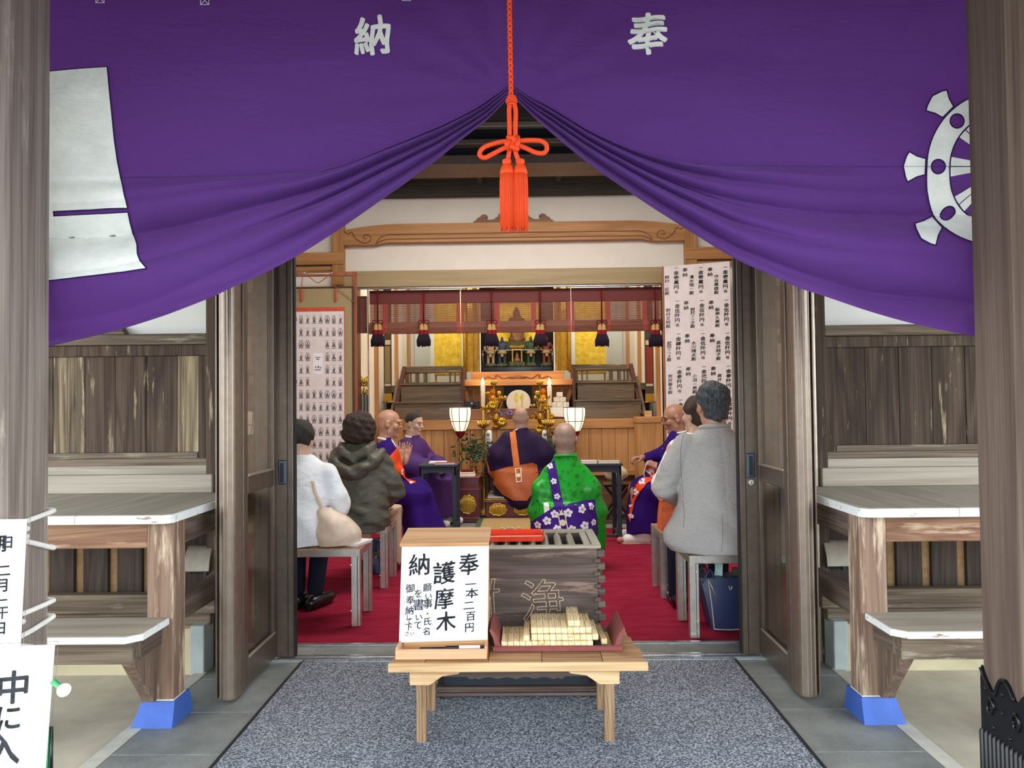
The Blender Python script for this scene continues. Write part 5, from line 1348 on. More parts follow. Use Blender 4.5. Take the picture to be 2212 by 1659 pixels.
def hand(S, wrist, d, n, side, curl=.5, spread=.1, size=1.0, k=.008):
    """d: toward the fingertips; n: the way the palm looks; side: +1 thumb on d x n side"""
    w = Vector(wrist); d = Vector(d).normalized(); n = Vector(n); n = (n - d * n.dot(d)).normalized(); a = d.cross(n) * side
    z = size
    S.path([w - d * .02, w + d * .02 * z], [.026 * z, .026 * z], k)
    for o in (-.026, -.009, .009, .026): S.cap(w + d * .015 * z + a * o * .7 * z, w + d * .085 * z + a * o * z, .0135 * z, .0125 * z, .010)
    L = [.066, .076, .070, .054]
    for i, o in enumerate((.029, .010, -.009, -.027)):
        b = w + d * .086 * z + a * o * z; sp = a * (o * spread * 14)
        dirs = d + sp
        p = b
        for j, f in enumerate((.42, .32, .26)):
            t = curl * (.55 + .75 * j)
            v = (dirs * math.cos(t) + n * math.sin(t)).normalized()
            q = p + v * L[i] * f * z
            S.cap(p, q, (.0092 - .0008 * j) * z, (.0086 - .0008 * j) * z, .004); p = q
    b = w + d * .022 * z + a * .028 * z
    t1 = (d * .65 + a * .65 + n * .35).normalized(); t2 = (d * .9 + a * .15 + n * (.25 + .5 * curl)).normalized()
    m_ = b + t1 * .038 * z; S.cap(b - t1 * .01, m_, .0135 * z, .0110 * z, .008); S.cap(m_, m_ + t2 * .036 * z, .0105 * z, .0085 * z, .006)
def legs(S, seat, knee=.42, w=.11, foot=.0, fy=.06, floor=.05):
    for s in (-1, 1):
        S.cap((s * .10, .0, seat + .09), (s * w, knee, seat + .04), .060, .050, .03)
        S.cap((s * w, knee, seat + .04), (s * (w + .01), knee + foot, floor + .04), .048, .034, .02)
        S.cap((s * (w + .01), knee + foot - .03, floor), (s * (w + .015), knee + foot + .13, floor - .008), .032, .026, .02)
def torso(S, seat, L, lean=0.0):
    """spine from the seat to the neck; L = sitting height"""
    S.ell((0, .0, seat + .12), (.145, .11, .112), .03)
    S.cone_y([(seat + .05, 0, 0, .15, .11), (seat + .2, 0, lean * .3, .13, .10), (seat + L * .48, 0, lean * .7, .15, .10), (seat + L - .37, 0, lean, .13, .08), (seat + L - .30, 0, lean, .06, .055)], .03)
def footwear(f, name, mat, knee, w, foot, floor=.05, r=.008, ankle=.10):
    S = SDF((-.26, -.1, .0), (.26, .8, .3), .007)
    for s in (-1, 1):
        S.cap((s * (w + .01), knee + foot - .005, floor + ankle), (s * (w + .01), knee + foot - .02, floor + .01), .036 + r, .038 + r, .01)
        S.cap((s * (w + .01), knee + foot - .03, floor), (s * (w + .015), knee + foot + .135, floor - .008), .033 + r, .028 + r, .02)
    S.cut(lambda X, Y, Z: .0128 - Z)
    return S.mesh(name, mat, f.root, f.T)
class Fig:
    def __init__(f, name, label, loc, rot, seat, top, skin, hd=(0, 0), lean=0.0, sc=.95, vox=.0065, ext=((-.5, -.4), (.5, .75)), group=None):
        f.root = thing(name, label, 'person', (loc[0], loc[1], 0), group)
        f.T = Matrix.Translation((loc[0], loc[1], 0)) @ Matrix.Rotation(rot, 4, 'Z')
        f.seat = seat; f.L = top - seat; f.top = top; f.lean = lean; f.sc = sc; f.skin = skin
        f.R = Rz(hd[0]) @ Matrix.Rotation(hd[1], 3, 'X')
        f.hc = Vector((0, lean + .03, top - .120 * sc))
        f.S = SDF((ext[0][0], ext[0][1], -.02), (ext[1][0], ext[1][1], top + .06), vox)
        torso(f.S, seat, f.L, lean)
        f.sh = top - .345 * sc
        f.h = head(f.S, f.hc, f.R, sc)
        f.S.cap(f.h(0, -.022, -.05), (0, lean - .005, top - .30 * sc), .062, .068, .025)
        f.ext = ext
    def arm(f, s, elbow, wrist, hd=None, n=None, curl=.4, spread=.1, thumb=None, size=1.0, sw=.165):
        sh = (s * sw, f.lean, f.sh)
        f.S.cap(sh, elbow, .044, .034, .03); f.S.cap(elbow, wrist, .034, .027, .02)
        if hd is not None: hand(f.S, wrist, hd, n, thumb if thumb is not None else s, curl, spread, size)
    def body(f, mat):
        f.bodyo = f.S.mesh('body', mat, f.root, f.T); return f.bodyo
    def cloth(f, vox=.009, lo=None, hi=None):
        return SDF(lo or (f.ext[0][0], f.ext[0][1], 0.0), hi or (f.ext[1][0], f.ext[1][1], f.top), vox)
    def add(f, S, name, mat): return S.mesh(name, mat, f.root, f.T)
    def w(f, p): return f.T @ Vector(p)
def collar(f, mat=MT['white_cloth'], r=.075, drop=.16, t=.010, z=None, name='collar', ry=.85):
    z = f.top - .243 if z is None else z
    pts = []
    for k in range(-10, 11):
        a = PI * (-.5) + PI * .86 * k / 10.0
        pts.append((r * math.cos(a), f.lean - .005 + r * ry * math.sin(a), z - .012 * (1 + math.sin(a))))
    a0, a1 = pts[0], pts[-1]
    pts = [(-.012, f.lean + .125, z - drop)] + [tuple(Vector(a0).lerp(Vector((-.012, f.lean + .125, z - drop)), .4))] + pts + [tuple(Vector(a1).lerp(Vector((.012, f.lean + .13, z - drop)), .4))] + [(.012, f.lean + .13, z - drop)]
    m = M(); m.tube([tuple(f.w(p)) for p in spline(pts, 3)], t, 8); return m.build(name, mat, f.root, smooth=180)
def seat_cut(C, f, x0, x1, y0, y1, z):
    """the garment lies round the seat, not through it"""
    Ti = f.T.inverted(); c = Ti @ Vector(((x0 + x1) / 2, (y0 + y1) / 2, z / 2)); Rl = Ti.to_3x3()
    C.box(tuple(c), ((x1 - x0) / 2 + .006, (y1 - y0) / 2 + .006, z / 2 + .004), .004, 0.0, 'sub', Rl)
def robe_torso(C, f, wid=.215, dep=.155, low=None):
    s = f.seat; L = f.L; ln = f.lean
    C.cone_y([(low if low is not None else s - .02, 0, -.01, wid + .02, dep + .02), (s + .15, 0, ln * .3, wid, dep), (s + L * .40, 0, ln * .7, wid + .01, dep - .005), (s + L - .385, 0, ln * .95, wid - .005, dep - .03), (s + L - .315, 0, ln, wid * .70, dep * .64), (s + L - .265, 0, ln, .088, .078), (s + L - .235, 0, ln, .074, .068)], .03)
def flower2d(cx, cy, r, rot=0.0, n=40):
    return [(cx + r * (.62 + .38 * abs(math.cos(2.5 * (t))) ** .7) * math.sin(t + rot), cy + r * (.62 + .38 * abs(math.cos(2.5 * t)) ** .7) * math.cos(t + rot)) for t in [2 * PI * k / n for k in range(n)]]
def drape_px(objs, name, loops, mat, Y, parent, off=.005, step=5.0, d=(0, 1, 0), back=1.2):
    """cloth laid over a garment; outline measured in the photo at depth Y, laid on along d"""
    B = bvh_of(*objs); vs, fs = fill2d([[(x, -y) for x, y in lp] for lp in loops], step)
    dv = Vector(d).normalized()
    fn = lambda x, y: at(x, -y, Y) - dv * back
    m = drape(M(), vs, fs, B, fn, d, off, 3.0, .09)
    return m.build(name, mat, parent, smooth=180)
def blossoms(objs, spots, Y, parent, off=.009, name='blossom', d=(0, 1, 0), mat=MT['blossom']):
    B = bvh_of(*objs); dv = Vector(d).normalized(); fn = lambda x, y: at(x, -y, Y) - dv * 1.2
    for (x, y, r) in spots:
        vs, fs = fill2d([flower2d(x, -y, r, random.uniform(-.4, .4))], 4.0)
        o = drape(M(), vs, fs, B, fn, d, off, 3.0).build(name, mat, parent, smooth=180)
        if not len(o.data.polygons): bpy.data.objects.remove(o); continue
        vs, fs = fill2d([flower2d(x, -y, r * .3)], None)
        o2 = drape(M(), vs, fs, B, fn, d, off + .0015, 3.0).build('blossom_centre', MT['blossom_c'], parent, smooth=180)
def folds(a, f1, ang=0.0, f2=0.0, a2=0.0):
    ca, sa = math.cos(ang), math.sin(ang)
    return lambda X, Y, Z: a * np.sin(f1 * (X * ca + Z * sa) + 2.0 * np.sin(5 * Y + 4 * Z)) * (0.5 + 0.5 * np.sin(7 * Z + 3 * X)) + a2 * np.sin(f2 * (Y * ca + Z * sa) + 1.5 * np.sin(6 * X))

# ---------------------------------------------------------------- 1 priest in emerald robe, back to us
f = Fig('person', 'person in a bright green patterned robe with purple blossom surplice, seated behind the offering box', (at(1222, 1000, 5.72).x, 5.72), 0.0, .24, 1.10, None, hd=(.02, -.12), lean=.05, sc=1.07, ext=((-.48, -.40), (.48, .62)))
f.arm(-1, (-.21, .05, .55), (-.10, .22, .46), sw=.12); f.arm(1, (.21, .05, .55), (.10, .22, .46), sw=.12); legs(f.S, .16, .38, .14, -.02)
f.body(MT['skin_scalp'])
C = f.cloth(.0095, (-.5, -.42, .0), (.5, .62, 1.0))
robe_torso(C, f, .165, .145, .05)
C.cone_y([(.014, 0, .02, .27, .30), (.12, 0, .02, .262, .28), (.30, 0, .0, .225, .225), (.50, 0, .01, .19, .17)], .05)
for s in (-1, 1):
    C.path([(s * .115, f.lean, f.sh - .02), (s * .178, .03, .60), (s * .215, .05, .44), (s * .205, .09, .18)], [.068, .080, .086, .072], .04)
C.warp(folds(.011, 30, .15, 24, .006)); C.warp(lambda X, Y, Z: .010 * np.sin(46 * X + 6 * Z + 2 * np.sin(9 * Z)) * np.clip((np.abs(X) - .17) / .08, 0, 1) * np.clip((.75 - Z) / .2, 0, 1))
g = f.add(C, 'robe', MT['robe_green'])
MT['green_dk'] = cloth('dark_green_damask', (14, 120, 32), .45, spec=.35)
spots = []
for k in range(150):
    x, y = random.uniform(1145, 1300), random.uniform(985, 1150); q = random.choice((3.2, 4.2, 5.5, 7.0))
    if all((x - a) ** 2 + (y - b) ** 2 > (q + c + 1.5) ** 2 for a, b, c in spots): spots.append((x, y, q))
Bg = bvh_of(g); m = M()
for x, y, q in spots:
    for k in range(5):
        t = 2 * PI * k / 5 + x; vs, fs = fill2d([[(x + q * (.56 * math.sin(t) + .36 * math.cos(u)), -y + q * (.56 * math.cos(t) + .36 * math.sin(u))) for u in [2 * PI * i / 8 for i in range(8)]]])
        drape(m, vs, fs, Bg, lambda a_, b_: at(a_, -b_, 5.5) - Vector((0, 1.2, 0)), (0, 1, 0), .0018, 3.0)
o = m.build('damask_pattern', MT['green_dk'], f.root, smooth=180); o['kind'] = 'stuff'
collar(f, MT['robe_green'], .078, .15, .012, None, 'robe_collar')
Yg = 5.5
band = drape_px([g], 'surplice_strap', [[(1180, 991), (1183, 983), (1197, 980), (1199, 988), (1208, 1035), (1218, 1092), (1220, 1110), (1200, 1112), (1199, 1097), (1189, 1040)]], MT['kesa_purple'], Yg, f.root, .007, 4)
low = drape_px([g], 'surplice', [[(1140, 1146), (1166, 1122), (1200, 1097), (1240, 1091), (1290, 1084), (1292, 1110), (1296, 1160), (1290, 1185), (1140, 1185)]], MT['kesa_purple'], Yg, f.root, .008, 5)
blossoms([g], [(1188, 987, 7), (1192, 1013, 7), (1199, 1045, 7), (1206, 1077, 7)], Yg, f.root, .010)
blossoms([g], [(1200, 1114, 9), (1228, 1110, 9.5), (1257, 1104, 9), (1280, 1101, 8), (1184, 1129, 9), (1165, 1140, 8), (1262, 1138, 9.5), (1236, 1144, 9), (1204, 1144, 8), (1283, 1135, 7)], Yg, f.root, .012)
def trimframe(objs, quads, Y, parent, mat, off=.013):
    B = bvh_of(*objs); m = M(); fn = lambda x, y: at(x, -y, Y) - Vector((0, 1.2, 0))
    for q in quads:
        vs, fs = fill2d([[(x, -y) for x, y in q]], 4.0); drape(m, vs, fs, B, fn, (0, 1, 0), off, 3.0)
    return m.build('silk_trim', mat, parent, smooth=180)
trimframe([g], ribbon([(1208, 1115), (1222, 1113), (1228, 1149), (1213, 1151)], 2.2) + [[(1208, 1103), (1213, 1107), (1216, 1102), (1217, 1110), (1221, 1112), (1209, 1114), (1212, 1109)]] + [circ(1217, 1131, 7, 12)], Yg, f.root, MT['ivory'])
# white under-sleeve peeping out at the left
drape_px([g], 'under_sleeve', [[(1176, 1093), (1186, 1092), (1190, 1110), (1178, 1115)]], MT['white_cloth'], Yg, f.root, .006, 4)

# ---------------------------------------------------------------- 2 officiating priest in dark indigo before the altar
f = Fig('person', 'person in a dark indigo robe with bronze orange surplice, seated before the altar', (at(1126, 1000, 8.33).x, 8.33), 0.0, .27, 1.207, None, hd=(.05, -.12), lean=.05, sc=1.0, ext=((-.5, -.36), (.5, .62)))
f.arm(-1, (-.28, .06, .62), (-.08, .20, .62), (0.8, .3, .3), (.3, -.2, -.9), .8); f.arm(1, (.28, .06, .62), (.08, .20, .62), (-.8, .3, .3), (-.3, -.2, -.9), .8)
for s in (-1, 1): f.S.cap((s * .1, .02, .36), (s * .26, .22, .34), .07, .06, .03); f.S.cap((s * .26, .22, .34), (s * -.05, .32, .33), .055, .04, .02)
f.body(MT['skin_scalp'])
C = f.cloth(.0095, (-.48, -.42, .1), (.48, .6, 1.1))
robe_torso(C, f, .22, .15, .27)
C.cone_y([(.13, 0.05, -.16, .19, .10), (.19, 0.03, -.06, .27, .26), (.264, 0.02, .0, .33, .31), (.38, 0, .02, .33, .29), (.52, 0, .03, .29, .22)], .06)
for s in (-1, 1):
    C.path([(s * .14, f.lean, f.sh - .01), (s * .245, .05, .68), (s * .265, .10, .52), (s * .18, .18, .54)], [.09, .125, .13, .10], .05)
C.warp(folds(.010, 26, .2, 22, .006))
g = f.add(C, 'robe', MT['robe_dark'])
collar(f, MT['white_cloth'], .066, .14, .011)
Yd = 8.15
drape_px([g], 'surplice', [[(1052, 1022), (1075, 1018), (1100, 1010), (1126, 1005), (1150, 1001), (1160, 1006), (1162, 1030), (1152, 1060), (1138, 1079), (1110, 1078), (1085, 1066), (1068, 1048), (1058, 1030)]], MT['kesa_gold'], Yd, f.root, .009, 4)
drape_px([g], 'surplice_strap', [[(1099, 925), (1101, 919), (1112, 919), (1113, 925), (1117, 960), (1123, 1010), (1110, 1010), (1104, 965)]], MT['kesa_gold_lt'], Yd, f.root, .009, 4)
drape_px([g], 'surplice_cord', [[(1050, 1000), (1053, 999), (1060, 1026), (1056, 1026)]], MT['kesa_gold_lt'], Yd, f.root, .011, 4)
trimframe([g], ribbon([(1114, 1015), (1125, 1014), (1127, 1039), (1117, 1041)], 1.8) + [circ(1120.5, 1027, 4.5, 10)], Yd, f.root, MT['ivory'], .015)

# ---------------------------------------------------------------- 3 old priest in profile, palms together
f = Fig('person', 'person with bald head and glasses in a violet robe, palms pressed together in prayer', (at(822, 1000, 6.6).x, 6.6), -PI / 2 + .10, .42, 1.208, None, hd=(.0, -.10), lean=.05, sc=1.0, vox=.006, ext=((-.42, -.34), (.42, .72)))
for s in (-1, 1): f.arm(s, (s * .24, .03, .66), (s * .036, .165 + (.045 if s < 0 else 0), .765), (0, .10 + (.1 if s < 0 else 0), 1), (-s, 0.12, 0), .06, .30, thumb=s * -1 if False else None, size=1.0)
legs(f.S, .42, .33, .12, .06)
f.body(MT['skin_a']); face_marks(f.root, f.h, f.R, f.T, brow=MT['moon']); glasses(f.root, f.h, f.T, MT['gold'])
footwear(f, 'sock', MT['white_cloth'], .33, .12, .06)
C = f.cloth(.0095, (-.44, -.36, .0), (.44, .75, 1.05))
robe_torso(C, f, .20, .15)
for s in (-1, 1): C.cap((s * .10, 0, .50), (s * .14, .32, .49), .12, .105, .05)
C.cone_y([(.03, 0, .42, .29, .21), (.25, 0, .36, .26, .17), (.50, 0, .32, .235, .13)], .05)
for s in (-1, 1):
    C.path([(s * .14, f.lean, f.sh - .01), (s * .235, .04, .67), (s * .085, .115, .70)], [.08, .085, .048], .04)
    C.box((s * .16, .10, .56), (.022, .10, .15), .02, .05)
C.warp(folds(.010, 30, .3, 26, .008))
C.cut(lambda X, Y, Z: .068 - np.sqrt((X * .9) ** 2 + (Y - .02 - (1.0 - Z) * .35) ** 2) - np.clip((.93 - Z) * .6, 0, 1)); C.cut(lambda X, Y, Z: np.maximum(np.maximum(.05 - np.sqrt(X ** 2 + (Y - .165) ** 2), -10), .735 - Z - 10) if False else np.where((Z > .745) & (Y > .10), .07 - np.abs(X), -9))
g = f.add(C, 'robe', MT['robe_purple'])
collar(f, MT['white_cloth'], .070, .19, .012)
Yo = 6.3
def slip(C, f, name, mat, region, off=.009):
    """a layer of cloth lying on a garment inside a region"""
    K = SDF(C.lo, C.lo + C.vox * (C.n - 1), C.vox); K.d = np.maximum(C.d - off, -(C.d + .02)); K.cut(region); return K.mesh(name, mat, f.root, f.T)
def bandreg(X, Y, Z):
    u = (Y - .10) * .72 - (Z - .80) * .69; v = (Y - .10) * .69 + (Z - .80) * .72
    return np.maximum(np.maximum(np.abs(v - .03) - .075, np.maximum(-u - .02, u - .30 + .6 * np.abs(v - .0))), -X + .0)
kk = slip(C, f, 'surplice', MT['kesa_orange'], bandreg)
blossoms([kk], [(868, 1022, 7.5), (886, 1042, 8), (856, 1000, 6)], Yo, f.root, .004)

# ---------------------------------------------------------------- 4 younger priest at the back left
f = Fig('person', 'person with cropped black hair in a violet patterned robe, seated by the left reading table', (at(886, 1000, 8.05).x, 8.05), -PI / 2 - .42, .40, 1.167, None, hd=(-.05, -.16), lean=.03, sc=.98, vox=.0065, ext=((-.42, -.34), (.42, .72)))
for s in (-1, 1): f.arm(s, (s * .25, .06, .62), (s * .05, .30, .58), (-s * .6, .7, .0), (0, -.3, -1), .6)
legs(f.S, .40, .34, .12, .04)
f.body(MT['skin_b']); face_marks(f.root, f.h, f.R, f.T)
C = f.cloth(.0095, (-.46, -.36, .0), (.46, .75, 1.05))
robe_torso(C, f, .215, .165)
for s in (-1, 1): C.cap((s * .10, 0, .48), (s * .13, .33, .47), .12, .10, .05)
C.cone_y([(.10, 0, .38, .26, .16), (.25, 0, .36, .25, .15), (.48, 0, .33, .23, .13)], .05)
for s in (-1, 1):
    C.path([(s * .14, f.lean, f.sh - .01), (s * .245, .06, .64), (s * .10, .30, .58)], [.085, .105, .11], .05)
    C.box((s * .14, .22, .46), (.03, .13, .14), .025, .05)
C.warp(folds(.010, 28, .3, 26, .008))
C.cut(lambda X, Y, Z: .066 - np.sqrt((X * .9) ** 2 + (Y - .0 - (.95 - Z) * .35) ** 2) - np.clip((.88 - Z) * .6, 0, 1))
g = f.add(C, 'robe', MT['robe_violet2'])
collar(f, MT['white_cloth'], .070, .17, .012)
H = SDF((-.14, -.16, .98), (.14, .18, 1.22), .006)
def sc_(p, sc=.98): return np.array(f.h(*p))
H.ell(sc_((0, -.018, .040)), (.080, .098, .087), .01, 'add', f.R); H.ell(sc_((0, .055, .00)), (.09, .075, .075), .012, 'sub', f.R); H.ell(sc_((0, .02, -.07)), (.2, .2, .065), .012, 'sub', f.R)
f.add(H, 'hair', MT['hair_black'])
footwear(f, 'sock', MT['white_cloth'], .34, .12, .04)

# ---------------------------------------------------------------- 5 priest with glasses at the right, hand over the table
f = Fig('person', 'person with bald head and dark glasses in violet, reaching over the right reading table', (at(1478, 1000, 6.85).x, 6.85), PI / 2 - .06, .42, 1.226, None, hd=(.06, -.22), lean=.05, sc=1.06, vox=.006, ext=((-.48, -.34), (.46, .75)))
f.arm(1, (.26, .13, .74), (.10, .34, .745), (-.15, .95, .0), (0, -.1, -1), 1.05, .02, size=1.05)
f.arm(-1, (-.26, .06, .66), (-.14, .235, .675), (.15, .75, .35), (.5, .1, -.8), 1.1, .02, size=1.05)
legs(f.S, .42, .44, .12, .02)
f.body(MT['skin_c']); face_marks(f.root, f.h, f.R, f.T); glasses(f.root, f.h, f.T, MT['iron'])
C = f.cloth(.0095, (-.46, -.36, .06), (.46, .75, 1.05))
robe_torso(C, f, .21, .16)
for s in (-1, 1): C.cap((s * .10, 0, .50), (s * .13, .35, .48), .125, .11, .05)
C.cone_y([(.10, 0, .38, .25, .14), (.25, 0, .38, .25, .15), (.50, 0, .35, .235, .13)], .05)
C.path([(.14, f.lean, f.sh - .01), (.25, .13, .74), (.11, .31, .745)], [.085, .085, .058], .04); C.box((.20, .24, .60), (.03, .10, .17), .03, .05)
C.path([(-.14, f.lean, f.sh - .01), (-.25, .06, .67), (-.15, .20, .675)], [.085, .10, .062], .04)
C.warp(folds(.010, 30, .3, 24, .008))
C.cut(lambda X, Y, Z: .070 - np.sqrt((X * .9) ** 2 + (Y - .02 - (1.02 - Z) * .35) ** 2) - np.clip((.93 - Z) * .6, 0, 1))
g = f.add(C, 'robe', MT['robe_purple'])
collar(f, MT['white_cloth'], .074, .16, .012)
Yq = 6.55
drape_px([g], 'surplice', [[(1412, 1012), (1424, 1005), (1436, 1030), (1420, 1040), (1402, 1046), (1388, 1062), (1378, 1085), (1371, 1118), (1369, 1135), (1361, 1112), (1366, 1080), (1375, 1050), (1392, 1030)]], MT['kesa_orange'], Yq, f.root, .009, 4)
blossoms([g], [(1391, 1043, 7.5), (1378, 1066, 7), (1414, 1030, 6), (1368, 1096, 6), (1371, 1120, 5)], Yq, f.root, .012)
drape_px([g], 'surplice_panel', [[(1416, 1037), (1426, 1018), (1434, 1030)]], MT['white_cloth'], Yq, f.root, .014, 4)
m = M(); hw = f.T @ Vector((-.13, .31, .72))
m.tube([hw + Vector((-.02 + .045 * math.cos(t) * (1 - .2 * math.sin(t)), -.03 + .02 * math.cos(t), -.09 + .10 * math.sin(t))) for t in [2 * PI * i / 24 for i in range(24)]], .0035, 6, loop=True); rz_ = m.build('prayer_beads', MT['ivory'], None, smooth=180); tag(rz_, 'loop of pale prayer beads hanging from the hand of the right priest', 'beads')
footwear(f, 'sock', MT['white_cloth'], .36, .12, .03, .058, .014)
for s in (-1, 1):
    q = f.T @ Vector((s * .132, .44, .02)); d_ = (f.T.to_3x3() @ Vector((0, 1, 0)))
    p = [(q + d_ * a + Vector((0, b, 0))) for a, b in ((-.12, -.035), (.11, -.042), (.15, 0), (.11, .042), (-.12, .035))]
    M().prism([(v.x, v.y) for v in p], 'z', .013, .024).build('sandal', MT['sandal'], f.root, fix=True)
def strands(ob, parent, mat, n, L, r, zlim=None, wav=.006, seed=3):
    """locks of hair lying on the hair mass and running down it"""
    rnd = random.Random(seed); me = ob.data; B = bvh_of(ob); m = M(); nv = len(me.vertices)
    for i in range(n):
        v = me.vertices[rnd.randrange(nv)]; p = v.co.copy(); nn = v.normal.copy(); pts = []; ph = rnd.uniform(0, 6)
        side = Vector((rnd.uniform(-.5, .5), rnd.uniform(-.3, .3), 0))
        for k in range(6):
            hit = B.find_nearest(p)
            if hit[0] is None: break
            nn = hit[1]; pts.append(hit[0] + nn * r * .5)
            t = (Vector((0, 0, -1)) + side) ; t = t - nn * t.dot(nn)
            if t.length < .05: t = Vector((rnd.uniform(-1, 1), rnd.uniform(-1, 1), 0))
            p = hit[0] + t.normalized() * L / 5 + t.normalized().cross(nn) * wav * math.sin(ph + k * 1.7)
        if len(pts) == 6: m.tube(pts, [r * .4, r, r, r, r * .8, r * .3], 4)
    o = m.build('hair_locks', mat, parent, smooth=180); o['kind'] = 'stuff'
# ---------------------------------------------------------------- 6 man in a grey linen jacket on the right front stool
f = Fig('person', 'person in a light grey linen jacket with dark hair, seated on the front right stool', (at(1549, 1000, 4.22).x, 4.22), .04, .45, 1.350, None, hd=(.12, -.06), lean=.04, sc=1.03, ext=((-.45, -.32), (.45, .62)))
f.arm(-1, (-.27, .05, .79), (-.15, .26, .66)); f.arm(1, (.27, .05, .79), (.14, .27, .66)); legs(f.S, .45, .42, .11, .02)
f.body(MT['skin_a'])
C = f.cloth(.008, (-.46, -.34, .30), (.46, .6, 1.18))
s0, L = f.seat, f.L
C.cone_y([(.449, 0.0, -.05, .27, .18), (.47, -.02, -.05, .29, .19), (.54, -.025, -.03, .278, .175), (.68, 0, 0, .222, .15), (.85, 0, .02, .208, .135), (.97, 0, .03, .212, .118), (1.045, 0, .035, .178, .095), (1.085, 0, .04, .088, .075), (1.115, 0, .04, .076, .066)], .03)
for s in (-1, 1):
    C.path([(s * .165, .035, f.sh + .01), (s * .238, .03, .88), (s * .275, .06, .775), (s * .16, .27, .69)], [.072, .066, .070, .054], .008)
C.warp(lambda X, Y, Z: .0035 * np.sin(34 * Z + 9 * X + 2 * np.sin(12 * X)) * np.clip((.85 - Z) / .2, 0, 1) + .0025 * np.sin(24 * X - 30 * Z + 2 * np.sin(15 * Z)) + .005 * np.exp(-((Z - .79) / .05) ** 2) * np.sin(85 * (Z + .5 * np.abs(X))) * np.clip((np.abs(X) - .2) / .05, 0, 1))
C.warp(lambda X, Y, Z: np.where((X > .07 + (.6 - Z) * .08) & (Z < .60) & (Y < -.03), -.009, 0.0))
C.warp(lambda X, Y, Z: np.where((np.abs(X - .01) < .006) & (Y < 0) & (Z > .6), .003, 0.0))
seat_cut(C, f, .856, 1.62, 4.035, 4.40, .445); g = f.add(C, 'jacket', MT['linen'])
MT['linen_dk'] = cloth('grey_linen_seam', (112, 110, 108), .9)
for ln in ([(1477, 938), (1472, 960), (1470, 1000), (1473, 1040), (1476, 1075)], [(1475, 1080), (1478, 1110), (1476, 1140)], [(1560, 1110), (1561, 1150), (1559, 1192)]):
    B_ = bvh_of(g); pts = []
    for p in spline([(x, y, 0) for x, y in ln], 6):
        o_ = at(p.x, p.y, 3.0); h_ = B_.ray_cast(o_, (o_ - Vector((0, 0, HC))).normalized())
        if h_[0]: pts.append(h_[0] + h_[1] * .0004)
    if len(pts) > 3: M().tube(pts, .0016, 5).build('jacket_seam', MT['linen_dk'], f.root, smooth=180)
m = M(); cp = []
for k in range(-9, 10):
    a = -PI / 2 + PI * .75 * k / 9; cp.append(tuple(f.w((.078 * math.cos(a), .036 + .066 * math.sin(a), 1.105 + .012 * math.cos(a + PI / 2)))))
m.tube(cp, .013, 8); m.build('jacket_collar', MT['linen'], f.root, smooth=180)
Z_ = SDF((-.2, -.2, .02), (.2, .65, .5), .008); 
for s in (-1, 1): Z_.cap((s * .10, .1, .535), (s * .12, .42, .505), .075, .072, .02); Z_.cap((s * .12, .42, .50), (s * .125, .44, .10), .070, .055, .02)
f.add(Z_, 'trousers', MT['trouser'])
H = SDF((-.16, -.16, 1.05), (.16, .22, 1.42), .006)
hh = lambda *p: np.array(f.h(*p))
H.ell(hh(0, -.016, .040), (.092, .112, .098), .01, 'add', f.R); H.ell(hh(0, -.045, -.03), (.070, .066, .075), .02, 'add', f.R)
H.ell(hh(0, .085, -.035), (.10, .085, .10), .015, 'sub', f.R); H.ell(hh(0, .05, -.11), (.12, .13, .055), .015, 'sub', f.R)
for s in (-1, 1): H.ell(hh(s * .085, .0, -.02), (.022, .026, .036), .008, 'sub', f.R)
H.warp(lambda X, Y, Z: .004 * np.sin(70 * X + 20 * Z) * np.sin(60 * Y + 30 * Z) + .003 * np.sin(120 * Z + 60 * X))
ho = f.add(H, 'hair', MT['hair_salt']); strands(ho, f.root, MT['hair_salt'], 420, .045, .0030, wav=.003)
footwear(f, 'shoe', MT['leather_blk'], .42, .11, .02, .052, .012, .05)

# ---------------------------------------------------------------- 7 woman with ponytail beyond him
f = Fig('person', 'person with dark brown hair in a ponytail, half hidden beyond the grey jacket', (at(1512, 1000, 5.02).x, 5.02), .08, .42, 1.275, None, hd=(.55, -.05), lean=.03, sc=.96, ext=((-.42, -.32), (.42, .62)))
f.arm(-1, (-.26, .05, .70), (-.10, .26, .58)); f.arm(1, (.26, .05, .70), (.10, .26, .58)); legs(f.S, .42, .42, .09, .02)
f.body(MT['skin_b'])
C = f.cloth(.010, (-.44, -.3, .30), (.44, .6, 1.06)); robe_torso(C, f, .17, .12, .36)
for s in (-1, 1): C.path([(s * .14, f.lean, f.sh), (s * .245, .05, .71), (s * .12, .24, .59)], [.065, .06, .05], .03)
C.warp(folds(.006, 28, .3)); seat_cut(C, f, .85, 1.62, 4.84, 5.205, .43); f.add(C, 'blouse', MT['white_jacket'])
Z_ = SDF((-.2, -.2, .02), (.2, .65, .5), .010)
for s in (-1, 1): Z_.cap((s * .09, .05, .515), (s * .10, .42, .50), .075, .07, .02); Z_.cap((s * .10, .42, .49), (s * .105, .45, .06), .065, .055, .02)
f.add(Z_, 'trousers', MT['trouser'])
H = SDF((-.17, -.24, .88), (.17, .2, 1.32), .007); hh = lambda *p: np.array(f.h(*p))
H.ell(hh(0, -.016, .036), (.087, .107, .096), .01, 'add', f.R); H.ell(hh(0, -.045, -.03), (.078, .070, .075), .02, 'add', f.R); H.ell(hh(0, .10, -.03), (.10, .085, .095), .015, 'sub', f.R); H.ell(hh(0, .09, -.13), (.15, .15, .06), .02, 'sub', f.R)
H.path([hh(0, -.09, .02), hh(0, -.135, -.01), hh(0, -.13, -.09), hh(0, -.10, -.19)], [.030, .034, .030, .012], .02)
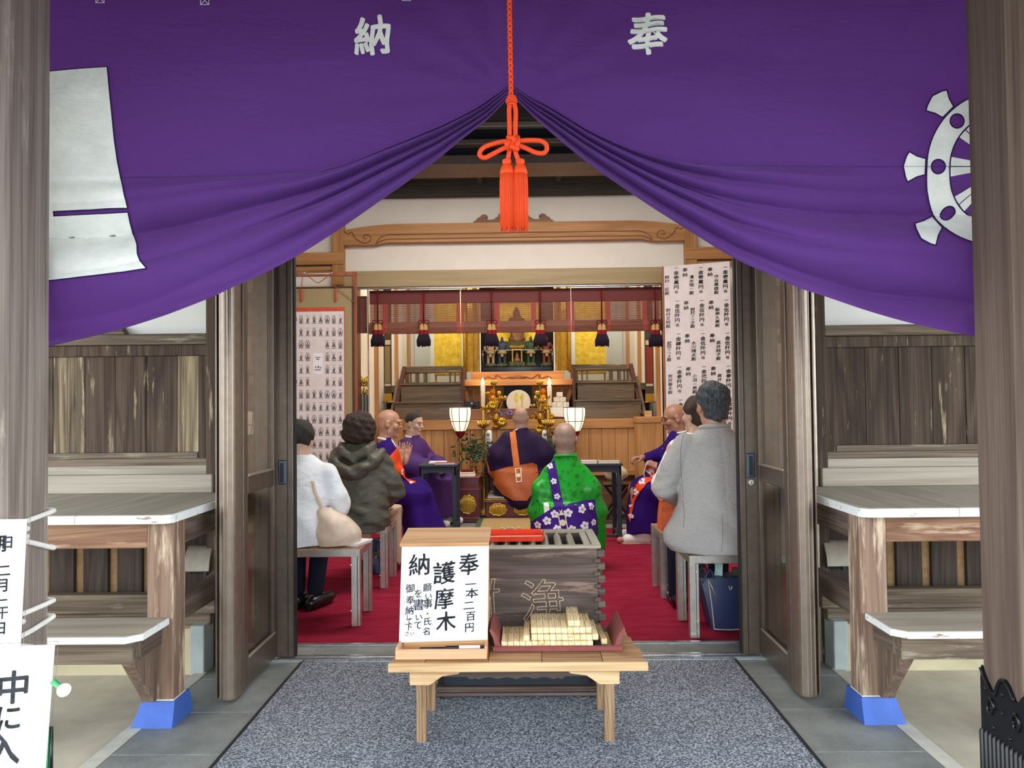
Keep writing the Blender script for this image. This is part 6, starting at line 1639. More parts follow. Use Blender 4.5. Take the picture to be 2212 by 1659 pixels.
H.warp(lambda X, Y, Z: .003 * np.sin(90 * X + 30 * Y) + .003 * np.sin(80 * Y + 20 * Z))
f.add(H, 'hair', MT['hair_brown'])

footwear(f, 'shoe', MT['leather_blk'], .42, .09, .02)

# ---------------------------------------------------------------- 8 woman in olive hooded jacket
f = Fig('person', 'person with bobbed brown hair in an olive hooded jacket, seated on the second left stool', (at(773, 1000, 5.28).x, 5.28), -.10, .42, 1.20, None, hd=(-.25, -.05), lean=.05, sc=.98, ext=((-.45, -.34), (.45, .62)))
f.arm(-1, (-.235, .07, .67), (-.12, .26, .56)); f.arm(1, (.235, .07, .67), (.12, .29, .56)); legs(f.S, .42, .42, .11, .02)
f.body(MT['skin_b'])
C = f.cloth(.008, (-.46, -.34, .36), (.46, .6, 1.04))
C.cone_y([(.40, 0, -.03, .24, .20), (.47, -.01, -.04, .242, .19), (.56, -.01, -.03, .238, .175), (.70, 0, .0, .215, .15), (.84, 0, .03, .205, .13), (.905, 0, .04, .17, .105), (.955, 0, .05, .115, .085), (.985, 0, .05, .088, .075)], .03)
for s in (-1, 1): C.path([(s * .15, .045, f.sh - .005), (s * .228, .05, .71), (s * .238, .08, .655), (s * .14, .26, .57)], [.072, .070, .074, .06], .016)
# hood lying on the back
C.path([(-.165, .02, .925), (-.135, -.085, .865), (-.07, -.13, .815), (0, -.145, .795), (.07, -.13, .815), (.135, -.085, .865), (.165, .02, .925)], [.035, .042, .045, .046, .045, .042, .035], .018)
C.path([(-.11, .0, .965), (-.09, -.07, .935), (0, -.10, .89), (.09, -.07, .935), (.11, .0, .965)], [.030, .034, .036, .034, .030], .015)
C.warp(lambda X, Y, Z: .004 * np.sin(48 * Z + 22 * X + 3 * np.sin(11 * X)) * np.clip((.74 - Z) / .15, 0, 1) + .003 * np.sin(36 * X + 40 * Z + 2.5 * np.sin(22 * Z)) + .003 * np.sin(85 * (Z + .3 * X) + 2 * np.sin(30 * X)))
seat_cut(C, f, -1.70, -.932, 5.17, 5.55, .425); g = f.add(C, 'jacket', MT['olive'])
Z_ = SDF((-.2, -.2, .02), (.2, .65, .5), .010)
for s in (-1, 1): Z_.cap((s * .10, .0, .52), (s * .115, .43, .49), .085, .07, .02); Z_.cap((s * .115, .43, .48), (s * .12, .45, .10), .075, .065, .02)
f.add(Z_, 'trousers', MT['trouser_tan'])
H = SDF((-.2, -.22, .90), (.2, .22, 1.28), .006); hh = lambda *p: np.array(f.h(*p))
H.ell(hh(0, -.022, .022), (.112, .120, .108), .01, 'add', f.R); H.ell(hh(0, -.040, -.045), (.114, .105, .082), .03, 'add', f.R)
H.ell(hh(0, .12, -.03), (.10, .075, .11), .015, 'sub', f.R); H.ell(hh(0, .03, -.155), (.16, .17, .062), .02, 'sub', f.R)
H.warp(lambda X, Y, Z: .004 * np.sin(52 * X + 25 * Z + 3 * np.sin(20 * Y)) * np.sin(40 * Z + 30 * Y) + .002 * np.sin(110 * X + 70 * Z) + .003 * np.sin(150 * Z + 40 * X))
ho = f.add(H, 'hair', MT['hair_brown']); strands(ho, f.root, MT['hair_brown'], 520, .075, .0040, wav=.012)
footwear(f, 'shoe', MT['hair_brown'], .42, .11, .02, .052, .012, .05)

# ---------------------------------------------------------------- 9 person in a white jacket, cut by the door
f = Fig('person', 'person in a white jacket and dark trousers, half hidden behind the left door', (-1.355, 4.50), .0, .44, 1.16, None, hd=(-.1, -.15), lean=.07, sc=.95, ext=((-.45, -.34), (.45, .62)))
f.arm(-1, (-.23, .07, .67), (-.12, .26, .56)); f.arm(1, (.23, .07, .67), (.13, .26, .56))
for s in (-1, 1):
    f.S.cap((s * .09, .0, .53), (s * .075, .30, .47), .060, .050, .03); f.S.cap((s * .075, .30, .47), (s * .055, .22, .10), .048, .034, .02); f.S.cap((s * .055, .19, .06), (s * .06, .34, .05), .032, .026, .02)
f.body(MT['skin_b'])
C = f.cloth(.008, (-.46, -.34, .38), (.46, .6, 1.02))
C.cone_y([(.449, 0, -.03, .225, .18), (.50, 0, -.035, .225, .175), (.62, 0, -.02, .20, .155), (.76, 0, .02, .195, .135), (.865, 0, .05, .185, .115), (.915, 0, .065, .15, .09), (.955, 0, .07, .08, .07)], .03)
for s in (-1, 1): C.path([(s * .165, .06, f.sh + .005), (s * .225, .05, .71), (s * .235, .08, .655), (s * .14, .26, .57)], [.070, .070, .074, .056], .014)
C.warp(lambda X, Y, Z: .006 * np.sin(34 * Z + 14 * X + 2.5 * np.sin(9 * X)) * np.clip((.85 - Z) / .2, 0, 1) + .004 * np.sin(40 * X + 10 * Z))
f.add(C, 'jacket', MT['white_jacket'])
Z_ = SDF((-.25, -.2, .04), (.25, .65, .6), .008)
for s in (-1, 1): Z_.cap((s * .09, .0, .53), (s * .08, .30, .505), .078, .066, .02); Z_.cap((s * .08, .30, .50), (s * .058, .22, .12), .064, .050, .012)
f.add(Z_, 'trousers', MT['trouser'])
H = SDF((-.18, -.2, .9), (.18, .26, 1.22), .007); hh = lambda *p: np.array(f.h(*p))
H.ell(hh(0, -.02, .03), (.09, .108, .098), .01, 'add', f.R); H.ell(hh(0, .12, -.03), (.10, .085, .11), .015, 'sub', f.R); H.ell(hh(0, .03, -.15), (.16, .17, .07), .02, 'sub', f.R)
H.warp(lambda X, Y, Z: .004 * np.sin(60 * X + 25 * Z) * np.sin(50 * Z + 30 * Y)); f.add(H, 'hair', MT['hair_black'])
for s in (-1, 1):
    q = f.w((.02 + s * .058, .20, .052)); d_ = f.T.to_3x3() @ Vector((.30 + s * .12, 1, 0)).normalized()
    M().tube([q - d_ * .10, q - d_ * .06, q + d_ * .03, q + d_ * .12, q + d_ * .16], [.028, .044, .044, .036, .018], 14, flat=.9).build('shoe', MT['leather_blk'], f.root, smooth=180)
    M().tube([q - d_ * .10 - Vector((0, 0, .03)), q + d_ * .12 - Vector((0, 0, .03))], [.034, .034], 10, flat=.22).build('shoe_sole', MT['rubber'], f.root, smooth=180)
# ================================================================ stools, bags, reading tables
def stool(x0, x1, y0, y1, label, z=.445):
    r = thing('steel_stool', label, 'stool', ((x0 + x1) / 2, (y0 + y1) / 2, .0125), 'steel stools with wooden slat seats')
    n = int((x1 - x0 - .06) / .0535); w_ = (x1 - x0 - .012) / n
    for k in range(n):
        a = x0 + .006 + k * w_
        M().box(a + .0015, a + w_ - .0015, y0 + .012, y1 - .012, z - .022, z, .003).build('seat_slat', MT['seat_wood'], r)
    m = M()
    m.box(x0, x1, y0, y0 + .012, z - .045, z - .002, .002); m.box(x0, x1, y1 - .012, y1, z - .045, z - .002, .002)
    m.box(x0, x0 + .006, y0 + .012, y1 - .012, z - .045, z - .002, .002); m.box(x1 - .006, x1, y0 + .012, y1 - .012, z - .045, z - .002, .002)
    m.box(x0 + .01, x1 - .01, y0 + .03, y0 + .05, z - .045, z - .023); m.box(x0 + .01, x1 - .01, y1 - .05, y1 - .03, z - .045, z - .023)
    m.build('seat_frame', MT['steel'], r)
    for xx in (x0, x1 - .05):
        for yy in (y0, y1 - .045):
            l = M().box(xx, xx + .034, yy, yy + .045, .0125, z - .045, .002); l.box(xx + .0355, xx + .05, yy + .002, yy + .043, .0125, z - .045, .002)
            lo = l.build('leg', MT['steel'], r)
    m = M()
    for zz in (.10, z - .09): m.lathe([(.0045, 0), (.004, -.003), (0, -.004)], (x1 - .052 if x1 < 0 else x0 + .04, y0, zz), 8, 'y')
    m.build('leg_screw', MT['silver'], r)
    return r
stool(-1.70, -.928, 4.29, 4.645, 'steel and slat stool under the white jacket, with a cream bag on it')
stool(-1.70, -.932, 5.17, 5.55, 'steel and slat stool under the olive hooded jacket', .425)
stool(.856, 1.62, 4.035, 4.40, 'steel and slat stool under the grey linen jacket, before the navy tote')
stool(.850, 1.62, 4.84, 5.205, 'steel and slat stool holding the orange handbag', .43)
# cream slouchy bag
r = thing('shoulder_bag', 'soft cream leather shoulder bag slumped on the front left stool', 'bag', (-1.08, 4.42, .445))
S = SDF((-1.26, 4.26, .43), (-.92, 4.60, .74), .006)
S.cone_y([(.449, -1.085, 4.425, .125, .10), (.50, -1.085, 4.425, .145, .115), (.58, -1.11, 4.43, .118, .09), (.64, -1.155, 4.435, .055, .045), (.66, -1.17, 4.435, .03, .028)], .03)
S.warp(lambda X, Y, Z: .005 * np.sin(45 * (X + .7 * Z) + 2 * np.sin(20 * Z)) * np.clip((Z - .46) / .08, 0, 1) + .002 * np.sin(60 * (Z - .5 * X)))
S.mesh('bag_body', MT['leather_cream'], r)
M().tube(spline([(-1.165, 4.41, .645), (-1.185, 4.40, .70), (-1.205, 4.38, .76), (-1.215, 4.37, .82)], 6), .011, 8, flat=.5).build('bag_strap', MT['leather_cream'], r, smooth=180)
# booklet on the stool end
r = thing('booklet', 'white booklet lying at the end of the front left stool', 'booklet', (-.985, 4.42, .446))
T = Matrix.Translation((-.985, 4.44, .446)) @ Matrix.Rotation(-.35, 4, 'Z')
m = M(); m.T = T; m.box(-.05, .06, -.085, .075, .0, .010, .001); m.build('backing_book', MT['paper_warm'], r)
m = M(); m.T = T; m.box(-.045, .062, -.07, .085, .0105, .018, .001); m.build('front_cover', MT['paper'], r)
m = M(); m.T = T; write(m, [('書', 0, .045, .022), ('印', .0, -.03, .014)], lambda x, y: (x + .005, y, .0184), .0, .0); m.build('lettering', MT['ink_print'], r)
# orange handbag on the rear right stool
r = thing('handbag', 'small orange leather handbag with buckled flap on the rear right stool', 'handbag', (.935, 4.98, .43))
m = M(); m.rings([[(x, y, z) for x, y in ((.862 + i, 4.90 + i), (1.01 - i, 4.90 + i), (1.01 - i, 5.03 - i), (.862 + i, 5.03 - i))] for z, i in ((.431, .0), (.50, .002), (.60, .012), (.615, .016))]); m.build('bag_body', MT['leather_org'], r, fix=True)
M().prism([(.866, .625), (1.006, .625), (1.004, .585), (.985, .565), (.945, .572), (.90, .565), (.868, .585)], 'y', 4.893, 4.90).build('flap', MT['leather_org'], r, fix=True)
M().box(.866, 1.006, 4.893, 5.02, .612, .624, .004).build('bag_top', MT['leather_org'], r)
m = M(); m.box(.866, 1.006, 4.888, 4.893, .578, .588, .001); m.build('buckle_strap', MT['leather_org'], r)
m = M(); [m.box(x, x + .012, 4.884, 4.889, .572, .594, .001) for x in (.885, .93, .975)]; m.build('buckle', MT['gold'], r)
for y in (4.92, 5.0): M().tube(spline([(.89, y, .62), (.90, y, .69), (.935, y, .715), (.97, y, .69), (.98, y, .62)], 6), .006, 8).build('handle', MT['leather_org'], r, smooth=180)
# navy tote on the carpet
r = thing('tote_bag', 'navy leather tote bag on the red carpet under the front right stool', 'bag', (1.10, 4.24, .0125))
f4 = [(z, x0, x1, y0, y1) for z, x0, x1, y0, y1 in ((.0135, 1.005, 1.185, 4.17, 4.33), (.06, .995, 1.19, 4.165, 4.335), (.20, .965, 1.215, 4.16, 4.34), (.292, .945, 1.235, 4.18, 4.32))]
m = M(); m.rings([[(a, c, z), ((a + b) / 2, c - .008, z), (b, c, z), (b + .006, (c + d) / 2, z), (b, d, z), ((a + b) / 2, d + .008, z), (a, d, z), (a - .006, (c + d) / 2, z)] for z, a, b, c, d in f4], caps=True); m.build('bag_body', MT['leather_navy'], r, fix=True, smooth=40)
m = M()
for x0, x1 in ((1.012, .985), (1.175, 1.19)): m.tube(spline([(x0, 4.163, .02), ((x0 + x1) / 2, 4.154, .15), (x1, 4.168, .285)], 6), .0028, 6)
m.tube(spline([(1.012, 4.163, .022), (1.09, 4.158, .020), (1.175, 4.163, .022)], 4), .0028, 6); m.build('piping', MT['leather_cream'], r, smooth=180)
m = M(); m.tube(spline([(1.09, 4.15, .255), (1.10, 4.149, .235), (1.108, 4.15, .255)], 5), .004, 6); m.tube(spline([(.985, 4.17, .29), (1.0, 4.15, .25), (1.02, 4.15, .20)], 5), .003, 6); m.build('bag_clip', MT['steel'], r, smooth=180)
for y in (4.18, 4.315): M().tube(spline([(1.02, y, .285), (1.0, y, .335), (.97, y - .01, .30), (.955, y - .012, .27)], 6), .006, 8).build('handle', MT['leather_navy'], r, smooth=180)
m = M(); m.add([(1.03, 4.24, .25), (1.075, 4.23, .25), (1.085, 4.235, .395), (1.06, 4.245, .365), (1.035, 4.25, .40), (1.045, 4.25, .33)], [(0, 1, 2, 3, 4, 5)]); m.add([(1.03, 4.245, .25), (1.075, 4.235, .25), (1.085, 4.24, .395), (1.06, 4.25, .365), (1.035, 4.255, .40), (1.045, 4.255, .33)], [(5, 4, 3, 2, 1, 0)])
m.build('tissue_paper', plain('pale_teal_tissue', (176, 206, 204), .8), r)
m = M(); m.box(1.135, 1.165, 4.23, 4.25, .25, .335, .002); m.build('folded_cloth', MT['rock'], r)
# navy printed bag behind the stools on the left
r = thing('cloth_bag', 'dark navy cloth bag with gold print on the carpet behind the front left stool', 'bag', (-1.10, 5.62, .0125))
S = SDF((-1.22, 5.54, .0), (-.98, 5.76, .30), .008); S.cone_y([(.014, -1.10, 5.65, .085, .06), (.10, -1.10, 5.65, .095, .065), (.22, -1.09, 5.65, .07, .04), (.26, -1.085, 5.65, .03, .02)], .02); S.warp(lambda X, Y, Z: .006 * np.sin(60 * X + 30 * Z)); gb = S.mesh('bag_body', MT['leather_navy'], r)
m = M(); gv, gf = glyph('犬', .02); drape(m, [(a * .06 - 1.075, b * .06 + .16) for a, b in gv], gf, bvh_of(gb), lambda x, y: (x, 5.4, y), (0, 1, 0), .003); m.build('lettering', MT['gold_dk'], r)

def reading_table(x0, x1, y0, y1, z, label):
    r = thing('reading_table', label, 'table', ((x0 + x1) / 2, (y0 + y1) / 2, .0125), 'dark slate reading tables')
    M().box(x0 - .012, x1 + .012, y0 - .015, y1 + .015, z - .022, z, .004).build('top', MT['table_navy'], r)
    def ap(a, b):
        n = 20; o = [(a, z - .022), (b, z - .022)]
        for k in range(n + 1):
            t = 1 - k / n; u = abs(t - .5) * 2; o.append((a + (b - a) * t, z - .105 + .030 * (1 - u ** 3)))
        return o
    for Y in (y0 + .004, y1 - .016): M().prism(ap(x0, x1), 'y', Y, Y + .012).build('apron', MT['table_navy'], r, fix=True)
    for X in (x0 + .004, x1 - .016): M().prism(ap(y0, y1), 'x', X, X + .012).build('apron', MT['table_navy'], r, fix=True)
    for X in (x0, x1 - .038):
        for Y in (y0, y1 - .038): M().box(X, X + .038, Y, Y + .038, .0125 if y1 < 7.8 else .0, z - .022, .003).build('leg', MT['table_navy'], r)
    for X in (x0 + .006, x1 - .034): M().box(X, X + .028, y0 + .038, y1 - .038, .05, .078, .003).build('stretcher', MT['table_navy'], r)
    for Y in (y0 + .006,): M().box(x0 + .038, x1 - .038, Y, Y + .024, .05, .075, .003).build('stretcher', MT['table_navy'], r)
    return r
reading_table(-1.005, -.655, 7.30, 7.74, .672, 'dark slate reading table left of the altar seat, with a red book on it')
reading_table(.50, .862, 6.84, 7.26, .705, 'dark slate reading table at the right, with pale sutra books on it')
def book(x0, x1, y0, y1, z, h, mat, label, rz=0, cover=None):
    c = ((x0 + x1) / 2, (y0 + y1) / 2, z); r = thing('sutra_book', label, 'book', c)
    T = Matrix.Translation(c) @ Matrix.Rotation(rz, 4, 'Z'); a, b = (x1 - x0) / 2, (y1 - y0) / 2
    m = M(); m.T = T; m.box(-a + .002, a - .002, -b + .002, b - .002, .002, h - .002); m.build('pages', MT['paper_warm'], r)
    m = M(); m.T = T; m.box(-a, a, -b, b, 0, .002); m.box(-a, a, -b, b, h - .002, h, .0005); m.box(-a, -a + .002, -b, b, 0, h); m.build('cover', mat, r)
    return r
book(-.86, -.67, 7.31, 7.43, .6725, .016, plain('crimson_cover', (170, 30, 52), .5), 'crimson book on the left reading table')
book(-.94, -.77, 7.47, 7.64, .6725, .012, MT['paper'], 'white open sutra on the left reading table', .05)
book(.66, .85, 6.85, 6.97, .7055, .020, MT['sandal'], 'pale sutra book at the right end of the right table')
book(.51, .65, 6.85, 6.97, .7055, .022, MT['paper_warm'], 'thick pale sutra book left of the other on the right table')
book(.52, .70, 7.02, 7.16, .7055, .014, plain('rose_cover', (176, 92, 78), .5), 'thin rose booklet at the back of the right reading table', .15)
# ---- rush mat, dais, lacquer chest
r = thing('rush_mat', 'square rush mat with green cloth edging before the altar seat', 'mat', (at(1110, 1130, 7.6).x, 7.6, .0))
a, b = at(1022, 1146, 7.25).x, sx(1, .47)
M().box(a, b, 7.22, 8.05, .0125, .048, .003).build('cloth_edging', MT['tatami_edge'], r)
M().box(a + .055, b - .055, 7.222 + .06, 8.045, .03, .0495, .002).build('rush_top', MT['tatami'], r)
m = M(); 
for i, x in enumerate((-.20, -.10)): m.tube(spline([(x - .04, 7.27, .056), (x - .02, 7.24, .075), (x + .01, 7.26, .06), (x + .04, 7.24, .08), (x + .07, 7.27, .056)], 6), .006, 7)
o = m.build('loose_rope', MT['rope_white'], None, smooth=180); tag(o, 'loose white cord lying on the front edge of the rush mat', 'cord')
def emblem(m, cx, cz, w_, h_, y, feet):
    o = []
    for k in range(48):
        t = 2 * PI * k / 48; rr = 1 + .05 * math.cos(9 * t)
        o.append((cx + w_ * rr * math.cos(t), cz + h_ * rr * math.sin(t)))
    m.prism(o, 'y', y - .004, y)
def lacquer_front(r, x0, x1, z0, z1, y, w_, h_, n=1):
    for k in range(n):
        cx = x0 + (x1 - x0) * (k + .5) / n
        M_ = M(); emblem(M_, cx, (z0 + z1) / 2, w_, h_, y, True); e = M_.build('gold_emblem', MT['gold_dk'], r, fix=True)
        m = M()
        q = -w_ * .85
        while q < w_ * .86:
            hh_ = h_ * math.sqrt(max(0, 1 - (q / w_) ** 2)) * .9; m.tube([(cx + q, y - .006, (z0 + z1) / 2 - hh_), (cx + q, y - .006, (z0 + z1) / 2 + hh_)], .0035, 5); q += .0165
        m.tube([(cx + w_ * (1 + .05 * math.cos(9 * t)) * math.cos(t), y - .005, (z0 + z1) / 2 + h_ * (1 + .05 * math.cos(9 * t)) * math.sin(t)) for t in [2 * PI * i / 54 for i in range(54)]], .005, 5, loop=True)
        m.build('emblem_ribs', MT['gold'], e, smooth=180)
r = thing('lacquer_dais', 'low dark red lacquer seat platform with gold emblems under the indigo robe', 'platform', (XC, 8.4, 0))
dx0, dx1 = at(1048, 1090, 8.08).x, at(1212, 1090, 8.08).x
M().box(dx0, dx1, 8.08, 8.72, .0, .235, .006).build('platform_body', MT['lacquer_dkred'], r)
M().box(dx0 - .012, dx1 + .012, 8.065, 8.73, .205, .222, .004).build('platform_moulding', MT['lacquer_dkred'], r); M().box(dx0 - .006, dx1 + .006, 8.07, 8.72, .232, .240, .003).build('platform_edge', MT['gold_dk'], r)
lacquer_front(r, dx0, dx1, .07, .20, 8.08, .095, .062, 3)
M().box(dx0 + .02, dx1 - .02, 8.10, 8.70, .240, .262, .008).build('seat_cushion', _brocade('grey_lattice_cushion', (150, 146, 140), (90, 88, 88), (196, 190, 180), 40), r)
r = thing('lacquer_chest', 'dark red lacquer chest with a round gold emblem, left of the altar seat', 'chest', (-.6, 8.2, 0))
cx0, cx1 = at(984, 1080, 8.05).x, at(1036, 1080, 8.05).x
M().box(cx0, cx1, 8.05, 8.42, .0, .40, .005).build('chest_body', MT['lacquer_dkred'], r); M().box(cx0 + .006, cx1 - .006, 8.056, 8.41, .35, .475, .004).build('chest_top', MT['lacquer_dkred'], r)
for z in (.045, .345, .47): M().box(cx0 - .005, cx1 + .005, 8.043, 8.42, z, z + .012, .003).build('chest_moulding', MT['lacquer_maroon'], r)
lacquer_front(r, cx0, cx1, .09, .30, 8.05, .088, .095)
r = thing('sutra_case', 'pale paper sutra case and red roll stacked on the lacquer chest', 'case', (-.6, 8.15, .483))
M().box(cx0 + .02, cx1 - .05, 8.08, 8.24, .4825, .505, .003).build('case_lower', MT['paper_warm'], r); M().box(cx0 + .04, cx1 - .06, 8.09, 8.23, .505, .525, .003).build('case_upper', MT['sandal'], r)
M().tube([(cx0 + .05, 8.16, .54), (cx1 - .07, 8.16, .54)], .014, 10).build('red_roll', MT['cord_red'], r, smooth=40)
r = thing('patterned_rug', 'dark patterned rug on the tiles right of the altar seat', 'rug', (1.1, 8.2, 0)); M().box(.66, 1.5, 7.90, 8.62, .0, .008, .002).build('rug_field', MT['rug'], r)
r = thing('patterned_rug', 'dark patterned rug on the tiles under the younger priest at the left', 'rug', (-1.1, 8.2, 0)); M().box(-1.55, -.74, 7.95, 8.62, .0, .008, .002).build('rug_field', MT['rug'], r)
# folding stool with a cream bundle behind the right table
r = thing('folding_stool', 'dark folding stool with a cream bundle, behind the right reading table', 'stool', (.98, 8.3, 0))
for y in (8.15, 8.4):
    M().bar((.86, y, .015), (1.12, y + .02, .36), .03, .025).build('leg', MT['lacquer_black'], r); M().bar((1.12, y + .03, .015), (.86, y + .05, .36), .03, .025).build('leg', MT['lacquer_black'], r)
M().box(.84, 1.14, 8.12, 8.48, .355, .385, .006).build('stool_seat', MT['lacquer_black'], r)
S = SDF((.78, 8.05, .37), (1.2, 8.5, .66), .01); S.ell((.99, 8.3, .48), (.125, .12, .09), .03); S.ell((.93, 8.26, .53), (.07, .08, .06), .03); S.warp(lambda X, Y, Z: .006 * np.sin(50 * X + 40 * Z)); S.cut(lambda X, Y, Z: .386 - Z); S.mesh('cream_bundle', MT['sandal'], r)
# ================================================================ altar wall, stairs, shrine, lanterns, offerings
YA = 8.75
# panelled front of the altar stage, plank by plank
r = thing('altar_stage', 'amber wood altar stage with vertical plank front across the sanctum', 'altar', (XC, 9.2, 0))
ax0, ax1 = at(852, 960, YA).x - .03, at(1386, 960, YA).x + .0
n = 19; w_ = (ax1 - ax0) / n
for k in range(n): M().box(ax0 + k * w_ + .0012, ax0 + (k + 1) * w_ - .0012, YA + (k % 2) * .002, YA + .03, .47, .955, .003).build('stage_plank', MT['hinoki_z'], r)
M().box(ax0 - .01, ax1 + .01, YA - .02, YA + .06, .955, 1.065, .005).build('stage_rail', MT['hinoki_x'], r)
M().box(ax0 - .01, ax1 + .01, YA - .03, YA + .05, .42, .475, .004).build('stage_ledge', MT['hinoki_x'], r)
M().box(ax0, ax1, YA + .05, 11.2, 0, 1.05).build('stage_core', MT['altar_dk'], r)
M().box(ax0 + .05, ax1 - .05, YA + .10, YA + .12, .0, .45).build('stage_base', MT['darkwood_x'], r)
for s in (-1, 1):
    q0, q1 = (at(822, 950, 8.4).x, at(861, 950, 8.4).x) if s < 0 else (at(1379, 950, 8.4).x, at(1434, 950, 8.4).x)
    c = thing('side_cabinet', 'amber wood side cabinet at the %s end of the altar stage' % ('left' if s < 0 else 'right'), 'cabinet', ((q0 + q1) / 2, 8.5, 0))
    M().box(q0, q1, 8.42, YA - .035, .0, 1.02, .004).build('cabinet_body', MT['hinoki_z'], c); M().box(q0 - .01, q1 + .01, 8.405, YA - .035, 1.02, 1.085, .004).build('cabinet_top', MT['hinoki_x'], c)
    M().box((q0 + q1) / 2 - .04, (q0 + q1) / 2 + .03, 8.5, 8.6, 1.085, 1.15, .004).build('wood_block', MT['pine_x'], c)
# stairs with balustrades left and right
def stairs(s):
    L0, L1 = (at(853, 880, 8.85).x, at(1000, 880, 8.85).x) if s < 0 else (at(1241, 880, 8.85).x, at(1384, 880, 8.85).x)
    r = thing('altar_stairs', 'dark varnished stairs with railing up the %s side of the altar' % ('left' if s < 0 else 'right'), 'stairs', ((L0 + L1) / 2, 9.1, 1.066))
    i = .045
    M().box(L0, L1, YA + .06, 9.0, 1.066, 1.262, .004).build('riser', MT['stair'], r); M().box(L0 - .005, L1 + .005, YA + .04, 9.02, 1.262, 1.282, .006).build('tread', MT['stair'], r)
    M().box(L0 + i, L1 - .02 if s < 0 else L1 - i, 9.0, 9.3, 1.28, 1.475, .004).build('riser', MT['stair'], r); M().box(L0 + i - .005, L1 - .02, 8.985, 9.32, 1.475, 1.495, .006).build('tread', MT['stair'], r)
    outer, inner = (L0, L1) if s < 0 else (L1, L0); q = 1 if s < 0 else -1
    M().bar((outer - q * .01, YA + .06, 1.10), (outer + q * .05, 9.28, 1.70), .045, .05).build('handrail', MT['darkframe'], r)
    M().bar((outer - q * .03, YA + .02, 1.07), (outer - q * .01, 9.2, 1.52), .03, .12).build('stringer', MT['stair'], r)
    M().box(inner - .014, inner + .014, YA + .05, 9.3, 1.066, 1.66, .004).build('newel_board', MT['darkframe'], r)
    Y = 9.30
    M().box(min(outer, inner), max(outer, inner), Y, Y + .045, 1.630, 1.662, .005).build('top_rail', MT['cedar_x'], r)
    M().box(min(outer, inner) + .02, max(outer, inner) - .02, Y + .01, Y + .04, 1.498, 1.52, .004).build('bottom_rail', MT['cedar_x'], r)
    for x in (outer + q * .07, outer + q * .12, inner - q * .05, inner - q * .13, inner - q * .19):
        wd = .022 if abs(x - inner) < .08 or abs(x - outer) < .08 else .009
        M().box(x - wd, x + wd, Y + .008, Y + .038, 1.50, 1.635, .003).build('baluster', MT['cedar_z'], r)
    Y = 10.3
    M().box(min(outer, inner) - .1, max(outer, inner) + .05, Y, Y + .045, 1.70, 1.765, .005).build('top_rail', MT['cedar_x'], r)
    for x in (outer + q * .06, outer + q * .17): M().box(x - .025, x + .025, Y, Y + .04, 1.49, 1.70, .003).build('baluster', MT['cedar_z'], r)
    return r
stairs(-1); stairs(1)
# rear gallery floor
struct(M().box(SX0, SX1, 9.32, 11.25, 1.40, 1.485, .004).build('floor', MT['stair']))
# altar table in tiers
r = thing('altar_table', 'tiered altar table of amber wood with carved cloud board', 'altar table', (XC, 9.2, 1.066))
cl, cr_ = at(1000, 830, 9.05).x, at(1237, 830, 9.05).x
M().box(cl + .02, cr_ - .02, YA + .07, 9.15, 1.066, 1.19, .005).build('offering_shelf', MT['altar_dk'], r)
M().box(cl, cr_, 9.02, 9.55, 1.462, 1.535, .005).build('upper_board', MT['altar_wood'], r)
M().box(cl + .10, cr_ - .10, 9.08, 9.55, 1.5355, 1.628, .005).build('carved_board', MT['altar_wood'], r)
M().box(cl + .03, cr_ - .03, 9.30, 9.55, 1.19, 1.462, .004).build('niche_back', MT['altar_wood'], r)
for s in (-1, 1):
    e = cl if s < 0 else cr_; q = -s
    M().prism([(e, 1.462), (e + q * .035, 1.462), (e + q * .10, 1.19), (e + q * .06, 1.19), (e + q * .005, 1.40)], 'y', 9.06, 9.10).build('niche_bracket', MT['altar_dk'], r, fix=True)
    for k in range(2):
        a = e + q * (.10 + k * .165); m = M()
        b = a + q * .15; x0_, x1_ = min(a, b), max(a, b)
        m.box(x0_, x1_, 9.28, 9.298, 1.21, 1.23, .002); m.box(x0_, x1_, 9.28, 9.298, 1.42, 1.44, .002); m.box(x0_, x0_ + .02, 9.28, 9.298, 1.23, 1.42, .002); m.box(x1_ - .02, x1_, 9.28, 9.298, 1.23, 1.42, .002)
        m.build('niche_panel', MT['pine_x'], r)
m = M(); cxx = (cl + cr_) / 2
for s in (-1, 1):
    P = lambda u, v: (cxx + s * u, 9.077, 1.5355 + v)
    m.tube(spline([P(.04, .015), P(.10, .03), P(.16, .012), P(.20, .03), P(.245, .055), (P(.27, .04)), P(.25, .03), P(.29, .012), P(.35, .035), P(.40, .012)], 5), .006, 6)
for k in range(-5, 6): m.tube([(cxx + k * .018, 9.077, 1.545), (cxx + k * .02, 9.077, 1.545 + .045 - abs(k) * .004)], .005, 5)
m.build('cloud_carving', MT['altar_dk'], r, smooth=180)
m = M(); q0, q1 = at(1088, 850, 9.26).x, at(1149, 850, 9.26).x; m.box(q0, q1, 9.24, 9.262, 1.19, 1.462, .003); m.build('navy_panel', MT['navy_panel'], r)
